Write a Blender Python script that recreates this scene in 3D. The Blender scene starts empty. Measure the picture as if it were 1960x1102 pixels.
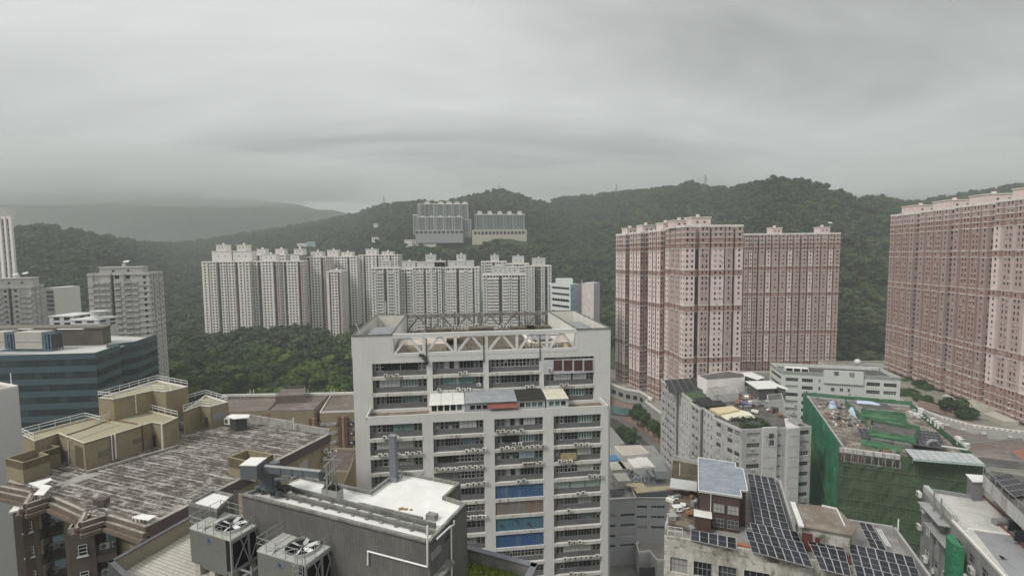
import bpy, math, random
import numpy as np
from mathutils import Vector, Matrix

R = math.radians
random.seed(7)
SC = bpy.context.scene
COL = SC.collection

# ------------------------------------------------------------------ camera
F_PX, W_PX, H_PX = 950.0, 1960.0, 1102.0
EYE = Vector((0, 0, 105.0))
PITCH, ROLL = 4.15, -0.6
cd = bpy.data.cameras.new('camera')
cam = bpy.data.objects.new('camera', cd)
COL.objects.link(cam)
SC.camera = cam
cd.sensor_width = 36.0
cd.lens = 36.0 * F_PX / W_PX
cd.clip_start, cd.clip_end = 0.5, 14000
CAMROT = Matrix.Rotation(R(90 - PITCH), 3, 'X') @ Matrix.Rotation(R(ROLL), 3, 'Z')
cam.matrix_world = Matrix.Translation(EYE) @ CAMROT.to_4x4()

# ------------------------------------------------------------------ world, sun, exposure
SUN_EL, SUN_AZ = 46.0, -125.0          # azimuth from +Y towards +X
wd = bpy.data.worlds.new('World')
SC.world = wd
wd.use_nodes = True
nt = wd.node_tree
nt.nodes.clear()
def N(tree, t, **kw):
    n = tree.nodes.new(t)
    for k, v in kw.items():
        setattr(n, k, v)
    return n
out = N(nt, 'ShaderNodeOutputWorld')
bg = N(nt, 'ShaderNodeBackground')
bg.inputs['Strength'].default_value = 0.08
sky = N(nt, 'ShaderNodeTexSky', sky_type='NISHITA', sun_disc=False)
sky.sun_elevation, sky.sun_rotation = R(SUN_EL), R(SUN_AZ)
tc = N(nt, 'ShaderNodeTexCoord')
sep = N(nt, 'ShaderNodeSeparateXYZ')
nt.links.new(tc.outputs['Generated'], sep.inputs[0])
# cloud sheet: project the direction on a flat ceiling so that cloud gets longer and finer towards the horizon
mx = N(nt, 'ShaderNodeMath', operation='MAXIMUM'); mx.inputs[1].default_value = 0.0
nt.links.new(sep.outputs['Z'], mx.inputs[0])
ad = N(nt, 'ShaderNodeMath', operation='ADD'); ad.inputs[1].default_value = 0.26
nt.links.new(mx.outputs[0], ad.inputs[0])
cx = N(nt, 'ShaderNodeCombineXYZ')
for i, ax in enumerate('XY'):
    dv = N(nt, 'ShaderNodeMath', operation='DIVIDE')
    nt.links.new(sep.outputs[ax], dv.inputs[0]); nt.links.new(ad.outputs[0], dv.inputs[1])
    nt.links.new(dv.outputs[0], cx.inputs[i])
mp = N(nt, 'ShaderNodeMapping')
mp.inputs['Location'].default_value = (3.7, 12.9, 0.0)
mp.inputs['Rotation'].default_value = (0, 0, R(-24))
mp.inputs['Scale'].default_value = (0.42, 1.1, 1)
nt.links.new(cx.outputs[0], mp.inputs[0])
nz = N(nt, 'ShaderNodeTexNoise'); nz.inputs['Scale'].default_value = 0.85; nz.inputs['Detail'].default_value = 5.0
nz.inputs['Roughness'].default_value = 0.56; nz.inputs['Distortion'].default_value = 0.55
nt.links.new(mp.outputs[0], nz.inputs['Vector'])
rp = N(nt, 'ShaderNodeMapRange'); rp.inputs['From Min'].default_value = 0.35; rp.inputs['From Max'].default_value = 0.65
rp.inputs['To Min'].default_value = 0.50; rp.inputs['To Max'].default_value = 1.45
nt.links.new(nz.outputs['Fac'], rp.inputs['Value'])
# overcast luminance: dim at the horizon, brighter overhead and towards the veiled sun
gz = N(nt, 'ShaderNodeMapRange'); gz.inputs['From Min'].default_value = 0.0; gz.inputs['From Max'].default_value = 1.0
gz.inputs['To Min'].default_value = 0.36; gz.inputs['To Max'].default_value = 1.3
nt.links.new(sep.outputs['Z'], gz.inputs['Value'])
sd = Vector((math.sin(R(SUN_AZ)) * math.cos(R(SUN_EL)), math.cos(R(SUN_AZ)) * math.cos(R(SUN_EL)), math.sin(R(SUN_EL))))
dp = N(nt, 'ShaderNodeVectorMath', operation='DOT_PRODUCT'); dp.inputs[1].default_value = sd
nt.links.new(tc.outputs['Generated'], dp.inputs[0])
gs = N(nt, 'ShaderNodeMapRange'); gs.inputs['From Min'].default_value = 0.1; gs.inputs['From Max'].default_value = 1.0
gs.inputs['To Min'].default_value = 1.0; gs.inputs['To Max'].default_value = 1.12
nt.links.new(dp.outputs['Value'], gs.inputs['Value'])
m1 = N(nt, 'ShaderNodeMath', operation='MULTIPLY'); nt.links.new(rp.outputs[0], m1.inputs[0]); nt.links.new(gz.outputs[0], m1.inputs[1])
m2 = N(nt, 'ShaderNodeMath', operation='MULTIPLY'); nt.links.new(m1.outputs[0], m2.inputs[0]); nt.links.new(gs.outputs[0], m2.inputs[1])
cl = N(nt, 'ShaderNodeMix', data_type='RGBA', blend_type='MULTIPLY'); cl.inputs[0].default_value = 1.0
cl.inputs[6].default_value = (5.9, 6.0, 5.88, 1)
nt.links.new(m2.outputs[0], cl.inputs[7])
mxs = N(nt, 'ShaderNodeMix', data_type='RGBA'); mxs.inputs[0].default_value = 0.95
nt.links.new(sky.outputs[0], mxs.inputs[6]); nt.links.new(cl.outputs[2], mxs.inputs[7])
nt.links.new(mxs.outputs[2], bg.inputs['Color'])
nt.links.new(bg.outputs[0], out.inputs['Surface'])

sl = bpy.data.lights.new('sun', 'SUN')
sl.energy, sl.angle, sl.color = 1.5, R(14), (1.0, 0.965, 0.91)
so = bpy.data.objects.new('sun', sl)
COL.objects.link(so)
so.rotation_euler = (-sd).to_track_quat('-Z', 'Y').to_euler()
SC.view_settings.view_transform = 'Standard'
SC.view_settings.look = 'None'
SC.view_settings.gamma = 1.0
SC.view_settings.use_curve_mapping = False
SC.view_settings.exposure = 0.88
SC.render.engine = 'CYCLES'
SC.cycles.use_denoising = True
SC.cycles.max_bounces = 6
SC.cycles.diffuse_bounces = 3
SC.cycles.glossy_bounces = 2
SC.cycles.transmission_bounces = 2
SC.cycles.volume_bounces = 1
SC.cycles.transparent_max_bounces = 8

# ------------------------------------------------------------------ sight lines: where a point seen in the photograph stands in the world
def ray(px, py):
    return CAMROT @ Vector(((px - W_PX / 2) / F_PX, -(py - H_PX / 2) / F_PX, -1.0))
def at_z(px, py, z):
    d = ray(px, py); t = (z - EYE.z) / d.z
    return Vector((d.x * t, d.y * t, z))
def at_y(px, py, y):
    d = ray(px, py); t = y / d.y
    return Vector((d.x * t, y, EYE.z + d.z * t))
def on_wall(px, py, a, b):
    """point of the upright plane through a and b that is seen at px, py"""
    d = ray(px, py)
    n = Vector((b[1] - a[1], -(b[0] - a[0])))
    t = (n.x * a[0] + n.y * a[1]) / (n.x * d.x + n.y * d.y)
    return Vector((d.x * t, d.y * t, EYE.z + d.z * t))
def z_over(p, py):
    """height above the plan point p that is seen in row py"""
    s = p[1]
    lo = at_y(980 + 950 * p[0] / p[1], py, s)
    return lo.z
def poly_z(pts, z):
    return [at_z(x, y, z).xy for x, y in pts]

# ------------------------------------------------------------------ materials
_M = {}
def mat(name, col, rough=0.85, var=0.18, scale=0.35, streak=0.0, dirt=(0.12, 0.10, 0.08), fine=0.1, spec=0.3, metal=0.0, bump=0.0, objvar=0.0):
    if name in _M:
        return _M[name]
    m = bpy.data.materials.new(name); _M[name] = m
    m.use_nodes = True
    t = m.node_tree; b = t.nodes['Principled BSDF']
    b.inputs['Roughness'].default_value = rough
    b.inputs['Metallic'].default_value = metal
    b.inputs['Specular IOR Level'].default_value = spec
    tcn = N(t, 'ShaderNodeTexCoord'); L = t.links.new
    n1 = N(t, 'ShaderNodeTexNoise'); n1.inputs['Scale'].default_value = scale; n1.inputs['Detail'].default_value = 7; n1.inputs['Roughness'].default_value = 0.62
    L(tcn.outputs['Object'], n1.inputs['Vector'])
    r1 = N(t, 'ShaderNodeMapRange'); r1.inputs['From Min'].default_value = 0.3; r1.inputs['From Max'].default_value = 0.7
    r1.inputs['To Min'].default_value = 1 - var; r1.inputs['To Max'].default_value = 1 + var
    L(n1.outputs['Fac'], r1.inputs['Value'])
    n2 = N(t, 'ShaderNodeTexNoise'); n2.inputs['Scale'].default_value = scale * 14; n2.inputs['Detail'].default_value = 4
    L(tcn.outputs['Object'], n2.inputs['Vector'])
    r2 = N(t, 'ShaderNodeMapRange'); r2.inputs['From Min'].default_value = 0.3; r2.inputs['From Max'].default_value = 0.7
    r2.inputs['To Min'].default_value = 1 - fine; r2.inputs['To Max'].default_value = 1 + fine
    L(n2.outputs['Fac'], r2.inputs['Value'])
    mm = N(t, 'ShaderNodeMath', operation='MULTIPLY'); L(r1.outputs[0], mm.inputs[0]); L(r2.outputs[0], mm.inputs[1])
    last = mm.outputs[0]
    if objvar:
        oi = N(t, 'ShaderNodeObjectInfo'); ro = N(t, 'ShaderNodeMapRange')
        ro.inputs['To Min'].default_value = 1 - objvar; ro.inputs['To Max'].default_value = 1 + objvar
        L(oi.outputs['Random'], ro.inputs['Value'])
        mo = N(t, 'ShaderNodeMath', operation='MULTIPLY'); L(last, mo.inputs[0]); L(ro.outputs[0], mo.inputs[1]); last = mo.outputs[0]
    mc = N(t, 'ShaderNodeMix', data_type='RGBA', blend_type='MULTIPLY'); mc.inputs[0].default_value = 1.0
    mc.inputs[6].default_value = (*col, 1); L(last, mc.inputs[7])
    c = mc.outputs[2]
    if streak:
        mpn = N(t, 'ShaderNodeMapping'); mpn.inputs['Scale'].default_value = (1.1, 1.1, 0.09)
        L(tcn.outputs['Object'], mpn.inputs[0])
        n3 = N(t, 'ShaderNodeTexNoise'); n3.inputs['Scale'].default_value = 1.0; n3.inputs['Detail'].default_value = 6; n3.inputs['Roughness'].default_value = 0.7
        L(mpn.outputs[0], n3.inputs['Vector'])
        r3 = N(t, 'ShaderNodeMapRange'); r3.inputs['From Min'].default_value = 0.52; r3.inputs['From Max'].default_value = 0.78
        r3.inputs['To Max'].default_value = streak
        L(n3.outputs['Fac'], r3.inputs['Value'])
        ms = N(t, 'ShaderNodeMix', data_type='RGBA'); L(r3.outputs[0], ms.inputs[0]); L(c, ms.inputs[6]); ms.inputs[7].default_value = (*dirt, 1)
        c = ms.outputs[2]
    L(c, b.inputs['Base Color'])
    if bump:
        bp = N(t, 'ShaderNodeBump'); bp.inputs['Strength'].default_value = bump; bp.inputs['Distance'].default_value = 0.05
        L(n2.outputs['Fac'], bp.inputs['Height']); L(bp.outputs[0], b.inputs['Normal'])
    return m

def glass(name, col, rough=0.12, var=0.35, scale=0.4):
    m = mat(name, col, rough=rough, var=var, scale=scale, fine=0.25, spec=0.3)
    return m

def patchy(name, base, other, scale=0.25, lo=0.45, hi=0.6, rough=0.9, third=None, stretch=(1, 1, 1), bump=0.3, grain=0.14):
    """two or three colours in worn patches with a fine grain"""
    if name in _M:
        return _M[name]
    m = bpy.data.materials.new(name); _M[name] = m
    m.use_nodes = True
    t = m.node_tree; b = t.nodes['Principled BSDF']; L = t.links.new
    b.inputs['Roughness'].default_value = rough; b.inputs['Specular IOR Level'].default_value = 0.2
    tcn = N(t, 'ShaderNodeTexCoord'); mpn = N(t, 'ShaderNodeMapping'); mpn.inputs['Scale'].default_value = stretch
    L(tcn.outputs['Object'], mpn.inputs[0])
    def layer(prev, colour, sc, a, z, seed):
        n1 = N(t, 'ShaderNodeTexNoise', noise_dimensions='4D'); n1.inputs['Scale'].default_value = sc; n1.inputs['Detail'].default_value = 8; n1.inputs['Roughness'].default_value = 0.68
        n1.inputs['W'].default_value = seed
        L(mpn.outputs[0], n1.inputs['Vector'])
        r1 = N(t, 'ShaderNodeMapRange'); r1.inputs['From Min'].default_value = a; r1.inputs['From Max'].default_value = z
        L(n1.outputs['Fac'], r1.inputs['Value'])
        mc = N(t, 'ShaderNodeMix', data_type='RGBA'); L(r1.outputs[0], mc.inputs[0])
        if isinstance(prev, tuple):
            mc.inputs[6].default_value = (*prev, 1)
        else:
            L(prev, mc.inputs[6])
        mc.inputs[7].default_value = (*colour, 1)
        return mc.outputs[2], n1.outputs['Fac']
    c, f = layer(base, other, scale, lo, hi, 1.3)
    if third:
        c, f2 = layer(c, third, scale * 2.3, 0.55, 0.66, 7.7)
    n2 = N(t, 'ShaderNodeTexNoise'); n2.inputs['Scale'].default_value = scale * 18; n2.inputs['Detail'].default_value = 4
    L(mpn.outputs[0], n2.inputs['Vector'])
    r2 = N(t, 'ShaderNodeMapRange'); r2.inputs['From Min'].default_value = 0.3; r2.inputs['From Max'].default_value = 0.7
    r2.inputs['To Min'].default_value = 1 - grain; r2.inputs['To Max'].default_value = 1 + grain
    L(n2.outputs['Fac'], r2.inputs['Value'])
    mm = N(t, 'ShaderNodeMix', data_type='RGBA', blend_type='MULTIPLY'); mm.inputs[0].default_value = 1.0
    L(c, mm.inputs[6]); L(r2.outputs[0], mm.inputs[7]); L(mm.outputs[2], b.inputs['Base Color'])
    if bump:
        bp = N(t, 'ShaderNodeBump'); bp.inputs['Strength'].default_value = bump; bp.inputs['Distance'].default_value = 0.08
        L(n2.outputs['Fac'], bp.inputs['Height']); L(bp.outputs[0], b.inputs['Normal'])
    return m

# ------------------------------------------------------------------ mesh builder
def newell(pts):
    a = 0.0
    for i in range(len(pts)):
        x0, y0 = pts[i][0], pts[i][1]; x1, y1 = pts[(i + 1) % len(pts)][0], pts[(i + 1) % len(pts)][1]
        a += x0 * y1 - x1 * y0
    return a
def ccw(pts):
    pts = [Vector((p[0], p[1])) for p in pts]
    return pts if newell(pts) > 0 else pts[::-1]
def offset(poly, d):
    """push every side of a CCW outline outwards by d"""
    n = len(poly); res = []
    for i in range(n):
        p0, p1, p2 = poly[i - 1], poly[i], poly[(i + 1) % n]
        a, b = (p1 - p0).normalized(), (p2 - p1).normalized()
        na, nb = Vector((a.y, -a.x)), Vector((b.y, -b.x))
        k = 1 + na.dot(nb)
        res.append(p1 + (na + nb) * (d / max(k, 0.35)))
    return res

class MB:
    def __init__(self):
        self.v, self.f, self.m = [], [], []
    def add(self, vs, fs, mi=0):
        o = len(self.v)
        self.v += [tuple(p) for p in vs]
        self.f += [tuple(i + o for i in f) for f in fs]
        self.m += [mi] * len(fs)
    def quad(self, a, b, c, d, mi=0):
        self.add((a, b, c, d), ((0, 1, 2, 3),), mi)
    def face(self, pts, mi=0):
        self.add(pts, (tuple(range(len(pts))),), mi)
    def box(self, c, s, rot=0.0, mi=0, tilt=None):
        """box centred at c (x, y, middle z), sizes s, turned about z by rot"""
        cr, sr = math.cos(rot), math.sin(rot)
        vs = []
        for dz in (-.5, .5):
            for dx, dy in ((-.5, -.5), (.5, -.5), (.5, .5), (-.5, .5)):
                p = Vector((dx * s[0], dy * s[1], dz * s[2]))
                if tilt is not None:
                    p = tilt @ p
                vs.append((c[0] + p.x * cr - p.y * sr, c[1] + p.x * sr + p.y * cr, c[2] + p.z))
        self.add(vs, ((3, 2, 1, 0), (4, 5, 6, 7), (0, 1, 5, 4), (1, 2, 6, 5), (2, 3, 7, 6), (3, 0, 4, 7)), mi)
    def beam(self, a, b, w, h, mi=0):
        """straight bar from a to b, w wide and h high (centred on the line)"""
        a, b = Vector(a), Vector(b); d = (b - a).normalized()
        s = d.cross(Vector((0, 0, 1)))
        s = Vector((1, 0, 0)) if s.length < 1e-4 else s.normalized()
        u = s.cross(d)
        vs = [p + s * (x * w) + u * (z * h) for p in (a, b) for x, z in ((-.5, -.5), (.5, -.5), (.5, .5), (-.5, .5))]
        self.add(vs, ((3, 2, 1, 0), (4, 5, 6, 7), (0, 1, 5, 4), (1, 2, 6, 5), (2, 3, 7, 6), (3, 0, 4, 7)), mi)
    def tube(self, pts, r, n=6, mi=0, cap=True):
        pts = [Vector(p) for p in pts]
        o = len(self.v); k = len(pts)
        for i, p in enumerate(pts):
            d = ((pts[min(i + 1, k - 1)] - p).normalized() + (p - pts[max(i - 1, 0)]).normalized()).normalized()
            s = d.cross(Vector((0, 0, 1)))
            s = Vector((1, 0, 0)) if s.length < 1e-3 else s.normalized()
            u = s.cross(d)
            for j in range(n):
                a = 2 * math.pi * j / n
                self.v.append(tuple(p + s * (r * math.cos(a)) + u * (r * math.sin(a))))
        for i in range(k - 1):
            for j in range(n):
                a, b = o + i * n + j, o + i * n + (j + 1) % n
                self.f.append((a, b, b + n, a + n)); self.m.append(mi)
        if cap:
            self.f.append(tuple(o + j for j in range(n))[::-1]); self.m.append(mi)
            self.f.append(tuple(o + (k - 1) * n + j for j in range(n))); self.m.append(mi)
    def prism(self, poly, z0, z1, mi=0, top=None, bottom=False):
        poly = ccw(poly); n = len(poly)
        vs = [(p[0], p[1], z0) for p in poly] + [(p[0], p[1], z1) for p in poly]
        self.add(vs, [(i, (i + 1) % n, n + (i + 1) % n, n + i) for i in range(n)], mi)
        self.add(vs[n:], (tuple(range(n)),), mi if top is None else top)
        if bottom:
            self.add(vs[:n], (tuple(range(n))[::-1],), mi)
    def ring(self, poly, t, z0, z1, mi=0):
        """parapet: a wall of thickness t standing inside the outline"""
        poly = ccw(poly); inn = offset(poly, -t); n = len(poly)
        for i in range(n):
            j = (i + 1) % n
            a, b, c, d = poly[i], poly[j], inn[j], inn[i]
            P = lambda q, z: (q[0], q[1], z)
            self.quad(P(a, z0), P(b, z0), P(b, z1), P(a, z1), mi)
            self.quad(P(c, z0), P(d, z0), P(d, z1), P(c, z1), mi)
            self.quad(P(a, z1), P(b, z1), P(c, z1), P(d, z1), mi)
            self.quad(P(d, z0), P(c, z0), P(b, z0), P(a, z0), mi)
    def disc(self, c, r, n=16, mi=0, axis=None):
        """flat disc; axis = outward normal"""
        ax = Vector(axis) if axis is not None else Vector((0, 0, 1))
        s = ax.cross(Vector((0, 0, 1))); s = Vector((1, 0, 0)) if s.length < 1e-4 else s.normalized()
        u = s.cross(ax)
        self.face([Vector(c) + s * (r * math.cos(2 * math.pi * i / n)) - u * (r * math.sin(2 * math.pi * i / n)) for i in range(n)], mi)
    def railing(self, pts, h=1.1, gap=1.5, r=0.03, rails=(1.0, 0.5), n=4, closed=False):
        pts = [Vector(p) for p in pts]
        if closed:
            pts = pts + [pts[0]]
        for a, b in zip(pts, pts[1:]):
            L = (b - a).length; k = max(1, round(L / gap))
            for i in range(k + 1):
                p = a.lerp(b, i / k)
                self.tube((p, p + Vector((0, 0, h))), r, n)
            for q in rails:
                o = Vector((0, 0, h * q))
                self.tube((a + o, b + o), r, n)
    def mesh(self, name, mats, loc=(0, 0, 0)):
        me = bpy.data.meshes.new(name)
        lx, ly, lz = loc
        me.from_pydata([(x - lx, y - ly, z - lz) for x, y, z in self.v], [], self.f)
        for m_ in (mats if isinstance(mats, (list, tuple)) else [mats]):
            me.materials.append(m_)
        if any(self.m):
            me.polygons.foreach_set('material_index', self.m)
        me.update()
        return me
    def build(self, name, mats, parent=None, stuff=False):
        loc = parent_loc(parent) if parent is not None else (0, 0, 0)
        o = bpy.data.objects.new(name, self.mesh(name, mats, loc))
        COL.objects.link(o)
        if parent is not None:
            o.parent = parent
        if stuff:
            o['kind'] = 'stuff'
        return o

_LOC = {}
def parent_loc(o):
    return _LOC.get(o.name, (0, 0, 0))
def thing(name, label, cat, loc=(0, 0, 0), group=None):
    o = bpy.data.objects.new(name, None)
    COL.objects.link(o)
    o.location = loc
    o.empty_display_size = 1.0
    _LOC[o.name] = tuple(loc)
    o['label'] = label; o['category'] = cat
    if group:
        o['group'] = group
    return o
def tag(o, label, cat, group=None):
    o['label'] = label; o['category'] = cat
    if group:
        o['group'] = group
    return o
def place(name, me, parent, p, rot=0.0):
    """an object of mesh me at world point p under parent"""
    o = bpy.data.objects.new(name, me)
    COL.objects.link(o)
    if parent is not None:
        o.parent = parent
        l = parent_loc(parent)
        o.location = (p[0] - l[0], p[1] - l[1], p[2] - l[2])
    else:
        o.location = p
    o.rotation_euler = (0, 0, rot)
    return o
def sub(name, me, parent):
    o = bpy.data.objects.new(name, me)
    COL.objects.link(o)
    o.parent = parent
    return o

# ------------------------------------------------------------------ facades
def facade(Wb, Pb, p0, p1, z0, z1, cols, rows, depth=0.25, wm=0, panes=(0,), hole=None):
    """upright wall from p0 to p1 (outside on the right hand) with recessed openings cols x rows"""
    p0, p1 = Vector(p0), Vector(p1)
    L = (p1 - p0).length
    if L < 1e-3:
        return
    d = (p1 - p0) / L; n = Vector((d.y, -d.x))
    rows = [r for r in rows if r[0] >= z0 - 1e-4 and r[1] <= z1 + 1e-4]
    cols = [c for c in cols if c[0] >= -1e-4 and c[1] <= L + 1e-4]
    def P(u, z, k=0.0):
        q = p0 + d * u - n * k
        return (q.x, q.y, z)
    def wq(u0, u1, a, b):
        if u1 - u0 > 1e-4 and b - a > 1e-4:
            Wb.quad(P(u0, a), P(u1, a), P(u1, b), P(u0, b), wm)
    if not cols or not rows:
        wq(0, L, z0, z1); return
    za = z0
    for r0, r1 in sorted(rows):
        wq(0, L, za, r0)
        ua = 0.0
        for c0, c1 in cols:
            wq(ua, c0, r0, r1); ua = c1
            Wb.quad(P(c0, r0), P(c1, r0), P(c1, r0, depth), P(c0, r0, depth), wm)
            Wb.quad(P(c0, r1, depth), P(c1, r1, depth), P(c1, r1), P(c0, r1), wm)
            Wb.quad(P(c0, r0, depth), P(c0, r1, depth), P(c0, r1), P(c0, r0), wm)
            Wb.quad(P(c1, r0), P(c1, r1), P(c1, r1, depth), P(c1, r0, depth), wm)
            if hole is not None:
                hole(P(c0, r0, depth), math.atan2(d.y, d.x), c1 - c0, r1 - r0, n)
            else:
                Pb.quad(P(c0, r0, depth), P(c1, r0, depth), P(c1, r1, depth), P(c0, r1, depth), random.choice(panes))
        wq(ua, L, r0, r1)
        za = r1
    wq(0, L, za, z1)

def even(L, pitch, w, margin=0.6):
    k = int((L - 2 * margin + (pitch - w)) / pitch)
    if k < 1:
        return []
    s = (L - (k - 1) * pitch - w) / 2
    return [(s + i * pitch, s + i * pitch + w) for i in range(k)]
def floors(z0, z1, fh, sill, h, top=0.0):
    r = []; k = 0
    z = z1 - top
    while z - fh >= z0:
        z -= fh
        r.append((z + sill, z + sill + h))
    return r[::-1]

G_DARK = glass('window_glass_dark', (0.016, 0.019, 0.022))
G_MID = glass('window_glass_grey', (0.06, 0.068, 0.072))
G_PALE = mat('window_curtain', (0.34, 0.34, 0.32), rough=0.5)
G_TEAL = glass('window_glass_green', (0.10, 0.17, 0.165))
F_WHITE = mat('frame_white', (0.6, 0.6, 0.58), rough=0.5, var=0.08)
F_GREY = mat('frame_grey', (0.22, 0.225, 0.23), rough=0.5, var=0.08)
F_DARK = mat('frame_dark', (0.05, 0.05, 0.052), rough=0.5)
_WIN = {}
def window_at(parent, p, rot, w, h, ncol=None, nrow=1, frame=None, pane=None, vary=True):
    """one window at the lower left corner p of its opening: frame with bars, and its glass as a sub-part"""
    frame = frame or F_GREY
    if pane is None:
        pane = random.choice((G_DARK, G_DARK, G_MID, G_PALE)) if vary else G_DARK
    ncol = ncol or max(1, round(w / 0.9))
    key = (round(w, 1), round(h, 1), ncol, nrow, frame.name)
    if key not in _WIN:
        b = MB(); t = 0.07
        for i in range(ncol + 1):
            x = min(max(i * w / ncol, t / 2), w - t / 2)
            b.box((x, -0.03, h / 2), (t, 0.06, h))
        for j in range(nrow + 1):
            z = min(max(j * h / nrow, t / 2), h - t / 2)
            b.box((w / 2, -0.028, z), (w, 0.05, t))
        _WIN[key] = b.mesh('window', frame)
    k2 = ('pane', round(w, 1), round(h, 1), pane.name)
    if k2 not in _WIN:
        b = MB(); b.quad((0, 0.0, 0), (w, 0.0, 0), (w, 0.0, h), (0, 0.0, h))
        _WIN[k2] = b.mesh('pane', pane)
    o = place('window', _WIN[key], parent, p, rot)
    sub('pane', _WIN[k2], o)
    return o

AC_BODY = mat('air_conditioner_casing', (0.56, 0.55, 0.51), rough=0.6, var=0.15, objvar=0.25)
AC_FAN = mat('air_conditioner_grille', (0.07, 0.07, 0.07), rough=0.6)
AC_ME = None
def ac_mesh():
    global AC_ME
    if AC_ME is None:
        b = MB(); b.box((0, -0.26, 0.32), (0.86, 0.36, 0.64))
        b.disc((-0.1, -0.443, 0.32), 0.25, 10, 1, (0, -1, 0))
        b.box((0, -0.2, -0.03), (0.8, 0.42, 0.05), mi=1)
        AC_ME = b.mesh('air_conditioner', [AC_BODY, AC_FAN])
    return AC_ME
def ac_at(parent, p, rot):
    return place('air_conditioner', ac_mesh(), parent, p, rot)
# ================================================================== ground, hills, woods
def sheet(name, pts, z, m, kind='structure'):
    b = MB(); b.face([(p[0], p[1], z) for p in ccw(pts)])
    o = b.build(name, m); o['kind'] = kind
    return o
M_GROUND = patchy('city_ground', (0.12, 0.115, 0.105), (0.17, 0.16, 0.15), scale=0.03, third=(0.08, 0.09, 0.07))
sheet('ground', [(-5900, -400), (5900, -400), (5900, 6800), (-5900, 6800)], 0.0, M_GROUND)

M_HILL = patchy('hill_cover', (0.018, 0.036, 0.013), (0.045, 0.07, 0.024), scale=0.02, third=(0.07, 0.075, 0.04), bump=0.0)
M_FAR = patchy('mountain_cover', (0.03, 0.045, 0.028), (0.06, 0.075, 0.045), scale=0.006, third=(0.09, 0.095, 0.06), bump=0.0)
RIDGE = [(-900, 470), (-500, 455), (-200, 440), (0, 447), (50, 437), (95, 432), (165, 446), (215, 456), (262, 463), (330, 466), (390, 460), (450, 450), (520, 440), (600, 427),
         (680, 410), (740, 391), (790, 386), (860, 388), (905, 375), (960, 364), (990, 372), (1030, 386), (1100, 378), (1200, 368), (1290, 358), (1320, 351),
         (1340, 356), (1400, 361), (1440, 352), (1480, 341), (1530, 344), (1570, 357), (1620, 374), (1680, 380), (1720, 386), (1800, 380), (1900, 362), (1960, 354), (2300, 340), (3000, 360)]
RD = [(-900, 800), (0, 780), (200, 820), (340, 1350), (480, 1550), (690, 1550), (780, 1230), (1030, 1230), (1110, 1500), (1350, 1100), (1480, 800), (1620, 780), (1800, 1000), (3000, 1000)]
BASE = [(-900, 330), (0, 360), (300, 420), (420, 470), (1100, 500), (1300, 430), (1650, 360), (1800, 370), (3000, 360)]
ZB = [(-900, 5), (0, 8), (300, 18), (400, 25), (1000, 25), (1150, 10), (1300, 2), (3000, 12)]
_rng = np.random.default_rng(5)
def interp(tab, x):
    return np.interp(x, [a for a, _ in tab], [b for _, b in tab])
def wave(x, y, s, seed):
    r = np.random.default_rng(seed); z = 0
    for k in range(5):
        a = r.uniform(0, 6.28); f = (2 ** k) / s * 6.28 * r.uniform(0.8, 1.2)
        z = z + np.sin(x * math.cos(a) * f + y * math.sin(a) * f + r.uniform(0, 6.28)) * 0.6 ** k
    return z / 2
TREE_H = 9.0
def hill_z(x, y):
    px = 980 + 950 * x / np.maximum(y, 1)
    yh = 482 - 0.0105 * (px - 980)
    yr = interp(RD, px); yb = interp(BASE, px); zb = interp(ZB, px)
    zr = EYE.z + (yh - interp(RIDGE, px)) / 950 * yr - TREE_H
    s = (y - yb) / (yr - yb)
    up = np.clip(s, 0, 1); up = up * 0.75 + 0.25 * up * up * (3 - 2 * up)
    z = zb + (zr - zb) * up
    z = np.where(s > 1, zr - (y - yr) * 0.22, z)
    z = z + wave(x, y, 330, 3) * 14 * np.clip(s * 4, 0, 1) * np.clip((1 - s) * 3, 0.12, 1)
    z = np.where(s < 0, zb + (y - yb) * zb / 120, z)      # the foot runs out onto the flat
    return np.maximum(z, -2.0)
xs = np.arange(-2100, 2300, 20.0); ys = np.arange(230, 2300, 20.0)
X, Y = np.meshgrid(xs, ys)
Zt = hill_z(X, Y)
nx, ny = len(xs), len(ys)
me = bpy.data.meshes.new('hill')
fs = [(j * nx + i, j * nx + i + 1, (j + 1) * nx + i + 1, (j + 1) * nx + i) for j in range(ny - 1) for i in range(nx - 1)]
me.from_pydata(np.stack([X.ravel(), Y.ravel(), Zt.ravel()], 1).tolist(), [], fs)
me.materials.append(M_HILL); me.shade_smooth()
hill = bpy.data.objects.new('hill', me); COL.objects.link(hill); hill['kind'] = 'structure'

FAR = [(-1500, 330), (-400, 340), (0, 352), (100, 348), (200, 360), (330, 366), (440, 374), (550, 386), (640, 402), (760, 425), (1000, 440), (1400, 420), (1700, 360), (1850, 348), (2000, 340), (2600, 330)]
xs = np.arange(-5800, 5801, 100.0); ys = np.arange(1900, 5000, 90.0)
X, Y = np.meshgrid(xs, ys); px = 980 + 950 * X / Y
yrd = 2650 + 200 * np.sin(px / 170)
zr = EYE.z + (482 - 0.0105 * (px - 980) - interp(FAR, px)) / 950 * yrd
s = np.clip((Y - 1900) / (yrd - 1900), 0, 1)
Zf = 20 + (zr - 20) * s ** 0.9 + wave(X, Y, 1200, 9) * 50 * np.sin(s * 3.14)
Zf = np.where(Y > yrd, zr - (Y - yrd) * 0.15, Zf)
nx, ny = len(xs), len(ys)
me = bpy.data.meshes.new('mountain')
fs = [(j * nx + i, j * nx + i + 1, (j + 1) * nx + i + 1, (j + 1) * nx + i) for j in range(ny - 1) for i in range(nx - 1)]
me.from_pydata(np.stack([X.ravel(), Y.ravel(), Zf.ravel()], 1).tolist(), [], fs)
me.materials.append(M_FAR); me.shade_smooth()
mo = bpy.data.objects.new('mountain', me); COL.objects.link(mo); mo['kind'] = 'structure'

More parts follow.
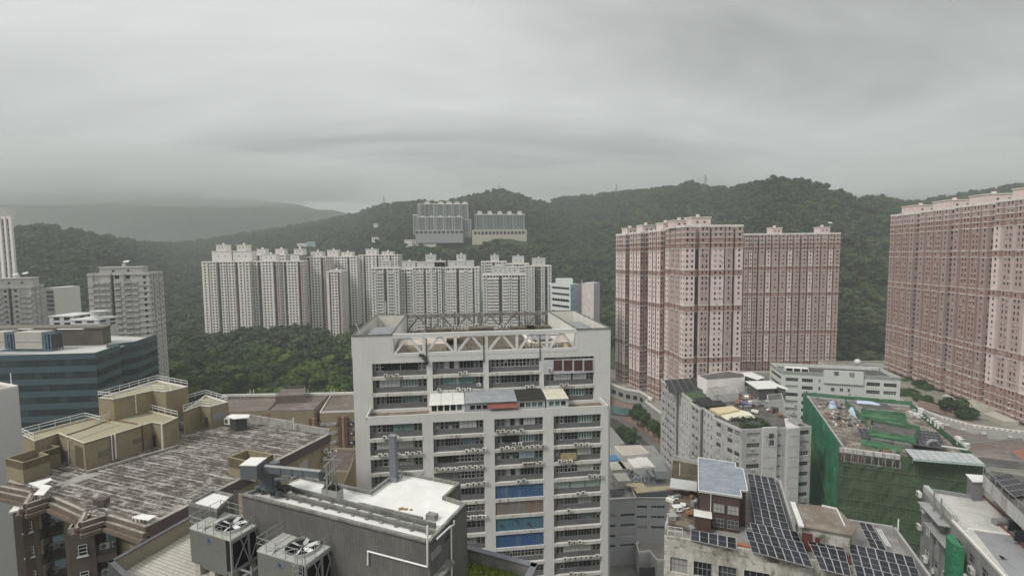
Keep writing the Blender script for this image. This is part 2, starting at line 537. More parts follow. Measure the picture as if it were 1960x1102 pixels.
# air between the camera and the hills
b = MB(); b.box((0, 3200, 264), (12000, 7400, 532))
hm = bpy.data.materials.new('haze_air'); hm.use_nodes = True
t = hm.node_tree; t.nodes.clear()
o_ = N(t, 'ShaderNodeOutputMaterial'); pv = N(t, 'ShaderNodeVolumePrincipled')
pv.inputs['Color'].default_value = (0.76, 0.80, 0.80, 1); pv.inputs['Density'].default_value = 0.00028
t.links.new(pv.outputs[0], o_.inputs['Volume'])
hz = b.build('haze', hm); hz['kind'] = 'stuff'

# ------------------------------------------------------------------ trees
def leaf_mat(name, lo, hi):
    m = bpy.data.materials.new(name); m.use_nodes = True
    t = m.node_tree; b = t.nodes['Principled BSDF']; L = t.links.new
    b.inputs['Roughness'].default_value = 0.7; b.inputs['Specular IOR Level'].default_value = 0.2
    oi = N(t, 'ShaderNodeObjectInfo'); tcn = N(t, 'ShaderNodeTexCoord')
    n1 = N(t, 'ShaderNodeTexNoise'); n1.inputs['Scale'].default_value = 0.9; n1.inputs['Detail'].default_value = 3
    L(tcn.outputs['Object'], n1.inputs['Vector'])
    mc = N(t, 'ShaderNodeMix', data_type='RGBA')
    ad = N(t, 'ShaderNodeMath', operation='MULTIPLY_ADD'); ad.inputs[1].default_value = 0.75; L(oi.outputs['Random'], ad.inputs[0])
    mr = N(t, 'ShaderNodeMapRange'); mr.inputs['From Min'].default_value = 0.35; mr.inputs['From Max'].default_value = 0.7; mr.inputs['To Min'].default_value = -0.2; mr.inputs['To Max'].default_value = 0.5
    ge = N(t, 'ShaderNodeNewGeometry'); n5 = N(t, 'ShaderNodeTexNoise'); n5.inputs['Scale'].default_value = 0.016; n5.inputs['Detail'].default_value = 4; n5.inputs['Roughness'].default_value = 0.6
    L(ge.outputs['Position'], n5.inputs['Vector'])
    m5 = N(t, 'ShaderNodeMapRange'); m5.inputs['From Min'].default_value = 0.35; m5.inputs['From Max'].default_value = 0.68; m5.inputs['To Min'].default_value = -0.25; m5.inputs['To Max'].default_value = 0.4
    L(n5.outputs['Fac'], m5.inputs['Value']); a5 = N(t, 'ShaderNodeMath', operation='ADD'); L(m5.outputs[0], a5.inputs[1])
    L(n1.outputs['Fac'], mr.inputs['Value']); L(mr.outputs[0], a5.inputs[0]); L(a5.outputs[0], ad.inputs[2])
    L(ad.outputs[0], mc.inputs[0]); mc.inputs[6].default_value = (*lo, 1); mc.inputs[7].default_value = (*hi, 1)
    L(mc.outputs[2], b.inputs['Base Color'])
    return m
LEAF = leaf_mat('leaves', (0.014, 0.030, 0.008), (0.105, 0.150, 0.030))
LEAF_D = leaf_mat('leaves_dark', (0.012, 0.028, 0.011), (0.050, 0.085, 0.024))
BARK = mat('bark', (0.11, 0.085, 0.06), scale=2.0, bump=0.4)
def crown_mesh(seed, r, h, lobes, n, size, m):
    """crown of leaf clumps spread over uneven lobes; origin at the foot of the trunk"""
    rg = random.Random(seed); b = MB()
    L = []
    for i in range(lobes):
        a = rg.uniform(0, 6.28); q = r * 0.62 * math.sqrt(rg.random())
        L.append((Vector((q * math.cos(a), q * math.sin(a), h * rg.uniform(0.5, 0.86))), r * rg.uniform(0.36, 0.58)))
    for c, rr in L:
        k = n // lobes
        for _ in range(k):
            d = Vector((rg.gauss(0, 1), rg.gauss(0, 1), rg.gauss(0.35, 1))).normalized()
            p = c + Vector((d.x * rr, d.y * rr, d.z * rr * 0.75)) * rg.uniform(0.72, 1.1)
            nn = (d + Vector((rg.gauss(0, .5), rg.gauss(0, .5), rg.gauss(0.3, .5)))).normalized()
            s = nn.cross(Vector((rg.gauss(0, 1), rg.gauss(0, 1), rg.gauss(0, 1)))).normalized(); u = nn.cross(s)
            w, q = size * rg.uniform(0.6, 1.3), size * rg.uniform(0.4, 0.9)
            b.face((p - s * w, p - u * q * .6 + s * w * .2, p + s * w, p + u * q))
        vs, fsx = [], []                     # closed heart of the lobe, so the sky does not shine through its middle
        for i in range(5):
            th = math.pi * (i + .5) / 5
            for j in range(7):
                ph = 2 * math.pi * (j + .5 * (i % 2)) / 7; q = rr * 0.74 * rg.uniform(0.85, 1.1)
                vs.append(c + Vector((q * math.sin(th) * math.cos(ph), q * math.sin(th) * math.sin(ph), q * .75 * math.cos(th))))
        for i in range(4):
            for j in range(7):
                fsx.append((i * 7 + j, (i + 1) * 7 + j, (i + 1) * 7 + (j + 1) % 7, i * 7 + (j + 1) % 7))
        fsx += [tuple(range(7)), tuple(range(28, 35))[::-1]]
        b.add(vs, fsx)
    return b.mesh('crown', m)
def trunk_mesh(seed, h, r):
    rg = random.Random(seed); b = MB()
    pts = [Vector((0, 0, -1.0)), Vector((rg.uniform(-.2, .2), rg.uniform(-.2, .2), h * .3)), Vector((rg.uniform(-.4, .4), rg.uniform(-.4, .4), h * .6))]
    o = len(b.v)
    for a, c, ra in ((pts[0], pts[1], r), (pts[1], pts[2], r * .75)):
        b.tube((a, c), ra, 6)
    for i in range(4):
        a = rg.uniform(0, 6.28)
        b.tube((pts[1].lerp(pts[2], rg.uniform(.1, .9)), Vector((math.cos(a) * h * .22, math.sin(a) * h * .22, h * rg.uniform(.6, .75)))), r * .4, 5)
    return b.mesh('trunk', BARK)
CROWN = [crown_mesh(k, 5.2, 10.5, 7 + k % 3, 900, 0.62, LEAF if k % 3 else LEAF_D) for k in range(5)]
TRUNK = [trunk_mesh(k, 10.0, 0.28) for k in range(2)]
LEAF_F = leaf_mat('leaves_far', (0.010, 0.021, 0.010), (0.062, 0.082, 0.030))
CROWN_FAR = [crown_mesh(40 + k, 6.0, 10.0, 4, 150, 1.25, LEAF_D if k == 1 else LEAF_F) for k in range(3)]
def tree(name, label, x, y, z, s, group, k=None):
    k = random.randrange(5) if k is None else k
    r = thing(name, label, 'tree', (x, y, z), group)
    r.scale = (s * random.uniform(.9, 1.1), s * random.uniform(.9, 1.1), s * random.uniform(.85, 1.15)); r.rotation_euler = (0, 0, random.uniform(0, 6.28))
    sub('trunk', TRUNK[k % 2], r); sub('crown', CROWN[k], r)
    return r

def scatter(name, pts, crowns):
    """far woods: one object per crown shape, points instanced in geometry nodes"""
    for ci, cm in enumerate(crowns):
        P_ = pts[ci::len(crowns)]
        me = bpy.data.meshes.new(name)
        me.from_pydata([(x, y, z) for x, y, z in P_], [], [])
        o = bpy.data.objects.new(name, me); COL.objects.link(o); o['kind'] = 'stuff'
        src = bpy.data.objects.new('crown_shape', cm)       # only feeds the geometry nodes, not linked to the scene
        g = bpy.data.node_groups.new('scatter', 'GeometryNodeTree')
        g.interface.new_socket('Geometry', in_out='INPUT', socket_type='NodeSocketGeometry')
        g.interface.new_socket('Geometry', in_out='OUTPUT', socket_type='NodeSocketGeometry')
        gi, go = N(g, 'NodeGroupInput'), N(g, 'NodeGroupOutput')
        ip = N(g, 'GeometryNodeInstanceOnPoints'); oi = N(g, 'GeometryNodeObjectInfo'); oi.inputs['Object'].default_value = src
        oi.inputs['As Instance'].default_value = True
        rv = N(g, 'FunctionNodeRandomValue', data_type='FLOAT_VECTOR'); rv.inputs[0].default_value = (0, 0, 0); rv.inputs[1].default_value = (0.15, 0.15, 6.28)
        rs = N(g, 'FunctionNodeRandomValue', data_type='FLOAT'); rs.inputs[2].default_value = 0.45; rs.inputs[3].default_value = 1.6
        rs.inputs['Seed'].default_value = 3
        L = g.links.new
        L(gi.outputs[0], ip.inputs['Points']); L(oi.outputs['Geometry'], ip.inputs['Instance'])
        L(rv.outputs[0], ip.inputs['Rotation']); L(rs.outputs[1], ip.inputs['Scale']); L(ip.outputs[0], go.inputs[0])
        md = o.modifiers.new('scatter', 'NODES'); md.node_group = g

def free_of(px0, px1, y0, y1, x, y):
    px = 980 + 950 * x / y
    return not (px0 < px < px1 and y0 < y < y1)
# individual trees of the wood below the white towers, nearest first
wood = []
y = 236.0; row = 0
while y < 485:
    x = -0.72 * y
    while x < -0.27 * y + 10:
        jx, jy = x + random.uniform(-2.4, 2.4), y + random.uniform(-2.4, 2.4)
        px = 980 + 950 * jx / jy
        if (300 < px < 720) and not (jx < -138 and jy < 268 and jx > -200):
            wood.append((jx, jy))
        x += 7.4
    y += 7.0 + (y - 236) * 0.012; row += 1
wood.sort(key=lambda p: p[1])
def wood_z(x, y):
    return 22.0 + 3.0 * math.sin(x * .05) + 2.0 * math.sin(y * .043 + x * .02) - max(0, (250 - y)) * .1
wg = bpy.data.meshes.new('wooded_slope')
b = MB()
gx = list(range(-400, -20, 12)); gy = list(range(214, 520, 12))
for i in range(len(gx) - 1):
    for j in range(len(gy) - 1):
        q = [(gx[i], gy[j]), (gx[i + 1], gy[j]), (gx[i + 1], gy[j + 1]), (gx[i], gy[j + 1])]
        b.face([(p[0], p[1], wood_z(*p) - 0.5 if p[0] > -400 else 0) for p in q])
b.build('wooded_slope', M_HILL)['kind'] = 'structure'
for i, (x, y) in enumerate(wood[:285]):
    tree('broadleaf_tree', 'bushy green broadleaf tree in the dense wood below the white towers', x, y, wood_z(x, y), random.choice((.6, .8, .95, 1.1, 1.35)) * random.uniform(.9, 1.1), 'trees of the wood below the white towers')
pts = [(x, y, wood_z(x, y)) for x, y in wood[285:]]
def hill_hit(px, py):
    """distance at which the sight line of a pixel meets the hill"""
    d = ray(px, py); y = 350.0
    while y < 2200:
        k = y / d.y; x, z = d.x * k, EYE.z + d.z * k
        if z < float(hill_z(np.array([x]), np.array([y]))[0]) + 2:
            return y
        y += 6.0
    return 1200.0

HOUSES = [(776, 790, 469), (792, 808, 468), (811, 836, 468), (571, 590, 478), (590, 606, 476), (714, 734, 461), (718, 726, 433)]
# woods over the hills
rg = np.random.default_rng(11)
n = 74000
yy = np.sqrt(rg.uniform(330 ** 2, 1640 ** 2, n)); pxx = rg.uniform(-60, 2040, n); xx = (pxx - 980) / 950 * yy
zz = hill_z(xx, yy); yb = interp(BASE, pxx); yr = interp(RD, pxx)
ok = (yy > yb + 6) & (yy < yr + 25)
ok &= ~((pxx > 690) & (pxx < 1020) & (yy > 805) & (yy < 905) & (pxx > 785))      # terraces of the hill estates
ok &= ~((pxx > 385) & (pxx < 1070) & (yy < 548))                               # ground of the white towers
for a, b_, q in HOUSES:
    hy = hill_hit((a + b_) / 2, q); ok &= ~((pxx > a - 4) & (pxx < b_ + 4) & (yy > hy - 45) & (yy < hy + 14))
dens = np.clip(1.15 - yy / 1700, 0.45, 1)
ok &= rg.uniform(0, 1, n) < dens
pts += [(float(a), float(b_), float(c)) for a, b_, c in zip(xx[ok], yy[ok], zz[ok])]
scatter('hillside_forest', pts, CROWN_FAR)
print('forest points', len(pts), 'wood', len(wood))

# mist lying on the hill tops: overlapping lens-shaped banks of thin cloud
mm_ = bpy.data.materials.new('mist_air'); mm_.use_nodes = True
t = mm_.node_tree; t.nodes.clear()
o_ = N(t, 'ShaderNodeOutputMaterial'); pv = N(t, 'ShaderNodeVolumePrincipled')
pv.inputs['Color'].default_value = (0.86, 0.88, 0.88, 1); pv.inputs['Density'].default_value = 0.0019
t.links.new(pv.outputs[0], o_.inputs['Volume'])
rg_m = random.Random(12)
def mist(px, py, Y, rx, ry, rz):
    p = at_y(px, py, Y); b = MB(); n_, m_ = 18, 9; vs = []
    for i in range(m_ + 1):
        th = math.pi * i / m_
        for j in range(n_):
            f = 2 * math.pi * j / n_; k = 1 + .12 * math.sin(3 * f + px) * math.sin(th)
            vs.append((p.x + rx * k * math.sin(th) * math.cos(f), p.y + ry * k * math.sin(th) * math.sin(f), p.z + rz * math.cos(th)))
    b.add(vs, [(i * n_ + j, (i + 1) * n_ + j, (i + 1) * n_ + (j + 1) % n_, i * n_ + (j + 1) % n_) for i in range(m_) for j in range(n_)])
    b.build('mist_bank', mm_)['kind'] = 'stuff'
for px, py, Y, rx, ry, rz in ((-150, 325, 2250, 560, 330, 125), (120, 318, 2200, 620, 340, 120), (330, 330, 2250, 560, 330, 110), (520, 342, 2300, 520, 330, 105), (700, 352, 2300, 420, 300, 90), (60, 352, 2050, 700, 300, 85), (420, 362, 2080, 620, 280, 75),
                              (1130, 345, 1430, 330, 170, 42), (1260, 335, 1330, 300, 160, 46), (930, 345, 1480, 300, 140, 30), (1820, 350, 1150, 330, 170, 50), (1950, 340, 1150, 330, 170, 55), (1880, 330, 2100, 700, 330, 130)):
    mist(px, py, Y, rx, ry, rz)
# ================================================================== residential towers
def bayed(w, d, front, side, back=None, side2=None, west=False):
    """CCW outline of w x d about the origin; every side is a run of (fraction, inset). Returns points and the kind of the edge that starts at each."""
    pts, kinds = [], []
    sides = [(Vector((-w / 2, -d / 2)), Vector((1, 0)), w, front), (Vector((w / 2, -d / 2)), Vector((0, 1)), d, side),
             (Vector((w / 2, d / 2)), Vector((-1, 0)), w, back or front), (Vector((-w / 2, d / 2)), Vector((0, -1)), d, side2 or side)]
    for o, dr, L, prof in sides:
        n = Vector((dr.y, -dr.x)); tot = sum(p[0] for p in prof); u = 0.0; last = None
        for k, (fr, ins) in enumerate(prof):
            if last is not None and last != ins:
                pts.append(o + dr * u - n * last); kinds.append('jog')
            pts.append(o + dr * u - n * ins); kinds.append('west' if (o is sides[3][0] and west and ins < .9) else 'deep' if ins > 0.9 else ('mid' if ins > 0.05 else 'face'))
            u += L * fr / tot; last = ins
    return pts, kinds

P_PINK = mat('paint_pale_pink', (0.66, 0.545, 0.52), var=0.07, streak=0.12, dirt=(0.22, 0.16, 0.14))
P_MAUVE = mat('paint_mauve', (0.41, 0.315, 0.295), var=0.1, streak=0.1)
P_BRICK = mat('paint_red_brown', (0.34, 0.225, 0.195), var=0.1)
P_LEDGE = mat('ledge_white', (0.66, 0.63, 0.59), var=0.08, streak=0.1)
P_SLOT = mat('slot_shade', (0.055, 0.045, 0.044), var=0.1)  # shade of the deep slots, painted into the wall colour
C_ROOF = patchy('roof_concrete', (0.30, 0.29, 0.27), (0.19, 0.18, 0.165), scale=0.2, third=(0.4, 0.39, 0.37))
W_WHITE = mat('paint_warm_white', (0.72, 0.685, 0.65), var=0.06, streak=0.14, dirt=(0.3, 0.27, 0.25), objvar=0.05)
W_PINKISH = mat('paint_dull_rose', (0.40, 0.31, 0.29), var=0.08)
W_GREY = mat('paint_cool_grey', (0.56, 0.56, 0.54), var=0.07, streak=0.18, dirt=(0.25, 0.24, 0.23), objvar=0.06)
W_DARK = mat('shaft_shade_grey', (0.12, 0.112, 0.108), var=0.12)  # deep inset walls darkened in colour to stand for shade
W_BEIGE = mat('paint_grey_beige', (0.48, 0.465, 0.44), var=0.08, streak=0.25, dirt=(0.22, 0.2, 0.18))

def tower(name, label, group, c, rot, w, d, z0, z1, front, side, fh, mats, style, side2=None, heads=(), step=None, z_base=None):
    """residential tower: walls with recessed windows on every floor, ledges, air conditioner shelves, roof and lift heads"""
    root = thing(name, label, 'tower block', (c[0], c[1], z0), group)
    loc, kinds = bayed(w, d, front, side, side2=side2, west='west' in style)
    cr, sr = math.cos(rot), math.sin(rot)
    poly = [Vector((c[0] + p.x * cr - p.y * sr, c[1] + p.x * sr + p.y * cr)) for p in loc]
    Wb, Pb, Ab = MB(), MB(), MB()
    n = len(poly)
    H = z1 - z0
    segs = style['segs'](z0, z1) if 'segs' in style else [(z0, z1, None)]
    rng = random.Random(int(abs(c[0]) * 7 + abs(c[1])))
    for i in range(n):
        p0, p1 = poly[i], poly[(i + 1) % n]
        L = (p1 - p0).length; kd = kinds[i]
        dirn = (p1 - p0).normalized(); nrm = Vector((dirn.y, -dirn.x))
        pitch, ww, wh = style[kd]
        cols = even(L, pitch, ww, style.get('margin', 0.5)) if pitch else []
        mid = (p0 + p1) / 2
        seen = nrm.dot(Vector((0, 0)) - mid) > 0            # does this face look towards the camera
        for a, z, mi in segs:
            m_ = style['wall'][kd] if mi is None else mi
            rows = floors(a, z, fh, style.get('sill', 0.95), wh) if seen else []
            facade(Wb, Pb, p0, p1, a, z, cols, rows, 0.22, m_, style['panes'])
        if not seen:
            continue
        z = z0
        while z + fh <= z1 - 0.4:
            if kd in style.get('balcony', ()):
                for (u0, u1) in even(L, max(L / 1.0, 2.0), min(L - .3, max(1.6, L * .86)), .1):
                    q = p0 + dirn * ((u0 + u1) / 2) + nrm * 0.45
                    Ab.box((q.x, q.y, z + 0.55), (u1 - u0, 0.9, 1.05), math.atan2(dirn.y, dirn.x), 1)
            elif cols and rng.random() < style.get('ac', 0.3) * len(cols):
                for u0, u1 in cols:
                    if rng.random() < style.get('ac', 0.3):
                        q = p0 + dirn * (u1 + .25) + nrm * 0.22
                        Ab.box((q.x, q.y, z + style.get('sill', .95) + .2), (0.75, 0.45, 0.5), math.atan2(dirn.y, dirn.x), 0)
            z += fh
    Wb.add([(p.x, p.y, z1) for p in poly], (tuple(range(n)),), 5)
    for a, h in style['ledges'](z0, z1):
        o = offset(poly, style.get('lip', 0.32))
        vs = [(p.x, p.y, a) for p in o] + [(p.x, p.y, a + h) for p in o]
        Wb.add(vs, [(k, (k + 1) % n, n + (k + 1) % n, n + k) for k in range(n)], 4)
        ins = offset(poly, -0.05)
        for zz, off in ((a, n), (a + h, n)):
            o2 = [(p.x, p.y, zz) for p in o] + [(p.x, p.y, zz) for p in ins]
            Wb.add(o2, [(k, (k + 1) % n, n + (k + 1) % n, n + k) for k in range(n)], 4)
    Wb.build('wall', mats, root)
    Pb.build('window', [G_DARK, G_MID, G_PALE, F_DARK], root, stuff=True)
    if Ab.v:
        Ab.build('air_conditioner', [AC_BODY, mats[0]], root, stuff=True)
    # parapet, stepped upper storeys and lift heads: (dx, dy, w, d, h)
    rb = MB(); rb.ring(poly, 0.25, z1 + 0.02, z1 + 1.0, 0); rb.build('parapet', [mats[4]], root)
    for (dx, dy, hw, hd, zb, hh, mi) in heads:
        hb = MB()
        q = (c[0] + dx * cr - dy * sr, c[1] + dx * sr + dy * cr)
        hb.box((q[0], q[1], z1 + zb + hh / 2), (hw, hd, hh), rot, mi)
        hb.box((q[0], q[1], z1 + zb + hh + .2), (hw + .7, hd + .7, .5), rot, 4)
        for k in (-1, 1):
            s = Vector((0.18 * hw * k, -hd / 2 - .02)); qq = (q[0] + s.x * cr - s.y * sr, q[1] + s.x * sr + s.y * cr)
            hb.box((qq[0], qq[1], z1 + zb + hh * .55), (1.1, .08, 1.0), rot, len(mats))
        hb.box((q[0], q[1], z1 + zb + hh + 1.2), (1.4, 1.4, 1.6), rot, mi)
        hb.build('lift_house', mats + [F_DARK], root)
    return root

# ---- pink estates
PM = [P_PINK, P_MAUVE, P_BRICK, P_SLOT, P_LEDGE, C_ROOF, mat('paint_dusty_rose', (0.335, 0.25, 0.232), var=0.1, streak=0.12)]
def pink_segs(z0, z1):
    t = z1
    return [(z0, z0 + 4.2, 2), (z0 + 4.2, z0 + 12.6, 2), (z0 + 12.6, t - 73, None), (t - 73, t - 70.2, 2), (t - 70.2, t - 45, None), (t - 45, t - 42.2, 2),
            (t - 42.2, t - 26, None), (t - 26, t - 23.2, 2), (t - 23.2, t - 11.4, None), (t - 11.4, t - 8.6, 2), (t - 8.6, t - 5.8, 2), (t - 5.8, t - 3.0, 1), (t - 3.0, t, 1)]
def pink_ledges(z0, z1):
    t = z1
    return [(z0 + q, .3) for q in (1.4, 4.2, 8.4, 12.6, 16.2)] + [(t - q, .3) for q in (73.3, 69.9, 45.3, 41.9, 26.3, 22.9, 11.6, 8.7, 5.9, 3.1)] + [(t - .2, 1.0)]
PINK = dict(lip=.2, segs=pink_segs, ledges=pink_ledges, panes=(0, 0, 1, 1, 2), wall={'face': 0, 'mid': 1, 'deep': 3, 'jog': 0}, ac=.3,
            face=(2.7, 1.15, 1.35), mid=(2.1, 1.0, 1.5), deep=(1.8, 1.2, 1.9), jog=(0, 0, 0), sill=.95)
PF = [(5.0, 0), (2.6, 1.6), (5.6, .35), (1.6, 3.2), (5.6, .35), (2.6, 1.6), (5.0, 0)]
PSD = [(4.6, 0), (2.2, 1.6), (4.4, .4), (1.8, 3.0), (4.4, .4), (2.2, 1.6), (4.6, 0)]
PG = 'pink tower blocks of the two estates'
def pink(label, x, y, rot, w, d, z0, z1, front=PF, side=PSD, heads=None, style=PINK):
    return tower('apartment_tower', label, PG, (x, y), rot, w, d, z0, z1, front, side, 2.8, PM, style, heads=heads or [(0, 0, w * .5, d * .45, 0, 4.6, 0)])
def xy(px, y):
    return (980 - px) / -950 * y
# row standing one behind the other, left estate: narrow white-pink corner towards us
NF = [(3.6, 0), (1.1, 1.4), (3.6, 0), (2.6, 1.8), (2.6, .3), (2.4, 1.8), (3.0, 0)]
rot = R(18)
STEP = dict(PINK); STEP['wall'] = {'face': 2, 'mid': 1, 'deep': 3, 'jog': 1, 'west': 0}; STEP['west'] = (3.2, 1.0, 1.5); STEP['ac'] = .2
WS = [(3.4, 0), (1.1, 1.2), (2.6, 0), (1.1, 1.2), (3.4, 0)]
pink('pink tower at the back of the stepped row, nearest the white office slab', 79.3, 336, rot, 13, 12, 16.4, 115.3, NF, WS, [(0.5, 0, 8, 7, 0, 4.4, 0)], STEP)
pink('second pink tower of the stepped row, with brown painted side', 84.0, 315, rot, 13.6, 12, 16.4, 115.6, NF, WS, [(1.0, 0, 9, 7, 0, 4.9, 0)], STEP)
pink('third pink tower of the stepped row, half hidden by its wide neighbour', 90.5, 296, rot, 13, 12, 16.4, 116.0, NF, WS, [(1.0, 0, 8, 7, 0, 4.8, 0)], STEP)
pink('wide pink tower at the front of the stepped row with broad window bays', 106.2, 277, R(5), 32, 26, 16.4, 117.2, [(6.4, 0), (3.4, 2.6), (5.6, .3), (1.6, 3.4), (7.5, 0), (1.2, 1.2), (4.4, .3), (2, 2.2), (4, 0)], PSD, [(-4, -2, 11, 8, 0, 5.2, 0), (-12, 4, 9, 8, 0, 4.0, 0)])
# flat row behind
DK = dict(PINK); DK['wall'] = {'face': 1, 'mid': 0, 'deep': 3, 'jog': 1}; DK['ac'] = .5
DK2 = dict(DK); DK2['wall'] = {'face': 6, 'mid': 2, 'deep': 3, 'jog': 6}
FW = [(3.4, 0), (1.4, 1.8), (3.0, .3), (1.2, 2.6), (4.0, 0), (1.3, 1.6), (4.0, 0), (1.2, 2.6), (3.0, .3), (1.4, 1.8), (3.4, 0)]
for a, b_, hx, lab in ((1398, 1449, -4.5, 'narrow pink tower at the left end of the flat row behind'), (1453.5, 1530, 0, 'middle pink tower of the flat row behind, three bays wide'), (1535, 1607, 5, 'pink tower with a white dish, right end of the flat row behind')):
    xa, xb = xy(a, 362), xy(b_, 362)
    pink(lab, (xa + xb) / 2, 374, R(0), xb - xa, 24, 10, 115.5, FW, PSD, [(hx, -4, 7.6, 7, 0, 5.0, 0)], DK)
# right estate on higher ground, faces turned to the street
RW = [(3.4, 0), (1.6, 1.8), (4.2, .3), (1.4, 2.8), (4.2, .3), (1.6, 1.8), (3.4, 0)]
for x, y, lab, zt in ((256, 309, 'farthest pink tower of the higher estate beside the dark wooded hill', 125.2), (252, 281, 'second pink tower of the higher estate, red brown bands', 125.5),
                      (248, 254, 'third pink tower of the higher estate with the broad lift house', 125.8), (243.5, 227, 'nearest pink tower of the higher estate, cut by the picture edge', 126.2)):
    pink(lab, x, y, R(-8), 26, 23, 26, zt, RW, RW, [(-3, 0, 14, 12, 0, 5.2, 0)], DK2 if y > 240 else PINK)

# ---- white estate on the slope
WM = [W_WHITE, W_PINKISH, W_GREY, W_DARK, W_WHITE, C_ROOF]
def roofline(z0, z1):
    return [(z1 - .1, .5), (z1 - 3.2, .25)]
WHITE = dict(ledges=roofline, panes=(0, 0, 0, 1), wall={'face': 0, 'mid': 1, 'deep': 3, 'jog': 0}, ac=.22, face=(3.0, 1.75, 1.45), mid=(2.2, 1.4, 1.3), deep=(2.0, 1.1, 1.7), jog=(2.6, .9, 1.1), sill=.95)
GREY = dict(WHITE); GREY.update(wall={'face': 2, 'mid': 2, 'deep': 3, 'jog': 2}, balcony=('mid',), mid=(2.4, 1.7, 1.5), face=(2.2, 1.2, 1.3))
WGRP = 'white and grey tower blocks on the wooded slope'
def white(label, a, b_, ytop, Y, d, front, style=WHITE, heads=(), z0=20, rot=0.0, side=None):
    xa, xb = xy(a, Y), xy(b_, Y); z1 = at_y((a + b_) / 2, ytop, Y).z
    hs = []
    for (ha, hb, yb, yt, mi) in heads:
        zb = at_y((ha + hb) / 2, yb, Y).z - z1; zt = at_y((ha + hb) / 2, yt, Y).z - z1
        hs.append(((xy(ha, Y) + xy(hb, Y)) / 2 - (xa + xb) / 2, 0, xy(hb, Y) - xy(ha, Y), d * .4, max(zb, 0), zt - max(zb, 0), mi))
    return tower('residential_tower', label, WGRP, ((xa + xb) / 2, Y + d / 2), rot, xb - xa, d, z0, z1, front, side or [(3, 0), (1.2, 1.5), (3, 0), (1.2, 1.5), (3, 0)], 2.75, WM, style, heads=hs)
F1 = [(3.2, 0), (1.0, .5), (3.4, 0), (2.1, 2.4), (3.4, 0), (1.0, .5), (3.4, 0), (1.9, 2.4), (3.0, 0), (.6, .8), (2.6, 0)]
F2 = [(2.0, 0), (1.8, 1.2), (6.4, 0), (1.6, 1.6), (1.8, .6)]
F3 = [(2.6, 0), (1.1, 1.8), (3.2, 0)]
white('left end block of the white estate with twin roof houses', 387, 478, 502, 470, 24, F1, heads=[(399, 437, 502, 481, 0), (440, 476, 502, 481, 0), (408, 426, 481, 469, 0), (448, 466, 481, 469, 0)], z0=22)
white('back white block between the twin roofed block and the broad pale block', 480, 548, 489, 515, 20, F3 + F3, heads=[(488, 504, 489, 477, 0), (524, 541, 489, 477, 0)])
white('pale block with plain roof wall, second from the left end', 486, 535, 501, 476, 22, F2, heads=[(496, 523, 501, 487, 0)])
white('pale block with dished roof house, third along the front', 537, 581, 501, 478, 22, F2, heads=[(552, 568, 501, 487, 0), (559, 576, 488, 477, 0)])
white('pale block with single square roof house, fourth along the front', 582, 625, 493, 490, 22, F2, heads=[(591, 613, 493, 482, 0)])
white('short white block in front of the pair with two roof houses', 625, 653, 521, 470, 18, F2, heads=[(627, 650, 521, 518, 0)])
white('rear white block with two roof houses above the short block', 624, 684, 492, 515, 20, F3 + F3, heads=[(624, 644, 491, 479, 0), (651, 672, 491, 483, 0)])
white('tall rear white block left of the balcony block', 687, 762, 489, 520, 22, F3 + F3 + F3, heads=[(698, 719, 489, 477, 0), (729, 750, 491, 482, 0)])
GB = [(1.6, 0), (2.6, .8), (1.0, 2.2), (2.6, .8), (1.6, 0)]
GC = [(1.5, 0), (2.2, .7), (2.2, .7), (1.2, 2.2), (2.4, .8), (1.2, 0), (2.2, .8), (.8, 2.0), (2.0, 0)]
white('grey balcony block right before the tall rear block', 709, 762, 514, 455, 20, GB, GREY, [(727, 745, 514, 500, 2)], rot=R(4))
white('narrow grey block with a white ball on its flared roof house', 763, 790, 516, 462, 20, GB, GREY, [(768, 793, 514, 501, 2)])
white('broad grey balcony block with a high lift tower, left of the pair', 790, 845, 513, 460, 22, GC, GREY, [(796, 850, 513, 502, 2), (813, 831, 501, 488, 2), (830, 850, 513, 500, 2)])
white('broad grey balcony block with a high lift tower, right of the pair', 847, 917, 513, 462, 22, GC, GREY, [(856, 906, 513, 500, 2), (873, 890, 500, 488, 2)])
white('front grey block with paired flared roof houses', 924, 1006, 527, 440, 20, GC, GREY, [(941, 966, 527, 511, 2), (968, 994, 527, 512, 2)])
white('rear grey block carrying an aerial mast', 921, 970, 502, 500, 20, GB, GREY, [(939, 955, 502, 489, 2)])
white('rear grey block with a wide square lift house', 969, 1013, 506, 500, 20, GB, GREY, [(981, 1004, 506, 491, 2)])
white('end grey block beside the white laboratory building', 1006, 1056, 510, 490, 22, [(1.4, 0), (.8, .5), (1.6, 0), (2.6, 1.6), (1.6, 0), (1.2, 2.2), (1.6, 0)], GREY, [(1020, 1045, 510, 495, 2)])
mb = MB(); p = at_y(952, 490, 505)
mb.tube((p, p + Vector((0, 0, 9))), .16, 5); mb.tube((p + Vector((0, 0, 4)), p + Vector((5, 0, 4.2))), .12, 5)
tag(mb.build('aerial_mast', F_GREY), 'thin aerial mast on the rear grey block', 'aerial')

